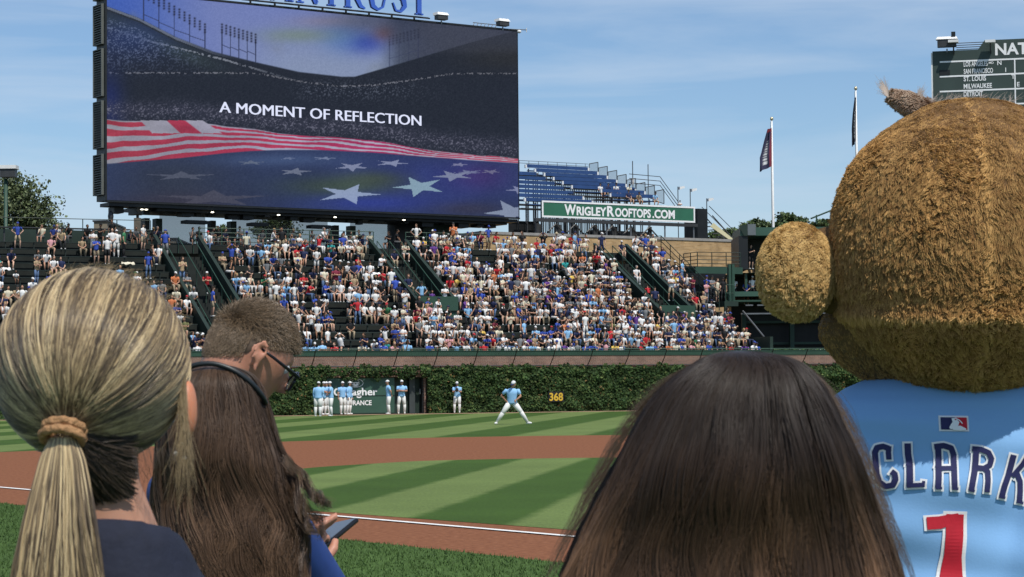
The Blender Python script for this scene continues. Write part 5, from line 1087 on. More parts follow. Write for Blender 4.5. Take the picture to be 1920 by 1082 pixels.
pool = ['white'] * 37 + ['navy'] * 4 + ['black'] * 4 + ['cream'] * 9 + ['royal blue'] * 9 + ['light blue'] * 6 + ['navy'] * 9 + ['grey'] * 8 + ['black'] * 8 + ['red'] * 3 + ['pink'] * 2 + ['tan'] * 3 + ['purple'] * 2 + ['teal', 'green', 'maroon', 'yellow', 'olive', 'orange']
for i in range(ROWS + 1):
    for (a, b) in (spans(i) if i < ROWS else [(11.9, 24.2), (27, BR)]):
        s = max(a, -22) + .45
        while s < b - .3:
            m = mr_(i) + .5; px = proj(SB(s, m, zr(i) + 1))[0]
            ok = all(abs(s - u) > .42 for u in used.get(i, []))
            if ok and pr.random() < occ(px, i, s) * (1.0 if i == 0 else min(1.15, .92 + .75 * vnoise((s, i * 1.3, 0), .42, 2))):
                st = pr.random() < (.15 if px < 830 else .07) and i > 0; pose = 'standing' if st else 'seated'
                hat = pr.choices(list(HATS), [17, 13, 7, 9, 2, 3, 24, 30, 1])[0]; h, hc_ = HATS[hat]
                d = spectator(SB(s, mr_(i) + (.5 if not st else .2) + pr.uniform(-.09, .09), zr(i) + .002), wallB(pr.uniform(-.8, .8)), pose, pr.choice(pool), pr.choice('kkkddbbnwg'), h, hc_, pr)
                d.update(row=i, s=s, px=px, hatn=hat)
            s += pr.uniform(.38, .54)
# guests on the right terrace, in the pavilion and on the concourse, the last with shade painted into their colours
def free(pos, B, pose, shirt, pant, hat, what, arms=None, dark=1, long_=None): h, hc_ = HATS[hat]; return spectator(pos, B, pose, shirt, pant, h, hc_, pr, dark, what, arms, long_)
for px, sh, pt_, hat, what, arms, yaw, m in ((1300, 'maroon', 'n', 'dark cap', 'guest in maroon standing at the left tables under the raised walkway', 'phone', -1.2, 8), (1258, 'white', 'k', 'white cap', 'guest in white with white cap standing at the terrace railing', 'cross', 0, 7.3), (1335, 'grey', 'b', 'dark cap', 'guest in grey under the raised walkway', 'phone', .3, 9), (1325, 'royal blue', 'd', 'blue cap', 'guest in blue bending forward under the raised walkway', 'phone', 2, 8.3), (1345, 'cream', 'k', 'short hair', 'guest in cream standing deep under the raised walkway', 'front', 0, 10.5), (1356, 'black', 'b', 'dark cap', 'guest in black at the right post of the terrace', 'down', 0, 9), (1277, 'black', 'k', 'short hair', 'guest in black standing beside the white capped guest', 'front', .5, 8)):
    free(SB(s_at(px, m), m, ZP + .002), wallB(yaw), 'standing', sh, pt_, hat, what, arms)
for px, sh, what in ((1378, 'white', 'person in white seated behind the pavilion parapet left of the ear'), (1401, 'royal blue', 'person in blue seated behind the pavilion parapet beside the ear'), (1413, 'white', 'person in white standing behind the parapet right beside the ear')):
    q = W(px, 556, Yh - 3); free(q + (0, .6, -.25 if sh != 'royal blue' else -.5), basis(0), 'standing', sh, 'b', 'white cap', what, 'front')
q = W(1408, 505, Yh + .8); free(q, basis(.6), 'standing', 'black', 'b', 'short hair', 'camera operator in black inside the shaded booth beside the ear', 'phone')
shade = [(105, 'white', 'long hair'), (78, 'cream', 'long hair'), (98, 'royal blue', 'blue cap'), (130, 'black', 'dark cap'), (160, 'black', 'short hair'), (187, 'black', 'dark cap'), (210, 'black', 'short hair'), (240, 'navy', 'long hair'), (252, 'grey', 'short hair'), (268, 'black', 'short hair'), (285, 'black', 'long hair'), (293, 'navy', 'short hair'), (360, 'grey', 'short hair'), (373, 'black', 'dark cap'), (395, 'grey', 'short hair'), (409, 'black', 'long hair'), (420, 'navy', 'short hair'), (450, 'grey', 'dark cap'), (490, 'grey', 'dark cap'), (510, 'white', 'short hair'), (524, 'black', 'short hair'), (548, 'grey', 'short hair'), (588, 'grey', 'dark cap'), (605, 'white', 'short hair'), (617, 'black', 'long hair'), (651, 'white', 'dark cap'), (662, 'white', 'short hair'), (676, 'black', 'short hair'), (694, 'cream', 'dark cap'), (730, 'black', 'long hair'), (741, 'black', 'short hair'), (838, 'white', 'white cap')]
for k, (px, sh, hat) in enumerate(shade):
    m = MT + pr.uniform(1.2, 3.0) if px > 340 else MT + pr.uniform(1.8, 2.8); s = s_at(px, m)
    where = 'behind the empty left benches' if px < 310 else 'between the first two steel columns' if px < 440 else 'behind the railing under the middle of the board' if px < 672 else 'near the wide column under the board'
    free(SB(s, m, ZT + .002), wallB(pr.uniform(-1.2, 1.2)), 'standing' if px in (210, 549, 743) else 'seated', sh, pr.choice('bbng'), hat, 'spectator in %s, %s, on a stool %s' % (sh, hat, where), None, .5 if sh not in ('white', 'cream') else .8)  # last factor darkens skin, hair and clothes alike as painted shade
for d in PEOPLE:
    if d['label'] and 'on a stool' in d['label'] and d['pose'] == 'standing': d['label'] = d['label'].replace('on a stool', 'standing')
# rooftop visitors
for k, (px, py, row, sh, what) in enumerate(((1126, 350, 5, 'white', 'leftmost rooftop visitor in white among the blue benches'), (1138, 352, 5, 'navy', 'rooftop visitor in navy beside the leftmost one in white'), (1155, 352, 5, 'white', 'rooftop visitor in white in the middle of the blue benches'), (1179, 354, 5, 'cream', 'rooftop visitor in cream near the guard panels'), (1197, 370, 7, 'tan', 'rooftop visitor in tan on the lowest blue bench'), (1226, 368, 7, 'light blue', 'rooftop visitor in light blue on the lowest blue bench'), (1180, 370, 7, 'navy', 'rooftop visitor in navy on the lowest blue bench'))):
    n = rowsR[row][2] + .25; u, _ = ruv(px, py, n); free(RP(u, rowsR[row][3] - .85, n), basis(0) @ np.array([RX, -RN, (0, 0, 1)]), 'seated', sh, 'k', 'dark cap', what, 'lap')
u, _ = ruv(1275, 380, -1.5); free(RP(u, ruv(1275, 396, -1.5)[1] - .25, -1.5), basis(0) @ np.array([RX, -RN, (0, 0, 1)]), 'standing', 'white', 'w', 'dark cap', 'person in white standing at the right end of the rooftop stand', 'cross')
# the 300 that show best are things of their own, the others one mass
def hidden(px, py):
    return ((px - 175) / 178) ** 2 + ((py - 690) / 185) ** 2 < 1 or (px < 350 and py > 690) or ((px - 470) / 82) ** 2 + ((py - 645) / 84) ** 2 < 1 or ((px - 1492) / 72) ** 2 + ((py - 508) / 90) ** 2 < 1
for d in PEOPLE: x, y = proj(d['pos'] + (0, 0, .9 if d['pose'] == 'seated' else 1.1)); d['px'] = x; d['py'] = y; d['hid'] = hidden(x, y) or x < -5
named = [d for d in PEOPLE if d['label'] and not d['hid']]; rest = [d for d in PEOPLE if not d['label'] and not d['hid']]
rest.sort(key=lambda d: (d['row'] - (1.5 if d['pose'] == 'standing' else 0)) + abs(d['px'] - 850) / 900)
NI = 297; ind = named + rest[:NI - len(named)]; ids = set(id(d) for d in ind); mass = [d for d in PEOPLE if id(d) not in ids]
seen = {}
def zone(px, s):
    if s < AIS[0][0]: return 'left of the first stair well'
    for lim, nm in ((560, 'right of the first stair well'), (640, 'above the ballplayers in a huddle'), (738, 'above the advertising door'), (800, 'above the open doorway'), (880, 'below the second stair well'), (1000, 'above the striding ballplayer'), (1070, 'above the yellow number'), (1200, 'left of the third stair well'), (1330, 'below the third stair well')):
        if px < lim: return nm
    return 'at the right end of the bleachers'
for d in sorted(ind, key=lambda d: d['px']):
    if d['label']: d['lab'] = d['label']; seen.setdefault(d['label'], []).append(d); continue
    hn = d['hatn']; sh = d['shirt'] + ' top'
    base = '%s fan in %s, %s, %s row, %s' % (d['pose'], sh, hn, ordn(d['row']), zone(d['px'], d['s'])); d['lab'] = base; seen.setdefault(base, []).append(d)
for b, l in seen.items():
    if len(l) > 1:
        for k, d in enumerate(sorted(l, key=lambda q: q['px'])): d['lab'] = ['leftmost ', 'second ', 'third ', 'fourth ', 'fifth '][min(k, 4)] + b
cnt = {}
for d in ind:
    ctr = d['pos']; me_o = qmesh('spectator', d['V'] - ctr, d['T'], M['people'], col=d['C']); me_o.location = ctr
    tag(me_o, ' '.join(d['lab'].split()[:16]), 'person', 'spectators on the bleachers and decks')
for d in ind:
    if 'on a stool' in d['lab']:
        q = d['pos']; lb = d['lab'].replace('spectator in ', 'person in ').replace(' on a stool', '').replace('the first two steel columns', 'the steel columns').replace('the railing under the middle of the board', 'the concourse railing')
        t = thing('stool', ' '.join(('dark stool under ' + lb).split()[:16]), 'stool', q, 'stools on the upper concourse'); B = wallB(0)
        mb = MB(); mb.ell(q + B.T @ np.array((0, .02, .40)), (.17, .17, .025), 12, 4); mb.build('seat', M['dsteel'], t)
        for sx_0 in (-.12, .12):
            for sy_0 in (-.10, .14): mb = MB(); mb.tube([q + B.T @ np.array((sx_0, sy_0, 0)), q + B.T @ np.array((sx_0 * .8, sy_0 * .8, .39))], .014, 5); mb.build('leg', M['dsteel'], t)
V = []; T = []; C = []; k = 0
for d in mass: V.append(d['V']); T.append(d['T'] + k); C.append(d['C']); k += len(d['V'])
o = qmesh('crowd', np.concatenate(V), np.concatenate(T), M['people'], col=np.concatenate(C)); tag(o, 'dense colourful crowd filling the upper rows of the bleachers', 'crowd', kind='stuff')
# number on the jersey in the front row
nd = [d for d in named if '44' in d['label']]
if nd:
    q = nd[0]['pos']; B = wallB(0); mb = MB(); text_on(mb, '44', q + B.T @ np.array((-.13, -.17, .62)), WT, UP, -WN, .22, offset=.03, width=.26); o = mb.build('jersey_number', mat('navy_print', (.02, .03, .1), .8, 0, 2), norm=False)
    ow_ = [x for x in bpy.data.objects if x.get('label', '').startswith('person in white jersey numbered 44')][0]; o.parent = ow_; o.matrix_parent_inverse = Matrix.Translation(-ow_.location)
# things left on the empty benches
for px, py, lab, m_ in ((238, 489, 'cream jacket spread on a bench above the blonde head', 'cream'), (5, 508, 'small white bag on a bench at far left', 'white'), (700, 508, 'white jacket lying on a bench right of the man in white', 'white'), (718, 498, 'cream towel lying on a bench by the second stair well', 'cream')):
    i, s = row_for(px, py, .5); mb = MB(); c = SB(s, mr_(i) + .5, zr(i) + .46); gx = 7; P_ = []
    for a in range(gx):
        for b in range(5): P_.append(c + WT * (a / 6 - .5) * .8 * (1 - .1 * b) + WN * (b / 4 - .5) * .42 + UP * (.05 + .05 * math.sin(a * 2.1 + b) - (.1 if b == 0 else 0)))
    mb.add(P_, [(a * 5 + b, a * 5 + b + 1, (a + 1) * 5 + b + 1, (a + 1) * 5 + b) for a in range(6) for b in range(4)]); o = mb.build('jacket', mat(m_ + '_cloth', SHIRT[m_], .8, .05, 4), smooth=True, norm=False)
    sd_ = o.modifiers.new('s', 'SOLIDIFY'); sd_.thickness = .03; tag(o, lab, 'jacket')
# ------------------------------------------------ ballplayers
pm = {SK: M['skin'], SH: mat('powder_blue_jersey', (.30, .56, .86), .75, .06, 6), PA: mat('white_baseball_trousers', (.80, .79, .76), .75, .05, 8), HA: mat('white_cap_crown', (.72, .72, .72), .8, .05, 6), SO: mat('white_cleats', (.78, .78, .76), .5, .05, 6), HR: mat('dark_hair', (.03, .02, .015), .6, .1, 9), BE: mat('navy_belt', (.02, .03, .09), .5, .05, 8), GL: mat('black_glove', (.03, .025, .022), .5, .2, 8), BR_: mat('navy_cap_brim', (.02, .03, .10), .7, .05, 8)}
pnames = {SK: 'body', SH: 'jersey', PA: 'trousers', HA: 'cap', SO: 'cleats', HR: 'hair', BE: 'belt', GL: 'glove', BR_: 'cap_brim'}
def player(px, py, yaw, J, label, hp=.1, hy=0, **kw):
    g0 = GZ(px, py); m_ = (g0 - P0) @ WN
    if m_ > -1.0: g0 = CAM * (1, 1, 0) + (g0 - CAM * (1, 1, 0)) * (((P0 - WN) @ WN) / (g0 @ WN))
    r = thing('person', label, 'ballplayer', (g0[0], g0[1], .0), 'ballplayers on the outfield grass')
    f = figure(J, 12, 'cap', False, kw.pop('sleeve', 'short'), hy, hp, False, kw.pop('bulk', 1.1), True, kw.pop('glove', None), True)
    k_ = kw.get('k', 1.0); V = np.concatenate(f.V) * k_ @ basis(yaw) + g0; T = np.array([t[:3] for t in f.T]); P_ = np.array([t[3] for t in f.T])
    lo = min(V[:, 2]); V[:, 2] -= lo - .02
    for p_ in sorted(set(P_)):
        sel = T[P_ == p_]; u = np.unique(sel); mp_ = np.zeros(len(V), int); mp_[u] = np.arange(len(u))
        o = qmesh(pnames[p_], V[u], mp_[sel], pm[p_], r); o.data.polygons.foreach_set('use_smooth', [True] * len(sel))
    return r
rr = random.Random(4); S = lambda a: J_stand(rr, a)
player(596, 782, 2.9, S('down'), 'ballplayer in blue hooded top with back turned at the left of the huddle', sleeve='long', bulk=1.25)
player(607, 779, .9, S('cross'), 'ballplayer second in the huddle, mostly hidden by the hooded one')
player(613, 778.5, -.8, S('front'), 'tall ballplayer at the back of the huddle facing the others')
player(621, 781.5, -1.4, S('cross'), 'ballplayer with folded arms in the middle of the huddle, side view', bulk=1.15)
player(643, 778, .5, S('down'), 'ballplayer facing out before the white letters of the door')
player(654, 777.5, 1.2, S('down'), 'ballplayer in profile in front of the door letters', sleeve='long')
player(729, 777.5, -1.35, S('back'), 'ballplayer in profile with hands behind, left of the open doorway', k=1.03)
player(753, 777, .1, S('cross'), 'ballplayer with arms crossed before the open doorway', k=1.03, hp=.15)
player(857, 774, 0, S('phone'), 'ballplayer with black glove standing alone against the ivy', glove='R', k=.97, hp=.4)
pel = np.array((0, .0, .78)); nk = pel + (.02, -.06, .52)
JL = dict(pel=pel, neck=nk, head=nk + (.05, -.06, .16), shL=nk + (-.2, 0, -.06), shR=nk + (.2, 0, -.05), hipL=pel + (-.1, 0, -.03), hipR=pel + (.1, 0, -.03), knL=(-.33, -.08, .42), knR=(.34, -.08, .44), anL=(-.55, 0, .08), anR=(.56, .02, .08), elL=nk + (-.40, .08, -.25), elR=nk + (.30, -.02, -.28), haL=nk + (-.22, .02, -.46), haR=nk + (.14, -.14, -.42), ftL=(-.5, -1), ftR=(1, -.4))
player(960, 796.5, 0, JL, 'ballplayer in a wide lunge with hands on hips, nearest on the grass', hp=.45, hy=-.5, k=1.06, bulk=1.15)
# ------------------------------------------------ people in the foreground
hm = hairmat('hair_strand', .38, .45); hmd = hairmat('dark_hair_strand', .42, .30); fm = hairmat('fur_strand', .75, .15)
M['hairbase_d'] = mat('dark_hair_mass', (.018, .012, .009), .7, .2, 40, stretch=(1, 1, .1))
M['hairbase_b'] = mat('blonde_hair_mass', (.10, .07, .04), .7, .2, 40)
def loc2w(hc, yaw, pitch=0, roll=0):      # head frame: +Y where the face looks, +X its right side, +Z up
    Rh = np.array((Matrix.Rotation(-yaw, 3, 'Z') @ Matrix.Rotation(-pitch, 3, 'X') @ Matrix.Rotation(roll, 3, 'Y'))); return (lambda p: np.asarray(p, float) @ Rh.T + hc), Rh
def head_parts(mb, T_, s=1.0, earr=.006):
    nu, nv = 40, 28; R = []
    for i in range(1, nv):
        a = math.pi * (i / nv - .5); ring = []
        for j in range(nu):
            th = 2 * math.pi * j / nu; x, y, z = math.cos(th) * math.cos(a), math.sin(th) * math.cos(a), math.sin(a)
            px, py, pz = x * .077, y * .096, z * .115
            if z < 0: k = -z; px *= 1 - .30 * k * (1 if y > 0 else .6); py = py * (1 - .05 * k) + (.012 * k if y > -.2 else .028 * k)
            f = max(0, y) ** 3
            pz_ = pz
            py += f * (.010 * math.exp(-((z - .28) / .12) ** 2) - .012 * math.exp(-((z - .05) / .12) ** 2) * min(1, abs(x) * 4) * math.exp(-((abs(x) - .35) / .2) ** 2) + .010 * math.exp(-((z + .85) / .15) ** 2) + .006 * math.exp(-((z + .55) / .08) ** 2) * math.exp(-(x / .25) ** 2))
            ring.append((px * s, py * s, pz_ * s))
        R.append(T_(ring))
    mb.loft(R)
    mb.tube(T_(np.array([(0, .088, .02), (0, .104, -.012), (0, .112, -.028), (0, .098, -.034)]) * s), [.008, .010, .012, .008], 8)
    for sd in (-1, 1):   # ears: a rim and an inner bowl
        c = np.array((sd * .079, -.006, -.008)); a = np.linspace(-.6, 4.4, 12)
        rim = [c + (sd * .013 * (1 + .3 * math.sin(t)), -.016 * math.cos(t) * (.9 if math.sin(t) > 0 else .6) - .004, .030 * math.sin(t)) for t in a]
        mb.tube(T_(np.array(rim) * s), [.0045] * 12, 6)
        mb.ell(T_((c + (sd * .004, 0, -.002)) * s), np.array((.007, .015, .024)) * s, 10, 8, 0, None)
        mb.ell(T_((c + (sd * .009, .004, -.029)) * s), np.array((.006, .008, .010)) * s, 8, 6)
def oval(c, rx, ry, yaw, n=28, zt=0):
    a = np.arange(n) * 2 * math.pi / n; x = rx * np.cos(a); y = ry * np.sin(a)
    return np.stack([c[0] + x * math.cos(yaw) + y * math.sin(yaw), c[1] - x * math.sin(yaw) + y * math.cos(yaw), np.full(n, c[2]) + zt * y / max(ry, 1e-6)], 1)
def hand(mb, wrist, fdir, palm_n, tdir, L_=.18, curl=.4):
    fdir, pn, td = [np.array(v, float) / np.linalg.norm(v) for v in (fdir, palm_n, tdir)]; w_ = np.array(wrist, float)
    pc = w_ + fdir * L_ * .27; mb.ell(pc, (.042, .05, .016), 12, 8, 0, np.array([td, fdir, pn])); mb.tube([w_ - fdir * .03, w_ + fdir * .02], [.026, .028], 10)
    for k, (o_, ln, r) in enumerate(((.028, .072, .0095), (.010, .080, .010), (-.009, .074, .0095), (-.027, .058, .0085))):
        b = w_ + fdir * L_ * .48 + td * o_; c1 = curl * (1 + .12 * k)
        d1 = fdir * math.cos(c1) + pn * math.sin(c1); d2 = fdir * math.cos(c1 * 2.3) + pn * math.sin(c1 * 2.3); d3 = fdir * math.cos(c1 * 3.2) + pn * math.sin(c1 * 3.2)
        mb.tube([b - fdir * .03, b, b + d1 * ln * .45, b + d1 * ln * .45 + d2 * ln * .32, b + d1 * ln * .45 + d2 * ln * .32 + d3 * ln * .25], [r * 1.1, r * 1.1, r, r * .92, r * .75], 8)
    b = w_ + fdir * .03 + td * .030; mb.tube([b, b + td * .025 + fdir * .022, b + td * .035 + fdir * .05 + pn * .012, b + td * .030 + fdir * .072 + pn * .02], [.014, .0125, .011, .008], 8)
def person(label, hc, yaw, pitch, byaw, jacket_m, prof, voxel=.006, arms=None, trouser_m=None, skin=None, neck_r=.05, bo=(0, 0), hs=.86):
    """hc head centre; prof: list of (dz, rx, ry) below the head centre for the jacket"""
    hc = np.array(hc, float); root = thing('person', label, 'person', (hc[0], hc[1], 0)); T_, Rh = loc2w(hc, yaw, pitch); skin = skin or M['skin']
    bc = np.array([hc[0] + bo[0], hc[1] + bo[1]]); fw = np.array([math.sin(byaw), math.cos(byaw), 0]); rt_ = np.array([math.cos(byaw), -math.sin(byaw), 0])
    P = lambda r, f, z: np.array([bc[0], bc[1], hc[2]]) + rt_ * r + fw * f + (0, 0, z)
    mb = MB(); head_parts(mb, T_, hs); nb = P(0, -.01, -.20); mb.tube([T_((0, -.025, -.03)), T_((0, -.028, -.085)) * .6 + nb * .4, nb, nb - (0, 0, .08)], [neck_r * 1.05, neck_r, neck_r * 1.15, neck_r * 1.6], 20)
    mb.loft([oval(P(0, 0, z), rx * .8, ry * .8, byaw) for z, rx, ry in prof[2:]])
    sh = {}; hip = -.84
    arms = arms or {}
    for sd, nm in ((-1, 'L'), (1, 'R')):
        s_ = P(sd * .165, 0, -.285); e_ = arms.get('el' + nm, P(sd * .215, -.01, -.56)); w_ = arms.get('wr' + nm, P(sd * .20, .10, -.79)); sh[nm] = (s_, np.array(e_), np.array(w_))
        mb.tube([s_, e_, w_], [.042, .036, .026], 12); fd = arms.get('fd' + nm, (0, 0, -1)); hand(mb, w_, fd, arms.get('pn' + nm, -rt_ * sd), arms.get('td' + nm, fw), curl=arms.get('curl', .35))
        k_, a_ = P(sd * .10, .02, -1.18), P(sd * .10, 0, -hc[2] + .09); mb.tube([P(sd * .09, 0, hip), k_, a_], [.085, .055, .035], 12)
    remeshed(mb, 'body', [skin], voxel, root, 2)
    mj = MB(); mj.loft([oval(P(0, -.012 if i < 3 else 0, z), rx, ry, byaw, zt=-.018 * (1 if i < 2 else 0)) for i, (z, rx, ry) in enumerate(prof)])
    for nm in 'LR':
        s_, e_, w_ = sh[nm]; mj.ell(s_, (.062, .062, .06), 14, 10); wr = w_ + (e_ - w_) * .06; mj.tube([s_, e_ * .5 + s_ * .5, e_, e_ * .4 + wr * .6, wr], [.06, .056, .052, .044, .038], 14)
    remeshed(mj, 'jacket', [jacket_m], .008, root, 3)
    mt = MB()
    for sd in (-1, 1):
        k_, a_ = P(sd * .10, .02, -1.18), P(sd * .10, 0, -hc[2] + .10); mt.tube([P(sd * .085, 0, -.80), P(sd * .095, .01, -1.0), k_, a_], [.10, .095, .075, .065], 16)
    mt.loft([oval(P(0, 0, z), r, .12, byaw) for z, r in ((-.76, .165), (-.85, .18), (-.92, .17))]); remeshed(mt, 'trousers', [trouser_m or M['denim']], .014, root, 3)
    for sd in (-1, 1):
        f_ = P(sd * .10, .06, -hc[2] + .045); ms = MB(); ms.ell(f_, (.048, .14, .045), 14, 8, 0, np.array([rt_, fw, (0, 0, 1)])); ms.box(f_ - (0, 0, .035), (.085, .26, .02), 0, [rt_, fw, (0, 0, 1)]); ms.build('shoe', M['rub'], root, True)
    for sd in (-1, 1): e = MB(); e.ell(T_(np.array((sd * .031, .076, .008)) * hs), (.0125,) * 3, 12, 10); e.build('eye', M['eye'], root, True)
    return root, T_, Rh, P
M['denim'] = mat('dark_denim', (.035, .05, .09), .8, .2, 30); M['eye'] = mat('eye_white', (.75, .73, .7), .2, .02, 2)
def shell_hair(name, root, px0, Y0, prof, n, k, rad, colf, seed, zbot=-.45, wave=(0, 0, 0), clumps=260, yd=.115, qr=(.86, 1.0), face_az=math.pi / 2, layers=None, xnoise=0.0, inner=None):
    """prof rows (py, left px, right px): outline of the falling hair at depth Y0"""
    r = np.random.default_rng(seed); pr_ = np.array(prof, float); ys = pr_[:, 0]
    zs = np.array([W((a + b) / 2, y, Y0)[2] for y, a, b in prof]); xl = np.array([W(a, y, Y0)[0] for y, a, b in prof]); xr_ = np.array([W(b, y, Y0)[0] for y, a, b in prof])
    ztop = zs[0]; zb = ztop + zbot; cl = r.integers(0, clumps, n); cu = r.uniform(0, 2 * math.pi, clumps); cph = r.uniform(0, 6.28, clumps); cq = r.uniform(0, 1, clumps) ** .7; cz = r.uniform(.85, 1, clumps); ccol = r.uniform(0, 1, clumps)
    u = cu[cl] + r.normal(0, .06, n); face = np.abs((u - face_az + math.pi) % (2 * math.pi) - math.pi) < .95
    t0 = r.uniform(0, .30, n) ** 1.2; t0[face] = 0; t1 = np.where(face, .10, cz[cl] * r.uniform(.9, 1, n)); t = t0[:, None] + (t1 - t0)[:, None] * np.linspace(0, 1, k)[None]
    # arc-like parameter: quick growth over the crown, then straight down
    zz = ztop + (zb - ztop) * np.where(t < .12, (t / .12) ** 2 * .055, .055 + (t - .12) / .88 * .945)
    XL = np.interp(zz, zs[::-1], xl[::-1]); XR = np.interp(zz, zs[::-1], xr_[::-1]); cx = (XL + XR) / 2 * .5 + .5 * np.interp(zz, zs[::-1], ((xl + xr_) / 2)[::-1])
    q = (qr[0] + (qr[1] - qr[0]) * (.62 * cq[cl] + .38 * r.uniform(0, 1, n)))[:, None]
    q = q * (1 + .015 * np.sin(t * 18 + cph[cl][:, None]))
    A, B_, Wf = wave; ph = cph[cl][:, None]; uu = u[:, None] + A * np.sin(t * Wf + ph) * np.clip(t * 2.2, 0, 1) + B_ * np.sin(t * Wf * 2.3 + 2 * ph) * t + .06 * np.sin(t * 5 + ph * 3)
    hw = (XR - XL) / 2; D = yd * np.tanh(hw * 1.25 / yd) * (1 + .13 * np.exp(-((zz - ztop + .11) / .05) ** 2) - .06 * np.exp(-((zz - ztop + .2) / .04) ** 2))
    x = cx + hw * q * np.cos(uu); y = Y0 + D * q * np.sin(uu); 
    P = np.stack([x + r.normal(0, xnoise, (n, 1)) * t * t, y, zz], -1)
    col = colf(ccol[cl][:, None], t, r.uniform(0, 1, (n, 1)), uu)
    strands(name, P, rad * r.uniform(.7, 1.3, n), col, hmd, root, .5)
    # solid mass below the strands
    mb = MB(); zc = np.linspace(ztop - .006, zb + .03, 26); R = []
    qi = inner or qr[0] - .02
    for z in zc:
        a = np.interp(z, zs[::-1], xl[::-1]); b = np.interp(z, zs[::-1], xr_[::-1]); h_ = max((b - a) / 2, .004) * qi; d_ = yd * qi * math.tanh((b - a) / 2 * 1.25 / yd); th = np.arange(40) * 2 * math.pi / 40
        yy = np.sin(th) * d_; 
        if z < ztop - .08: yy = np.minimum(yy, d_ * .35)
        R.append(np.stack([(a + b) / 2 + h_ * np.cos(th), Y0 + yy, np.full(40, z)], 1))
    mb.loft(R); mb.build('hair_mass', M['hairbase_d'], root, True)
cmix = lambda a, b, t: np.asarray(a) * (1 - t[..., None]) + np.asarray(b) * t[..., None]
PROF = [(-.158, .066, .062), (-.178, .078, .074), (-.205, .098, .088), (-.235, .135, .10), (-.27, .172, .11), (-.32, .19, .12), (-.42, .185, .125), (-.60, .165, .115), (-.74, .175, .12), (-.86, .185, .125)]
# --- woman with the blonde ponytail
Yb = 2.27; hcB = W(174, 686, Yb); M['navyj'] = mat('navy_wool_jacket', (.013, .017, .036), .85, .12, 60, bump=.15)
rB, TB, RB_, PB = person('woman with a blonde ponytail and navy jacket seen from behind at the left edge', hcB, .20, .05, .15, M['navyj'], [(z - .012 - (.012 if k_ in (3, 4) else 0), rx * (.90 if k_ in (2, 3, 4) else 1), ry) for k_, (z, rx, ry) in enumerate(PROF)], .0055, bo=(.028, -.0), neck_r=.047)
def norm(v): return v / np.linalg.norm(v, axis=-1, keepdims=True)
EB = np.array([.1015, .120, .104]); tie = W(123, 812, Yb - .095); TBl = (tie - hcB); tdir = norm(TBl / EB)
nb = 24000; r = np.random.default_rng(3); D = norm(r.normal(size=(nb * 2, 3))); fy = D @ np.array([math.sin(.2), math.cos(.2), 0]); fx = D @ np.array([math.cos(.2), -math.sin(.2), 0])
ok = ~((fy > .28) & (D[:, 2] < .42)) & ~((D[:, 2] < -.52)) & ~((np.abs(fx) > .75) & (D[:, 2] < -.30) & (fy > -.15)) & ((D @ tdir) < .985); D = D[ok][:nb]; nb = len(D)
front = r.random(nb) < .45; tgt = norm(np.stack([np.sin(.2) + r.normal(0, .9, nb), np.cos(.2) * np.ones(nb) * r.uniform(.2, 1, nb), r.uniform(.15, 1.0, nb)], 1)); D[front] = tgt[front]
# angle about the tie drives streaks and ridges
e1 = norm(np.cross(tdir, [0, 0, 1.])); e2 = np.cross(tdir, e1); ang = np.arctan2(D @ e2, D @ e1)
na = 260; ca = r.uniform(0, 1, na); kk = ((ang + math.pi) / (2 * math.pi) * na + r.normal(0, .8, nb)).astype(int) % na; hgt = r.uniform(-1, 1, na); hgt = np.convolve(hgt, np.ones(3) / 3, 'same')
K = 16; t = np.linspace(0, 1, K)[None]; om = np.arccos(np.clip(D @ tdir, -1, 1))[:, None]
Sx = (np.sin((1 - t) * om)[..., None] * D[:, None] + np.sin(t * om)[..., None] * tdir) / np.sin(om)[..., None]
side = np.cross(D, tdir); side = norm(side); bend = (r.normal(0, .035, (nb, 1)) + .07 * np.sin(kk * .7)[:, None]) * np.sin(t * math.pi) + .025 * np.sin(t * 9 + kk[:, None] * 1.7) * np.sin(t * math.pi); Sx = norm(Sx + side[:, None] * bend[..., None])
lay = r.uniform(.955, 1.0, (nb, 1)) + .022 * hgt[kk][:, None] * np.sin(np.clip(t * 1.1, 0, 1) * math.pi) ; lay = lay - .04 * (1 - t) ** 3
P = hcB + Sx * EB * lay[..., None]; P[:, -1] = tie + r.normal(0, .006, (nb, 3)) + (0, .012, 0); P[:, -2] = P[:, -2] * .6 + P[:, -1] * .4
base_c = np.array([[.075, .053, .035], [.185, .135, .08], [.41, .305, .17], [.64, .50, .29]]); sel = np.clip(ca[kk] * 3.6 + r.normal(0, .85, nb), 0, 3.99).astype(int)
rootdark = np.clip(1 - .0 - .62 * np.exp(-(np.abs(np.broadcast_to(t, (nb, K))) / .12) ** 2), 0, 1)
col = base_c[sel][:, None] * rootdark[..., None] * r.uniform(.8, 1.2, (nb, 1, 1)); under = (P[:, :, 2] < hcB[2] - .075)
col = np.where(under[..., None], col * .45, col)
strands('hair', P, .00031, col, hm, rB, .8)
mb = MB(); mb.ell(hcB + (0, -.004, 0), EB * .952, 48, 32); V0 = mb.v[0]; low = V0[:, 2] < hcB[2] - .055; V0[low] = V0[low] * (1, 1, 1) ; fwd = (V0 - hcB) @ np.array([math.sin(.2), math.cos(.2), 0]); k_ = (fwd > .035) & (V0[:, 2] < hcB[2] + .05); V0[k_] = hcB + (V0[k_] - hcB) * .8
k_ = V0[:, 2] < hcB[2] - .07; V0[k_] = hcB + (V0[k_] - hcB) * (.86, .86, .90); mb.build('hair_mass', M['hairbase_b'], rB, True)
nn_ = 3200; tt_ = np.linspace(0, 1, 10)[None]; xx_ = r.uniform(-.060, .042, nn_); z0_ = r.uniform(-.142, -.07, nn_) + .02 * (np.abs(xx_) / .06) ** 2
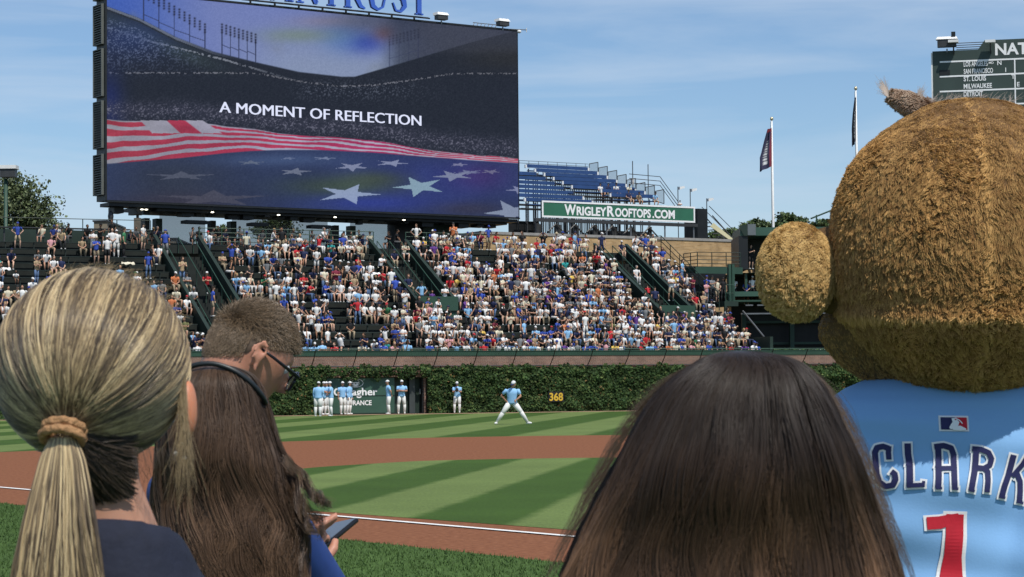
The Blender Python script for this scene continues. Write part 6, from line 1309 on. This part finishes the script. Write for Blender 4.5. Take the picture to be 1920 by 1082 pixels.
ctr_ = np.array([hcB[0] + .016, hcB[1], hcB[2]]); rt0 = np.stack([ctr_[0] + xx_, ctr_[1] - .012 - np.sqrt(np.maximum(.056 ** 2 - (xx_ * .8) ** 2, .0004)), ctr_[2] + z0_], 1)
mid_ = (rt0 * .5 + tie * .5) + np.stack([r.normal(0, .004, nn_), -.012 - r.uniform(0, .006, nn_), r.normal(-.004, .004, nn_)], 1); en_ = tie + r.normal(0, .006, (nn_, 3)) + (0, .01, 0)
P = rt0[:, None] * ((1 - tt_) ** 2)[..., None] + 2 * mid_[:, None] * (tt_ * (1 - tt_))[..., None] + en_[:, None] * (tt_ ** 2)[..., None]
strands('nape_hair', P, .0004, np.array([[.035, .025, .017]]) * r.uniform(.5, 1.8, (nn_, 1)), hm, rB, .8)
nt_ = 11000; K = 18; t = np.linspace(0, 1, K)[None]; a = r.uniform(0, 6.28, nt_); rad_ = np.sqrt(r.uniform(0, 1, nt_)); ncl = 90; cl_ = ((np.cos(a) * rad_ + 1) / 2 * ncl).astype(int) % ncl; cc_ = r.uniform(0, .92, ncl)
sx_ = (np.cos(a) * rad_)[:, None]; sy_ = (np.sin(a) * rad_)[:, None]; fl_ = (.013 + (.062 - .013) * (np.clip(t, 0, 1) ** .62)) ; ctr = -.003 * t
zf = -.345 * t ** .95 * r.uniform(.8, 1, (nt_, 1)); 
P = np.stack([tie[0] + ctr + sx_ * fl_ + .007 * np.sin(t * 8 + cl_[:, None] * 1.3) * t + .012 * (sx_ > .55) * t * (1 - t), tie[1] - .012 - .028 * np.sin(np.clip(t * 2.0, 0, 1) * math.pi * .5) + sy_ * (.011 + .02 * t) + .01 * t, tie[2] - .004 + zf], -1)
sel = np.clip(cc_[cl_] * 4 + r.normal(0, .7, nt_), 0, 3.99).astype(int); col = base_c[sel][:, None] * np.clip(1.25 - .6 * t, 0, 2)[..., None] * r.uniform(.8, 1.2, (nt_, 1, 1))
strands('ponytail', P, .00033, col, hm, rB, .6)
nl = 330; P = []; 
for i in range(nl):
    if i < 110: a_, b_, c_ = W(338 + r.normal(0, 5), 690 + r.normal(0, 25), Yb - .02), W(349 + r.normal(0, 5), 800, Yb - .03), W(343 + r.normal(0, 16), 880 + r.normal(0, 45), Yb - .035)
    elif i < 160: x_ = r.uniform(160, 330); a_, b_, c_ = W(x_, 840, Yb - .06), W(x_ + r.normal(8, 8), 880, Yb - .065), W(x_ + r.normal(12, 20), 900 + r.normal(10, 30), Yb - .055)
    else: x_ = r.uniform(10, 350); y_ = 686 - math.sqrt(max(0, 1 - ((x_ - 174) / 184) ** 2)) * 187; a_, b_, c_ = W(x_, y_ + 10, Yb), W(x_ + r.normal(5, 6), y_ - 4, Yb), W(x_ + r.normal(15, 12), y_ - 2 + r.normal(0, 6), Yb)
    tt_ = np.linspace(0, 1, 8)[:, None]; P.append(a_ * (1 - tt_) ** 2 + 2 * b_ * tt_ * (1 - tt_) + c_ * tt_ ** 2)
lc_ = np.tile(base_c[2] * .8, (nl, 1)); lc_[110:160] = base_c[0]
strands('loose_hair', np.array(P), .00022, lc_, hm, rB, .4)
M['scr'] = mat('tan_hair_tie', (.46, .25, .115), .85, .15, 160, bump=.5)
axd = norm(np.array([-.05, -.55, -.83])); h1 = norm(np.cross(axd, [1, 0, 0.])); h0 = np.cross(h1, axd); mb = MB(); a = np.linspace(0, 2 * math.pi, 37)
for off, rr_ in ((-.005, .0185), (.005, .0195)): mb.tube([tie + axd * off + (0, -.012, 0) + rr_ * (math.cos(q) * h0 + .85 * math.sin(q) * h1) for q in a], .0049 + .0006 * np.sin(a * 11 + off * 400), 10)
mb.build('hair_tie', M['scr'], rB, True)
for px, py in ((340, 832), (330, 850), (345, 858)): mb = MB(); mb.ell(W(px, py, Yb - .02), (.0022,) * 3, 8, 6); mb.build('earring', M['white'], rB, True)
mb = MB(); mb.ell(W(352, 768, Yb - .004), (.010, .016, .030), 14, 12); mb.ell(W(350, 797, Yb + .0), (.007, .010, .013), 10, 8); mb.build('ear', mat('sunlit_ear', (.62, .25, .14), .5, .08, 30, sub=.4), rB, True)
# collar of the jacket
# --- short haired man with glasses
Ym = 4.4; hcM = W(466, 664, Ym); yawM = math.radians(62); pitM = math.radians(30)
M['bluej'] = mat('bright_blue_jacket', (.022, .055, .22), .6, .1, 30); M['skinm'] = mat('ruddy_skin', (.54, .25, .165), .5, .08, 40, bump=.05, sub=.15)
Fm = np.array([math.sin(yawM), math.cos(yawM), 0]); Rt = np.array([math.cos(yawM), -math.sin(yawM), 0])
wr = W(548, 1108, 4.55); el = W(690, 1240, 4.6)
armM = dict(elR=el, wrR=wr, fdR=W(566, 1044, 4.57) - wr, pnR=(.35, .92, .1), tdR=(.92, -.3, .15), curl=.8, elL=hcM + Fm * .20 - Rt * .17 + (0, 0, -.48), wrL=W(512, 1054, 4.6), fdL=W(544, 1028, 4.6) - W(512, 1054, 4.6), pnL=(.3, -.9, .2), tdL=(.8, .2, .5))
rM, TM, RM_, PM = person('short haired man in glasses looking down at his phone between two women', hcM, yawM, pitM, yawM - .2, M['bluej'], PROF, .0055, armM, bo=(-.06, -.02), neck_r=.056, skin=M['skinm'], hs=.92)
n = 62000; r = np.random.default_rng(8); D = norm(r.normal(size=(n, 3)))
top = D[:, 2]; fy = D[:, 1]; hair_ok = (top > .10 + .55 * np.clip(fy, 0, 1) - .62 * np.clip(-fy, 0, 1) ** .7 * 1.0) & ~((np.abs(D[:, 0]) > .80) & (top < .20) & (fy > -.35) & (fy < .2)); D = D[hair_ok]; n = len(D)
Es = np.array([.0785, .0985, .117]) * .925; root = D * Es; lenh = (.0065 + .013 * ss(D[:, 2], .15, .7)) * r.uniform(.7, 1.2, n); lenh *= np.clip(.5 + (D[:, 2] + .5), .45, 1.15)
flow = np.stack([D[:, 0] * .15, -.25 + 1.0 * ss(D[:, 2], .05, .65), -.9 + 1.0 * ss(D[:, 2], .05, .65)], 1); flow -= D * np.sum(flow * D, 1)[:, None]; flow = norm(flow + r.normal(0, .15, (n, 3)))
cn = np.array([vnoise(d, 5, 2) for d in D]); flow = norm(flow + np.stack([cn * .25, -cn * .15, cn * .12], 1)); nn = norm(D / Es); t = np.linspace(0, 1, 5)[None, :, None]
P = root[:, None] + nn[:, None] * (t * .30 * (1 - .35 * t)) * lenh[:, None, None] + flow[:, None] * t * lenh[:, None, None]; P = TM(P.reshape(-1, 3)).reshape(n, 5, 3)
col = np.array([.17, .118, .072]) * (r.uniform(.6, 1.5, (n, 1)) * (1 + .15 * cn[:, None])); strands('hair', P, .00034, col, hm, rM, .5)
mb = MB(); mb.ell((0, 0, 0), Es * .985, 40, 28); V0 = mb.v[0]; dd = V0 / (Es * .985); bad = ~((dd[:, 2] > .14 + .55 * np.clip(dd[:, 1], 0, 1) - .58 * np.clip(-dd[:, 1], 0, 1) ** .7)); V0[bad] *= .86; mb.v[0] = TM(V0); mb.build('scalp', mat('short_hair_scalp', (.12, .085, .06), .8, .2, 60), rM, True)
gl = thing('glasses', 'black framed glasses on the short haired man', 'glasses', hcM); gl.parent = rM; gl.matrix_parent_inverse = Matrix.Translation(-rM.location)
for k_ in ('category',): del gl[k_]
for sd in (-1, 1):
    mb = MB(); mb.tube(TM(np.array([(sd * .082, -.012, .008), (sd * .083, .03, .004), (sd * .074, .100, -.002)]) * .94), [.0028, .0032, .0042], 8); mb.build('temple', M['rub'], gl, True)
    a = np.linspace(0, 2 * math.pi, 25); ringp = np.stack([sd * .036 + .031 * np.cos(a), np.full(25, .108) - .012 * ((sd * .036 + .031 * np.cos(a)) / .07) ** 2, -.010 + .022 * np.sin(a)], 1) * .94
    mb = MB(); mb.tube(TM(ringp), .0034, 6); mb.build('rim', M['rub'], gl, True)
    mb = MB(); mb.add(TM(ringp[:-1]), [tuple(range(24))]); o = mb.build('lens', M['lens'] if 'lens' in M else M.setdefault('lens', mat('clear_lens', (.25, .30, .26), .03, 0, 1, alpha=.45, spec=.9)), gl)
mb = MB(); mb.tube(TM([(-.008, .104, -.002), (.008, .104, -.002)]), .0026, 6); mb.build('bridge', M['rub'], gl)
# phone held in his hands
ph = thing('phone', 'dark smartphone held low in the hand of the man with glasses', 'phone', W(636, 1003, 4.66))
c = W(618, 1006, 4.66); Lx = norm(np.array([.50, .72, .40])); Nx = np.array([-.52, -.36, .86]); Nx = norm(Nx - Lx * (Nx @ Lx)); Wx = np.cross(Lx, Nx)
mb = MB(); mb.box(c, (.070, .135, .0105), 0, [Wx, Lx, Nx]); o = mb.build('case', M['rub'], ph); bv = o.modifiers.new('b', 'BEVEL'); bv.width = .005; bv.segments = 3
mb = MB(); mb.box(c + Nx * .0058, (.062, .126, .0008), 0, [Wx, Lx, Nx]); mb.build('screen', mat('grey_phone_screen', (.05, .06, .075), .2, .03, 1, spec=.4, emis=((.05, .065, .085), 1)), ph)
# --- woman with brown wavy hair and black headband
Yw = 3.2; hcW = W(405, 834, Yw); M['blackj'] = mat('charcoal_jacket', (.03, .031, .035), .8, .12, 50, bump=.1)
rW, TW, RW_, PW_ = person('woman with long wavy brown hair and a black headband seen from behind', hcW, .1, .1, .05, M['blackj'], PROF, .007)
def colW(c, t, q, u): base = cmix((.038, .024, .016), (.15, .088, .052), np.clip(c * .5 + t * .75 - .12, 0, 1)); g_ = np.clip((c - .72) * 3, 0, 1) * np.clip(t * 2 - .5, 0, 1); return cmix(base[..., 0:1] * 0 + 0, base, np.ones_like(t))* (1 + g_[..., None] * .9) * (.75 + .5 * q[..., None])
shell_hair('hair', rW, 405, Yw, [(684, 400, 412), (688, 368, 440), (700, 335, 470), (720, 316, 489), (750, 306, 501), (790, 300, 512), (830, 297, 524), (870, 292, 543), (910, 288, 556), (950, 286, 566), (1000, 284, 574), (1082, 282, 572), (1200, 285, 560)], 15000, 24, .00040, colW, 21, -.50, (.10, .03, 26), 200, .125, (.84, 1.02), layers=None, xnoise=.010)
r = np.random.default_rng(5); Pt = []; cols = []
for (x0, y0, x1, y1, amp, n_) in ((535, 860, 592, 925, 5, 60), (555, 900, 612, 948, 6, 70), (560, 935, 606, 990, 7, 60), (592, 925, 612, 952, 3, 60), (560, 960, 600, 1010, 9, 50), (545, 880, 575, 1000, 8, 60), (540, 950, 570, 1075, 8, 70)):
    p_ = r.uniform(0, 6)
    for i in range(n_):
        tt_ = np.linspace(0, 1, 18); jx, jy = r.normal(0, 5, 2); x = x0 + jx + (x1 - x0) * tt_ ** .9 + amp * np.sin(tt_ * 7 + p_) * tt_; y = y0 + jy + (y1 - y0) * tt_ + amp * .6 * np.sin(tt_ * 9 + p_ + 1)
        Pt.append([W(a_, b_, Yw - .03 + .015 * math.sin(c_ * 6 + p_ + jx * .1)) for a_, b_, c_ in zip(x, y, tt_)]); cols.append(np.array([.11, .07, .045]) * r.uniform(.5, 1.6))
strands('loose_curl', np.array(Pt), .00032, np.array(cols), hm, rW, .3)
mb = MB(); a = np.linspace(-.2, math.pi + .2, 30); c0 = W(404, 800, Yw)
prf = [W(302, 800, Yw - .01), W(306, 745, Yw - .025), W(325, 706, Yw - .04), W(360, 684, Yw - .045), W(400, 680, Yw - .045), W(440, 694, Yw - .045), W(472, 718, Yw - .04), (W(492, 742, Yw - .03)), W(498, 756, Yw - .015)]
prf = np.array(prf); tt_ = np.linspace(0, len(prf) - 1, 33); sp = np.stack([np.interp(tt_, range(len(prf)), prf[:, k]) for k in range(3)], 1); 
for _ in range(3): sp[1:-1] = (sp[:-2] + sp[1:-1] * 2 + sp[2:]) / 4
mb.tube(sp, .0040, 10); mb.build('headband', mat('black_satin_headband', (.015, .02, .022), .4, .1, 20), rW, True)
# --- woman with long dark hair
Yd = 2.2; hcD = W(1392, 862, Yd); rD, TD, RD_, PD = person('woman with very long straight dark brown hair seen from behind in the middle right', hcD, 0, .05, 0, M['blackj'], PROF, .007)
def colD(c, t, q, u):
    base = cmix((.026, .017, .012), (.165, .092, .052), np.clip((t - .26) * 1.55 * (.35 + 1.1 * c), 0, 1)); br = np.clip((c - .66) * 3, 0, 1) * np.clip(t * 2.4 - .5, 0, 1); return base * (1 + .9 * br[..., None]) * (.7 + .6 * q[..., None])
DP = [(658, 1378, 1394), (662, 1340, 1440), (668, 1322, 1472), (681, 1300, 1506), (700, 1268, 1528), (722, 1240, 1547), (760, 1208, 1568), (803, 1184, 1587), (850, 1158, 1606), (885, 1139, 1620), (930, 1115, 1636), (967, 1098, 1649), (1010, 1076, 1664), (1048, 1058, 1677), (1090, 1040, 1692), (1200, 1010, 1715)]
shell_hair('hair', rD, 1392, Yd, DP, 25000, 24, .00030, colD, 31, -.40, (.05, .022, 11), 170, .125, (.86, 1.0), xnoise=.006)
nl = 260; Pt = []
for i in range(nl):
    sd = r.random() < .5; y0 = r.uniform(680, 960); x0 = np.interp(y0, [p[0] for p in DP], [p[1 if sd else 2] for p in DP]); s_ = -1 if sd else 1; o_ = r.uniform(4, 30) * s_; L_ = r.uniform(90, 260); tt_ = np.linspace(0, 1, 12)
    Pt.append([W(x0 + np.interp(y0 + L_ * a_, [p[0] for p in DP], [p[1 if sd else 2] for p in DP]) - x0 + o_ * math.sin(a_ * 2.4) * 1.0, y0 + L_ * a_, Yd - .02) for a_ in tt_])
strands('loose_hair', np.array(Pt), .00022, np.tile((.09, .06, .04), (nl, 1)), hm, rD, .3)
# ------------------------------------------------ person in a brown plush bear costume
Yc = 6.1; CX = W(1817, 640, Yc)[0]; kc = Yc / F
rC = thing('person', 'person in a brown plush bear costume and light blue jersey seen from behind', 'person', (CX, Yc, 0))
pc = [(187, 0, 0), (190, 45, 45), (196, 74, 74), (204, 96, 96), (230, 138, 138), (254, 172, 172), (281, 202, 202), (314, 224, 224), (346, 239, 239), (381, 250, 250), (411, 256, 256), (450, 261, 261), (500, 262, 262), (545, 256, 256), (566, 248, 248), (576, 250, 250), (584, 250, 250), (592, 242, 242), (604, 236, 236), (626, 224, 224), (650, 203, 203), (678, 174, 174), (700, 146, 146), (718, 116, 116), (732, 76, 76), (741, 34, 34), (744, 4, 4)]
def costume_ring(py, hl, n=64):
    c = W(1817, py, Yc); a = np.arange(n) * 2 * math.pi / n; h = max(hl, 1) * kc; return np.stack([c[0] + h * np.cos(a), Yc + h * .95 * np.sin(a), np.full(n, c[2])], 1)
pyv = np.concatenate([np.linspace(182, 230, 12), np.linspace(238, 570, 34), np.linspace(576, 744, 26)]); hv = np.interp(pyv, [p[0] for p in pc], [p[1] for p in pc])
mb = MB(); mb.loft([costume_ring(y, h) for y, h in zip(pyv, hv)]); M['plush'] = mat('brown_plush_backing', (.17, .09, .033), .9, .2, 20)
headC = mb.build('costume_head', M['plush'], rC, True)
jw = [(560, 225), (585, 258), (604, 268), (626, 268), (649, 254), (675, 232), (691, 210), (707, 184), (723, 146), (734, 96), (740, 30)]
mb = MB(); R = []
for y in np.linspace(560, 740, 36):
    h = np.interp(y, [q[0] for q in jw], [q[1] for q in jw]); c = W(1817, y, Yc); a = np.arange(64) * 2 * math.pi / 64
    R.append(np.stack([c[0] + h * kc * np.cos(a), Yc + .13 + h * kc * .80 * np.sin(a), np.full(64, c[2])], 1))
mb.loft(R); jowl = mb.build('costume_jowl', M['plush'], rC, True)
# the two seams, pressed in
mh = headC.data; co = np.empty(len(mh.vertices) * 3); mh.vertices.foreach_get('co', co); co = co.reshape(-1, 3); dxs = np.abs(co[:, 0] - (CX - .015)); sel = (co[:, 1] < Yc); co[sel, 1] += .008 * np.exp(-(dxs[sel] / .02) ** 2); zs_ = W(1817, 590, Yc)[2]; co[:, 2] -= .035 * np.exp(-((co[:, 2] - zs_) / .07) ** 2) * np.clip(-(co[:, 1] - Yc) / .4, -1, 1); mh.vertices.foreach_set('co', co.ravel()); mh.update()
def samp(me, n, r, keep=None):
    me.calc_loop_triangles(); V = np.empty(len(me.vertices) * 3); me.vertices.foreach_get('co', V); V = V.reshape(-1, 3); T = np.empty(len(me.loop_triangles) * 3, np.int32); me.loop_triangles.foreach_get('vertices', T); T = T.reshape(-1, 3)
    N = np.empty(len(me.vertices) * 3); me.vertex_normals.foreach_get('vector', N); N = N.reshape(-1, 3)
    A = V[T]; ar = np.linalg.norm(np.cross(A[:, 1] - A[:, 0], A[:, 2] - A[:, 0]), axis=1); cen = A.mean(1); nrm = N[T].mean(1)
    wgt = ar * np.where(nrm[:, 1] > .35, .12, 1.0); i = r.choice(len(T), n, p=wgt / wgt.sum()); a, b = r.random((2, n)); f = a + b > 1; a[f] = 1 - a[f]; b[f] = 1 - b[f]
    return A[i, 0] + a[:, None] * (A[i, 1] - A[i, 0]) + b[:, None] * (A[i, 2] - A[i, 0]), norm(N[T[i, 0]] * (1 - a - b)[:, None] + N[T[i, 1]] * a[:, None] + N[T[i, 2]] * b[:, None])
def fur(name, obj, root, n, ln, cols, seed, comb=(0, 0, -1), tuft=.018, lift=.8):
    r = np.random.default_rng(seed); P0_, N = samp(obj.data, n, r); q = P0_ / tuft
    # tufts: every strand leans to the centre of its tuft
    cell = np.floor(q + r.normal(0, .25, q.shape)).astype(int); h = (cell[:, 0] * 73856093 ^ cell[:, 1] * 19349663 ^ cell[:, 2] * 83492791) % 100003; rt_ = np.random.default_rng(1).random((100003, 5))[h]
    ctr = (cell + .5 + (rt_[:, :3] - .5) * .8) * tuft; lean = ctr - P0_; lean -= N * np.sum(lean * N, 1)[:, None]
    big = np.array([vnoise(p, 4.5, 1) + .5 * vnoise(p, 9, 7) for p in P0_]); up_ = np.clip((P0_[:, 2] - (P0_[:, 2].max() - .22)) / .16, 0, 1); big2 = np.array([vnoise(p, 13, 4) for p in P0_]); cb = np.array(comb)[None] + np.stack([big2 * 1.3, big2 * .6, big * 1.2], 1) + (rt_[:, :3] - .5) * 1.1; cb -= N * np.sum(cb * N, 1)[:, None]
    d = N * lift + cb * .9 + lean / tuft * (.5 * (1 - .8 * up_))[:, None] + r.normal(0, .14, N.shape); d = norm(d); L_ = ln * (1 - .55 * up_) * (.65 + .5 * rt_[:, 3]) * r.uniform(.75, 1.15, n); t = np.linspace(0, 1, 5)[None, :, None]
    if name == 'fur':
        zse = W(1817, 588, Yc)[2] - .030 * np.clip(-(P0_[:, 1] - Yc) / .4, -1, 1); sm = np.exp(-((P0_[:, 2] - zse) / .011) ** 2) + .7 * np.exp(-((P0_[:, 0] - CX + .015) / .012) ** 2) * (N[:, 1] < 0); sm = np.clip(sm, 0, 1)
        L_ = L_ * (1 + .35 * sm); seam_ = sm
    P = P0_[:, None] - N[:, None] * .002 + (N[:, None] * (1 - t) * .4 + d[:, None]) * t * L_[:, None, None] + cb[:, None] * .35 * t * t * L_[:, None, None]
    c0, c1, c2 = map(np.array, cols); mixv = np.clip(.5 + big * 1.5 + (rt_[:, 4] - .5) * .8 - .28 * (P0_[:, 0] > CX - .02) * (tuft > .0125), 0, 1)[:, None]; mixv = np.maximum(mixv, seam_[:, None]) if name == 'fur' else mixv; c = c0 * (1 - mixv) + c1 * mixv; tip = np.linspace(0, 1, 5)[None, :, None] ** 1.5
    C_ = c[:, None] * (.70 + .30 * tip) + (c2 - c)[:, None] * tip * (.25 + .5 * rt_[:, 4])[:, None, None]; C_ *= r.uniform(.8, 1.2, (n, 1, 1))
    if name == 'fur': C_ = C_ + (c2 - C_) * (.55 * seam_)[:, None, None]
    return strands(name, P, .0010, C_, fm, root, .35)
FC = ((.20, .090, .028), (.43, .215, .066), (.78, .49, .19))
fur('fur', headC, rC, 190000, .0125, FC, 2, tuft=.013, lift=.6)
mb = MB(); ec = W(1494, 509, Yc - .02); mb.ell(ec, (74 * kc, .085, 91 * kc), 32, 24); earC = mb.build('costume_ear', M['plush'], rC, True)
fur('ear_fur', earC, rC, 34000, .014, ((.40, .225, .068), (.62, .38, .125), (.86, .62, .28)), 4, (-.3, 0, -.6), tuft=.011)
mb = MB(); mb.tube([W(1545, 505, Yc + .02), W(1580, 508, Yc + .06)], [80 * kc, 86 * kc], 24); mb.build('ear_base', M['plush'], rC, True)
mb = MB(); ec2 = W(2140, 500, Yc - .02); mb.ell(ec2, (74 * kc, .085, 91 * kc), 32, 24); ear2 = mb.build('costume_ear', M['plush'], rC, True); fur('ear_fur', ear2, rC, 5000, .022, ((.36, .21, .075), (.50, .31, .12), (.70, .50, .25)), 5)
mb = MB(); mb.tube([W(1740, 215, Yc), W(1700, 193, Yc), W(1668, 180, Yc)], [.035, .032, .018], 14); tf = mb.build('tuft_core', mat('rusty_plush', (.16, .075, .045), .9, .2, 20), rC, True); fur('tuft_fur', tf, rC, 5000, .022, ((.30, .17, .10), (.48, .30, .19), (.7, .58, .46)), 6, (-1, 0, .3), .012)
r = np.random.default_rng(9); Pt = []
for i in range(420):
    g_ = i % 3; x0, y0, dx, dy = ((1665, 182, r.normal(-12, 5), r.normal(-22, 7)), (1722, 196, r.normal(6, 5), r.normal(-24, 7)), (r.uniform(1740, 1900), 190 + r.uniform(0, 6), r.normal(8, 9), r.normal(-13, 6)))[g_]
    tt_ = np.linspace(0, 1, 7); Pt.append([W(x0 + r.normal(0, .5) + dx * a_ ** 1.5, y0 + dy * a_, Yc - .02) for a_ in tt_])
strands('fur_wisp', np.array(Pt), .0006, np.tile((.45, .38, .33), (420, 1)), fm, rC, .2)
fur('jowl_fur', jowl, rC, 30000, .013, FC, 13, tuft=.012, lift=.5)
# jersey
M['jersey'] = mat('light_blue_knit_jersey', (.235, .45, .75), .75, .012, 160, bump=.04, spec=.15)
BY = Yc + .14; jz = [(1.66, .10, .10), (1.635, .17, .15), (1.605, .26, .20), (1.575, .33, .24), (1.54, .375, .27), (1.49, .41, .29), (1.42, .43, .30), (1.32, .435, .31), (1.2, .43, .31), (1.08, .425, .31), (.96, .43, .32), (.84, .44, .33)]
zz = np.linspace(1.66, .84, 90); mb = MB(); R = []; na = 160
for z in zz:
    rx = np.interp(-z, [-j[0] for j in jz], [j[1] for j in jz]); ry = np.interp(-z, [-j[0] for j in jz], [j[2] for j in jz]); a = np.arange(na) * 2 * math.pi / na; ca_, sa_ = np.cos(a), np.sin(a); e = .82
    x = CX + rx * np.sign(ca_) * np.abs(ca_) ** e; y = BY + ry * np.sign(sa_) * np.abs(sa_) ** e
    wr_ = .034 * np.sin((x - CX) * 34 + (1.45 - z) * 11) * ss(np.full(na, 1.47 - z), 0, .3) * ss(x, CX - .02, CX + .2) + .006 * np.sin((x - CX) * 13 - z * 17) * ss(np.full(na, 1.45 - z), 0, .2) + .004 * np.sin(x * 9 + z * 41)
    R.append(np.stack([x + (x - CX) * wr_, y + wr_ * np.sign(sa_), np.full(na, z)], 1))
mb.loft(R); 
jers = mb.build('jersey', M['jersey'], rC, True)
bm_ = bmesh.new(); bm_.from_mesh(jers.data); bvh = BVHTree.FromBMesh(bm_)
for sd in (-1, 1):
    ms = MB(); s0 = np.array([CX + sd * .315, BY + .02, 1.425]); ms.tube([s0, s0 + (sd * .10, 0, -.10), s0 + (sd * .15, .0, -.26), s0 + (sd * .16, .02, -.36)], [.12, .135, .13, .135], 20); ms.build('sleeve', M['jersey'], rC, True)
    ma = MB(); ma.tube([s0 + (sd * .15, .0, -.26), s0 + (sd * .18, .06, -.56), s0 + (sd * .14, .16, -.76)], [.105, .10, .085], 18); ma.ell(s0 + (sd * .13, .19, -.84), (.09, .07, .11), 16, 12); arm_ = ma.build('costume_arm', M['plush'], rC, True); fur('arm_fur', arm_, rC, 3000, .02, FC, 11)
    ml = MB(); ml.tube([(CX + sd * .19, BY, .9), (CX + sd * .2, BY, .5), (CX + sd * .2, BY, .14)], [.19, .16, .14], 20); ml.ell((CX + sd * .2, BY + .08, .10), (.14, .25, .10), 18, 10); leg_ = ml.build('costume_leg', M['plush'], rC, True); fur('leg_fur', leg_, rC, 4000, .02, FC, 12)
bw = MB(); bw.ell((CX, BY, 1.6), (.15, .13, .12), 20, 12); bw.build('costume_neck', M['plush'], rC, True)
def conform(mbx, off):
    for V in mbx.v:
        for i in range(len(V)):
            h = bvh.ray_cast(Vector((V[i][0], BY - 2, V[i][2])), Vector((0, 1, 0)))
            V[i][1] = (h[0].y if h[0] is not None else BY - .2) - off
    return mbx
def jpx(x, y, s_=1 / 3.583, ox=1620, oy=780): p = W(ox + x * s_, oy + y * s_, BY - .31); return (p[0], p[2])
XF = (np.zeros(3), np.array([1., 0, 0]), np.array([0, 0, 1.]), np.array([0, -1., 0])); cs_ = (BY - .31) / F / 3.583
LT = [[([(184, 296), (182, 250), (186, 206)], 34), ([(186, 222), (150, 208), (112, 216), (96, 250), (100, 330), (104, 392), (120, 448), (160, 478), (205, 468), (222, 430), (218, 392), (196, 376)], 38), ([(84, 345), (112, 352)], 20)],
      [([(306, 186), (308, 260), (316, 330), (314, 400), (312, 476)], 42), ([(292, 470), (350, 466), (408, 462)], 30), ([(398, 470), (402, 436)], 20), ([(292, 325), (330, 332)], 20)],
      [([(478, 208), (540, 200), (590, 216), (606, 262), (606, 350), (604, 420), (604, 488)], 38), ([(504, 208), (506, 280), (504, 340), (500, 420), (494, 482)], 40), ([(504, 352), (560, 350), (606, 350)], 30), ([(482, 334), (500, 340)], 20), ([(478, 484), (520, 484)], 18), ([(588, 486), (628, 488)], 18)],
      [([(728, 220), (790, 226), (838, 246), (858, 288), (846, 330), (806, 352), (748, 346)], 36), ([(756, 226), (752, 300), (742, 370), (726, 440), (714, 500)], 40), ([(806, 352), (830, 372), (830, 430), (822, 512)], 36), ([(700, 496), (738, 504)], 18)],
      [([(1008, 262), (992, 330), (972, 400), (944, 470), (924, 542)], 42), ([(1110, 262), (1070, 330), (1000, 408)], 34), ([(1030, 380), (1056, 440), (1056, 500), (1050, 580)], 38), ([(905, 540), (950, 550)], 18), ([(1030, 576), (1075, 586)], 18)]]
for gr, off, m_, nm in ((13, .0035, M['ldwhite'], 'letter_outline'), (0, .006, mat('navy_twill', (.02, .022, .10), .7, .08, 60), 'letter')):
    for k_, let in enumerate(LT):
        mb = MB()
        for j_, (pts, wd_) in enumerate(let): stroke(mb, [jpx(*p) for p in pts], wd_ * cs_, XF, 0, gr * cs_, 0, 5); 
        for vi in range(len(mb.v)): mb.v[vi][:, 0] += 0
        conform(mb, off); 
        for vi, V in enumerate(mb.v): V[:, 1] -= .00025 * vi
        mb.build(nm, m_, rC, norm=False)
ONE = [([(424, 722), (510, 716), (600, 690), (640, 672)], [84, 84, 66, 40]), ([(612, 660), (608, 800), (598, 940), (588, 1080), (584, 1200)], [118, 118, 116, 150, 230])]
ONEw = [([(404, 722), (510, 716), (600, 690), (640, 672)], [104, 108, 90, 60]), ([(614, 640), (611, 800), (600, 940), (588, 1080), (584, 1200)], [160, 164, 164, 196, 290])]
mb = MB()
for pts, wd_ in ONEw: stroke(mb, [jpx(*p) for p in pts], np.array(wd_) * cs_, XF, sub=6)
conform(mb, .0035); mb.v[1][:, 1] -= .0003; mb.build('number_outline', M['ldwhite'], rC, norm=False)
mb = MB()
for pts, wd_ in ONE: stroke(mb, [jpx(*p) for p in pts], np.array(wd_) * cs_, XF, sub=6)
conform(mb, .006); mb.v[1][:, 1] -= .0003; mb.build('number', mat('red_twill', (.55, .012, .03), .7, .06, 60), rC, norm=False)
# neck patch: rounded tab, blue and red halves and a white batter shape
for pts, wd_, off, m_, nm in (([(512, 50), (712, 52)], 104, .003, M['ldwhite'], 'patch_border'), ([(524, 50), (618, 51)], 82, .0045, bpy.data.materials['navy_twill'], 'patch_blue'), ([(618, 51), (700, 52)], 82, .0045, bpy.data.materials['red_twill'], 'patch_red')):
    mb = MB(); stroke(mb, [jpx(*p) for p in pts], wd_ * cs_, XF, sub=6); conform(mb, off); mb.build(nm, m_, rC, norm=False)
mb = MB(); stroke(mb, [jpx(*p) for p in ((582, 84), (600, 70), (622, 50), (640, 34))], np.array([16, 34, 46, 22]) * cs_, XF, sub=3); stroke(mb, [jpx(*p) for p in ((600, 86), (650, 82), (690, 90))], np.array([14, 34, 10]) * cs_, XF, sub=3); stroke(mb, [jpx(*p) for p in ((618, 14), (650, 30), (668, 52))], 7 * cs_, XF, sub=3); stroke(mb, [jpx(*p) for p in ((598, 26), (618, 24))], 20 * cs_, XF, sub=2)
conform(mb, .006); 
for vi, V in enumerate(mb.v): V[:, 1] -= .0002 * vi
mb.build('patch_batter', M['ldwhite'], rC, norm=False)
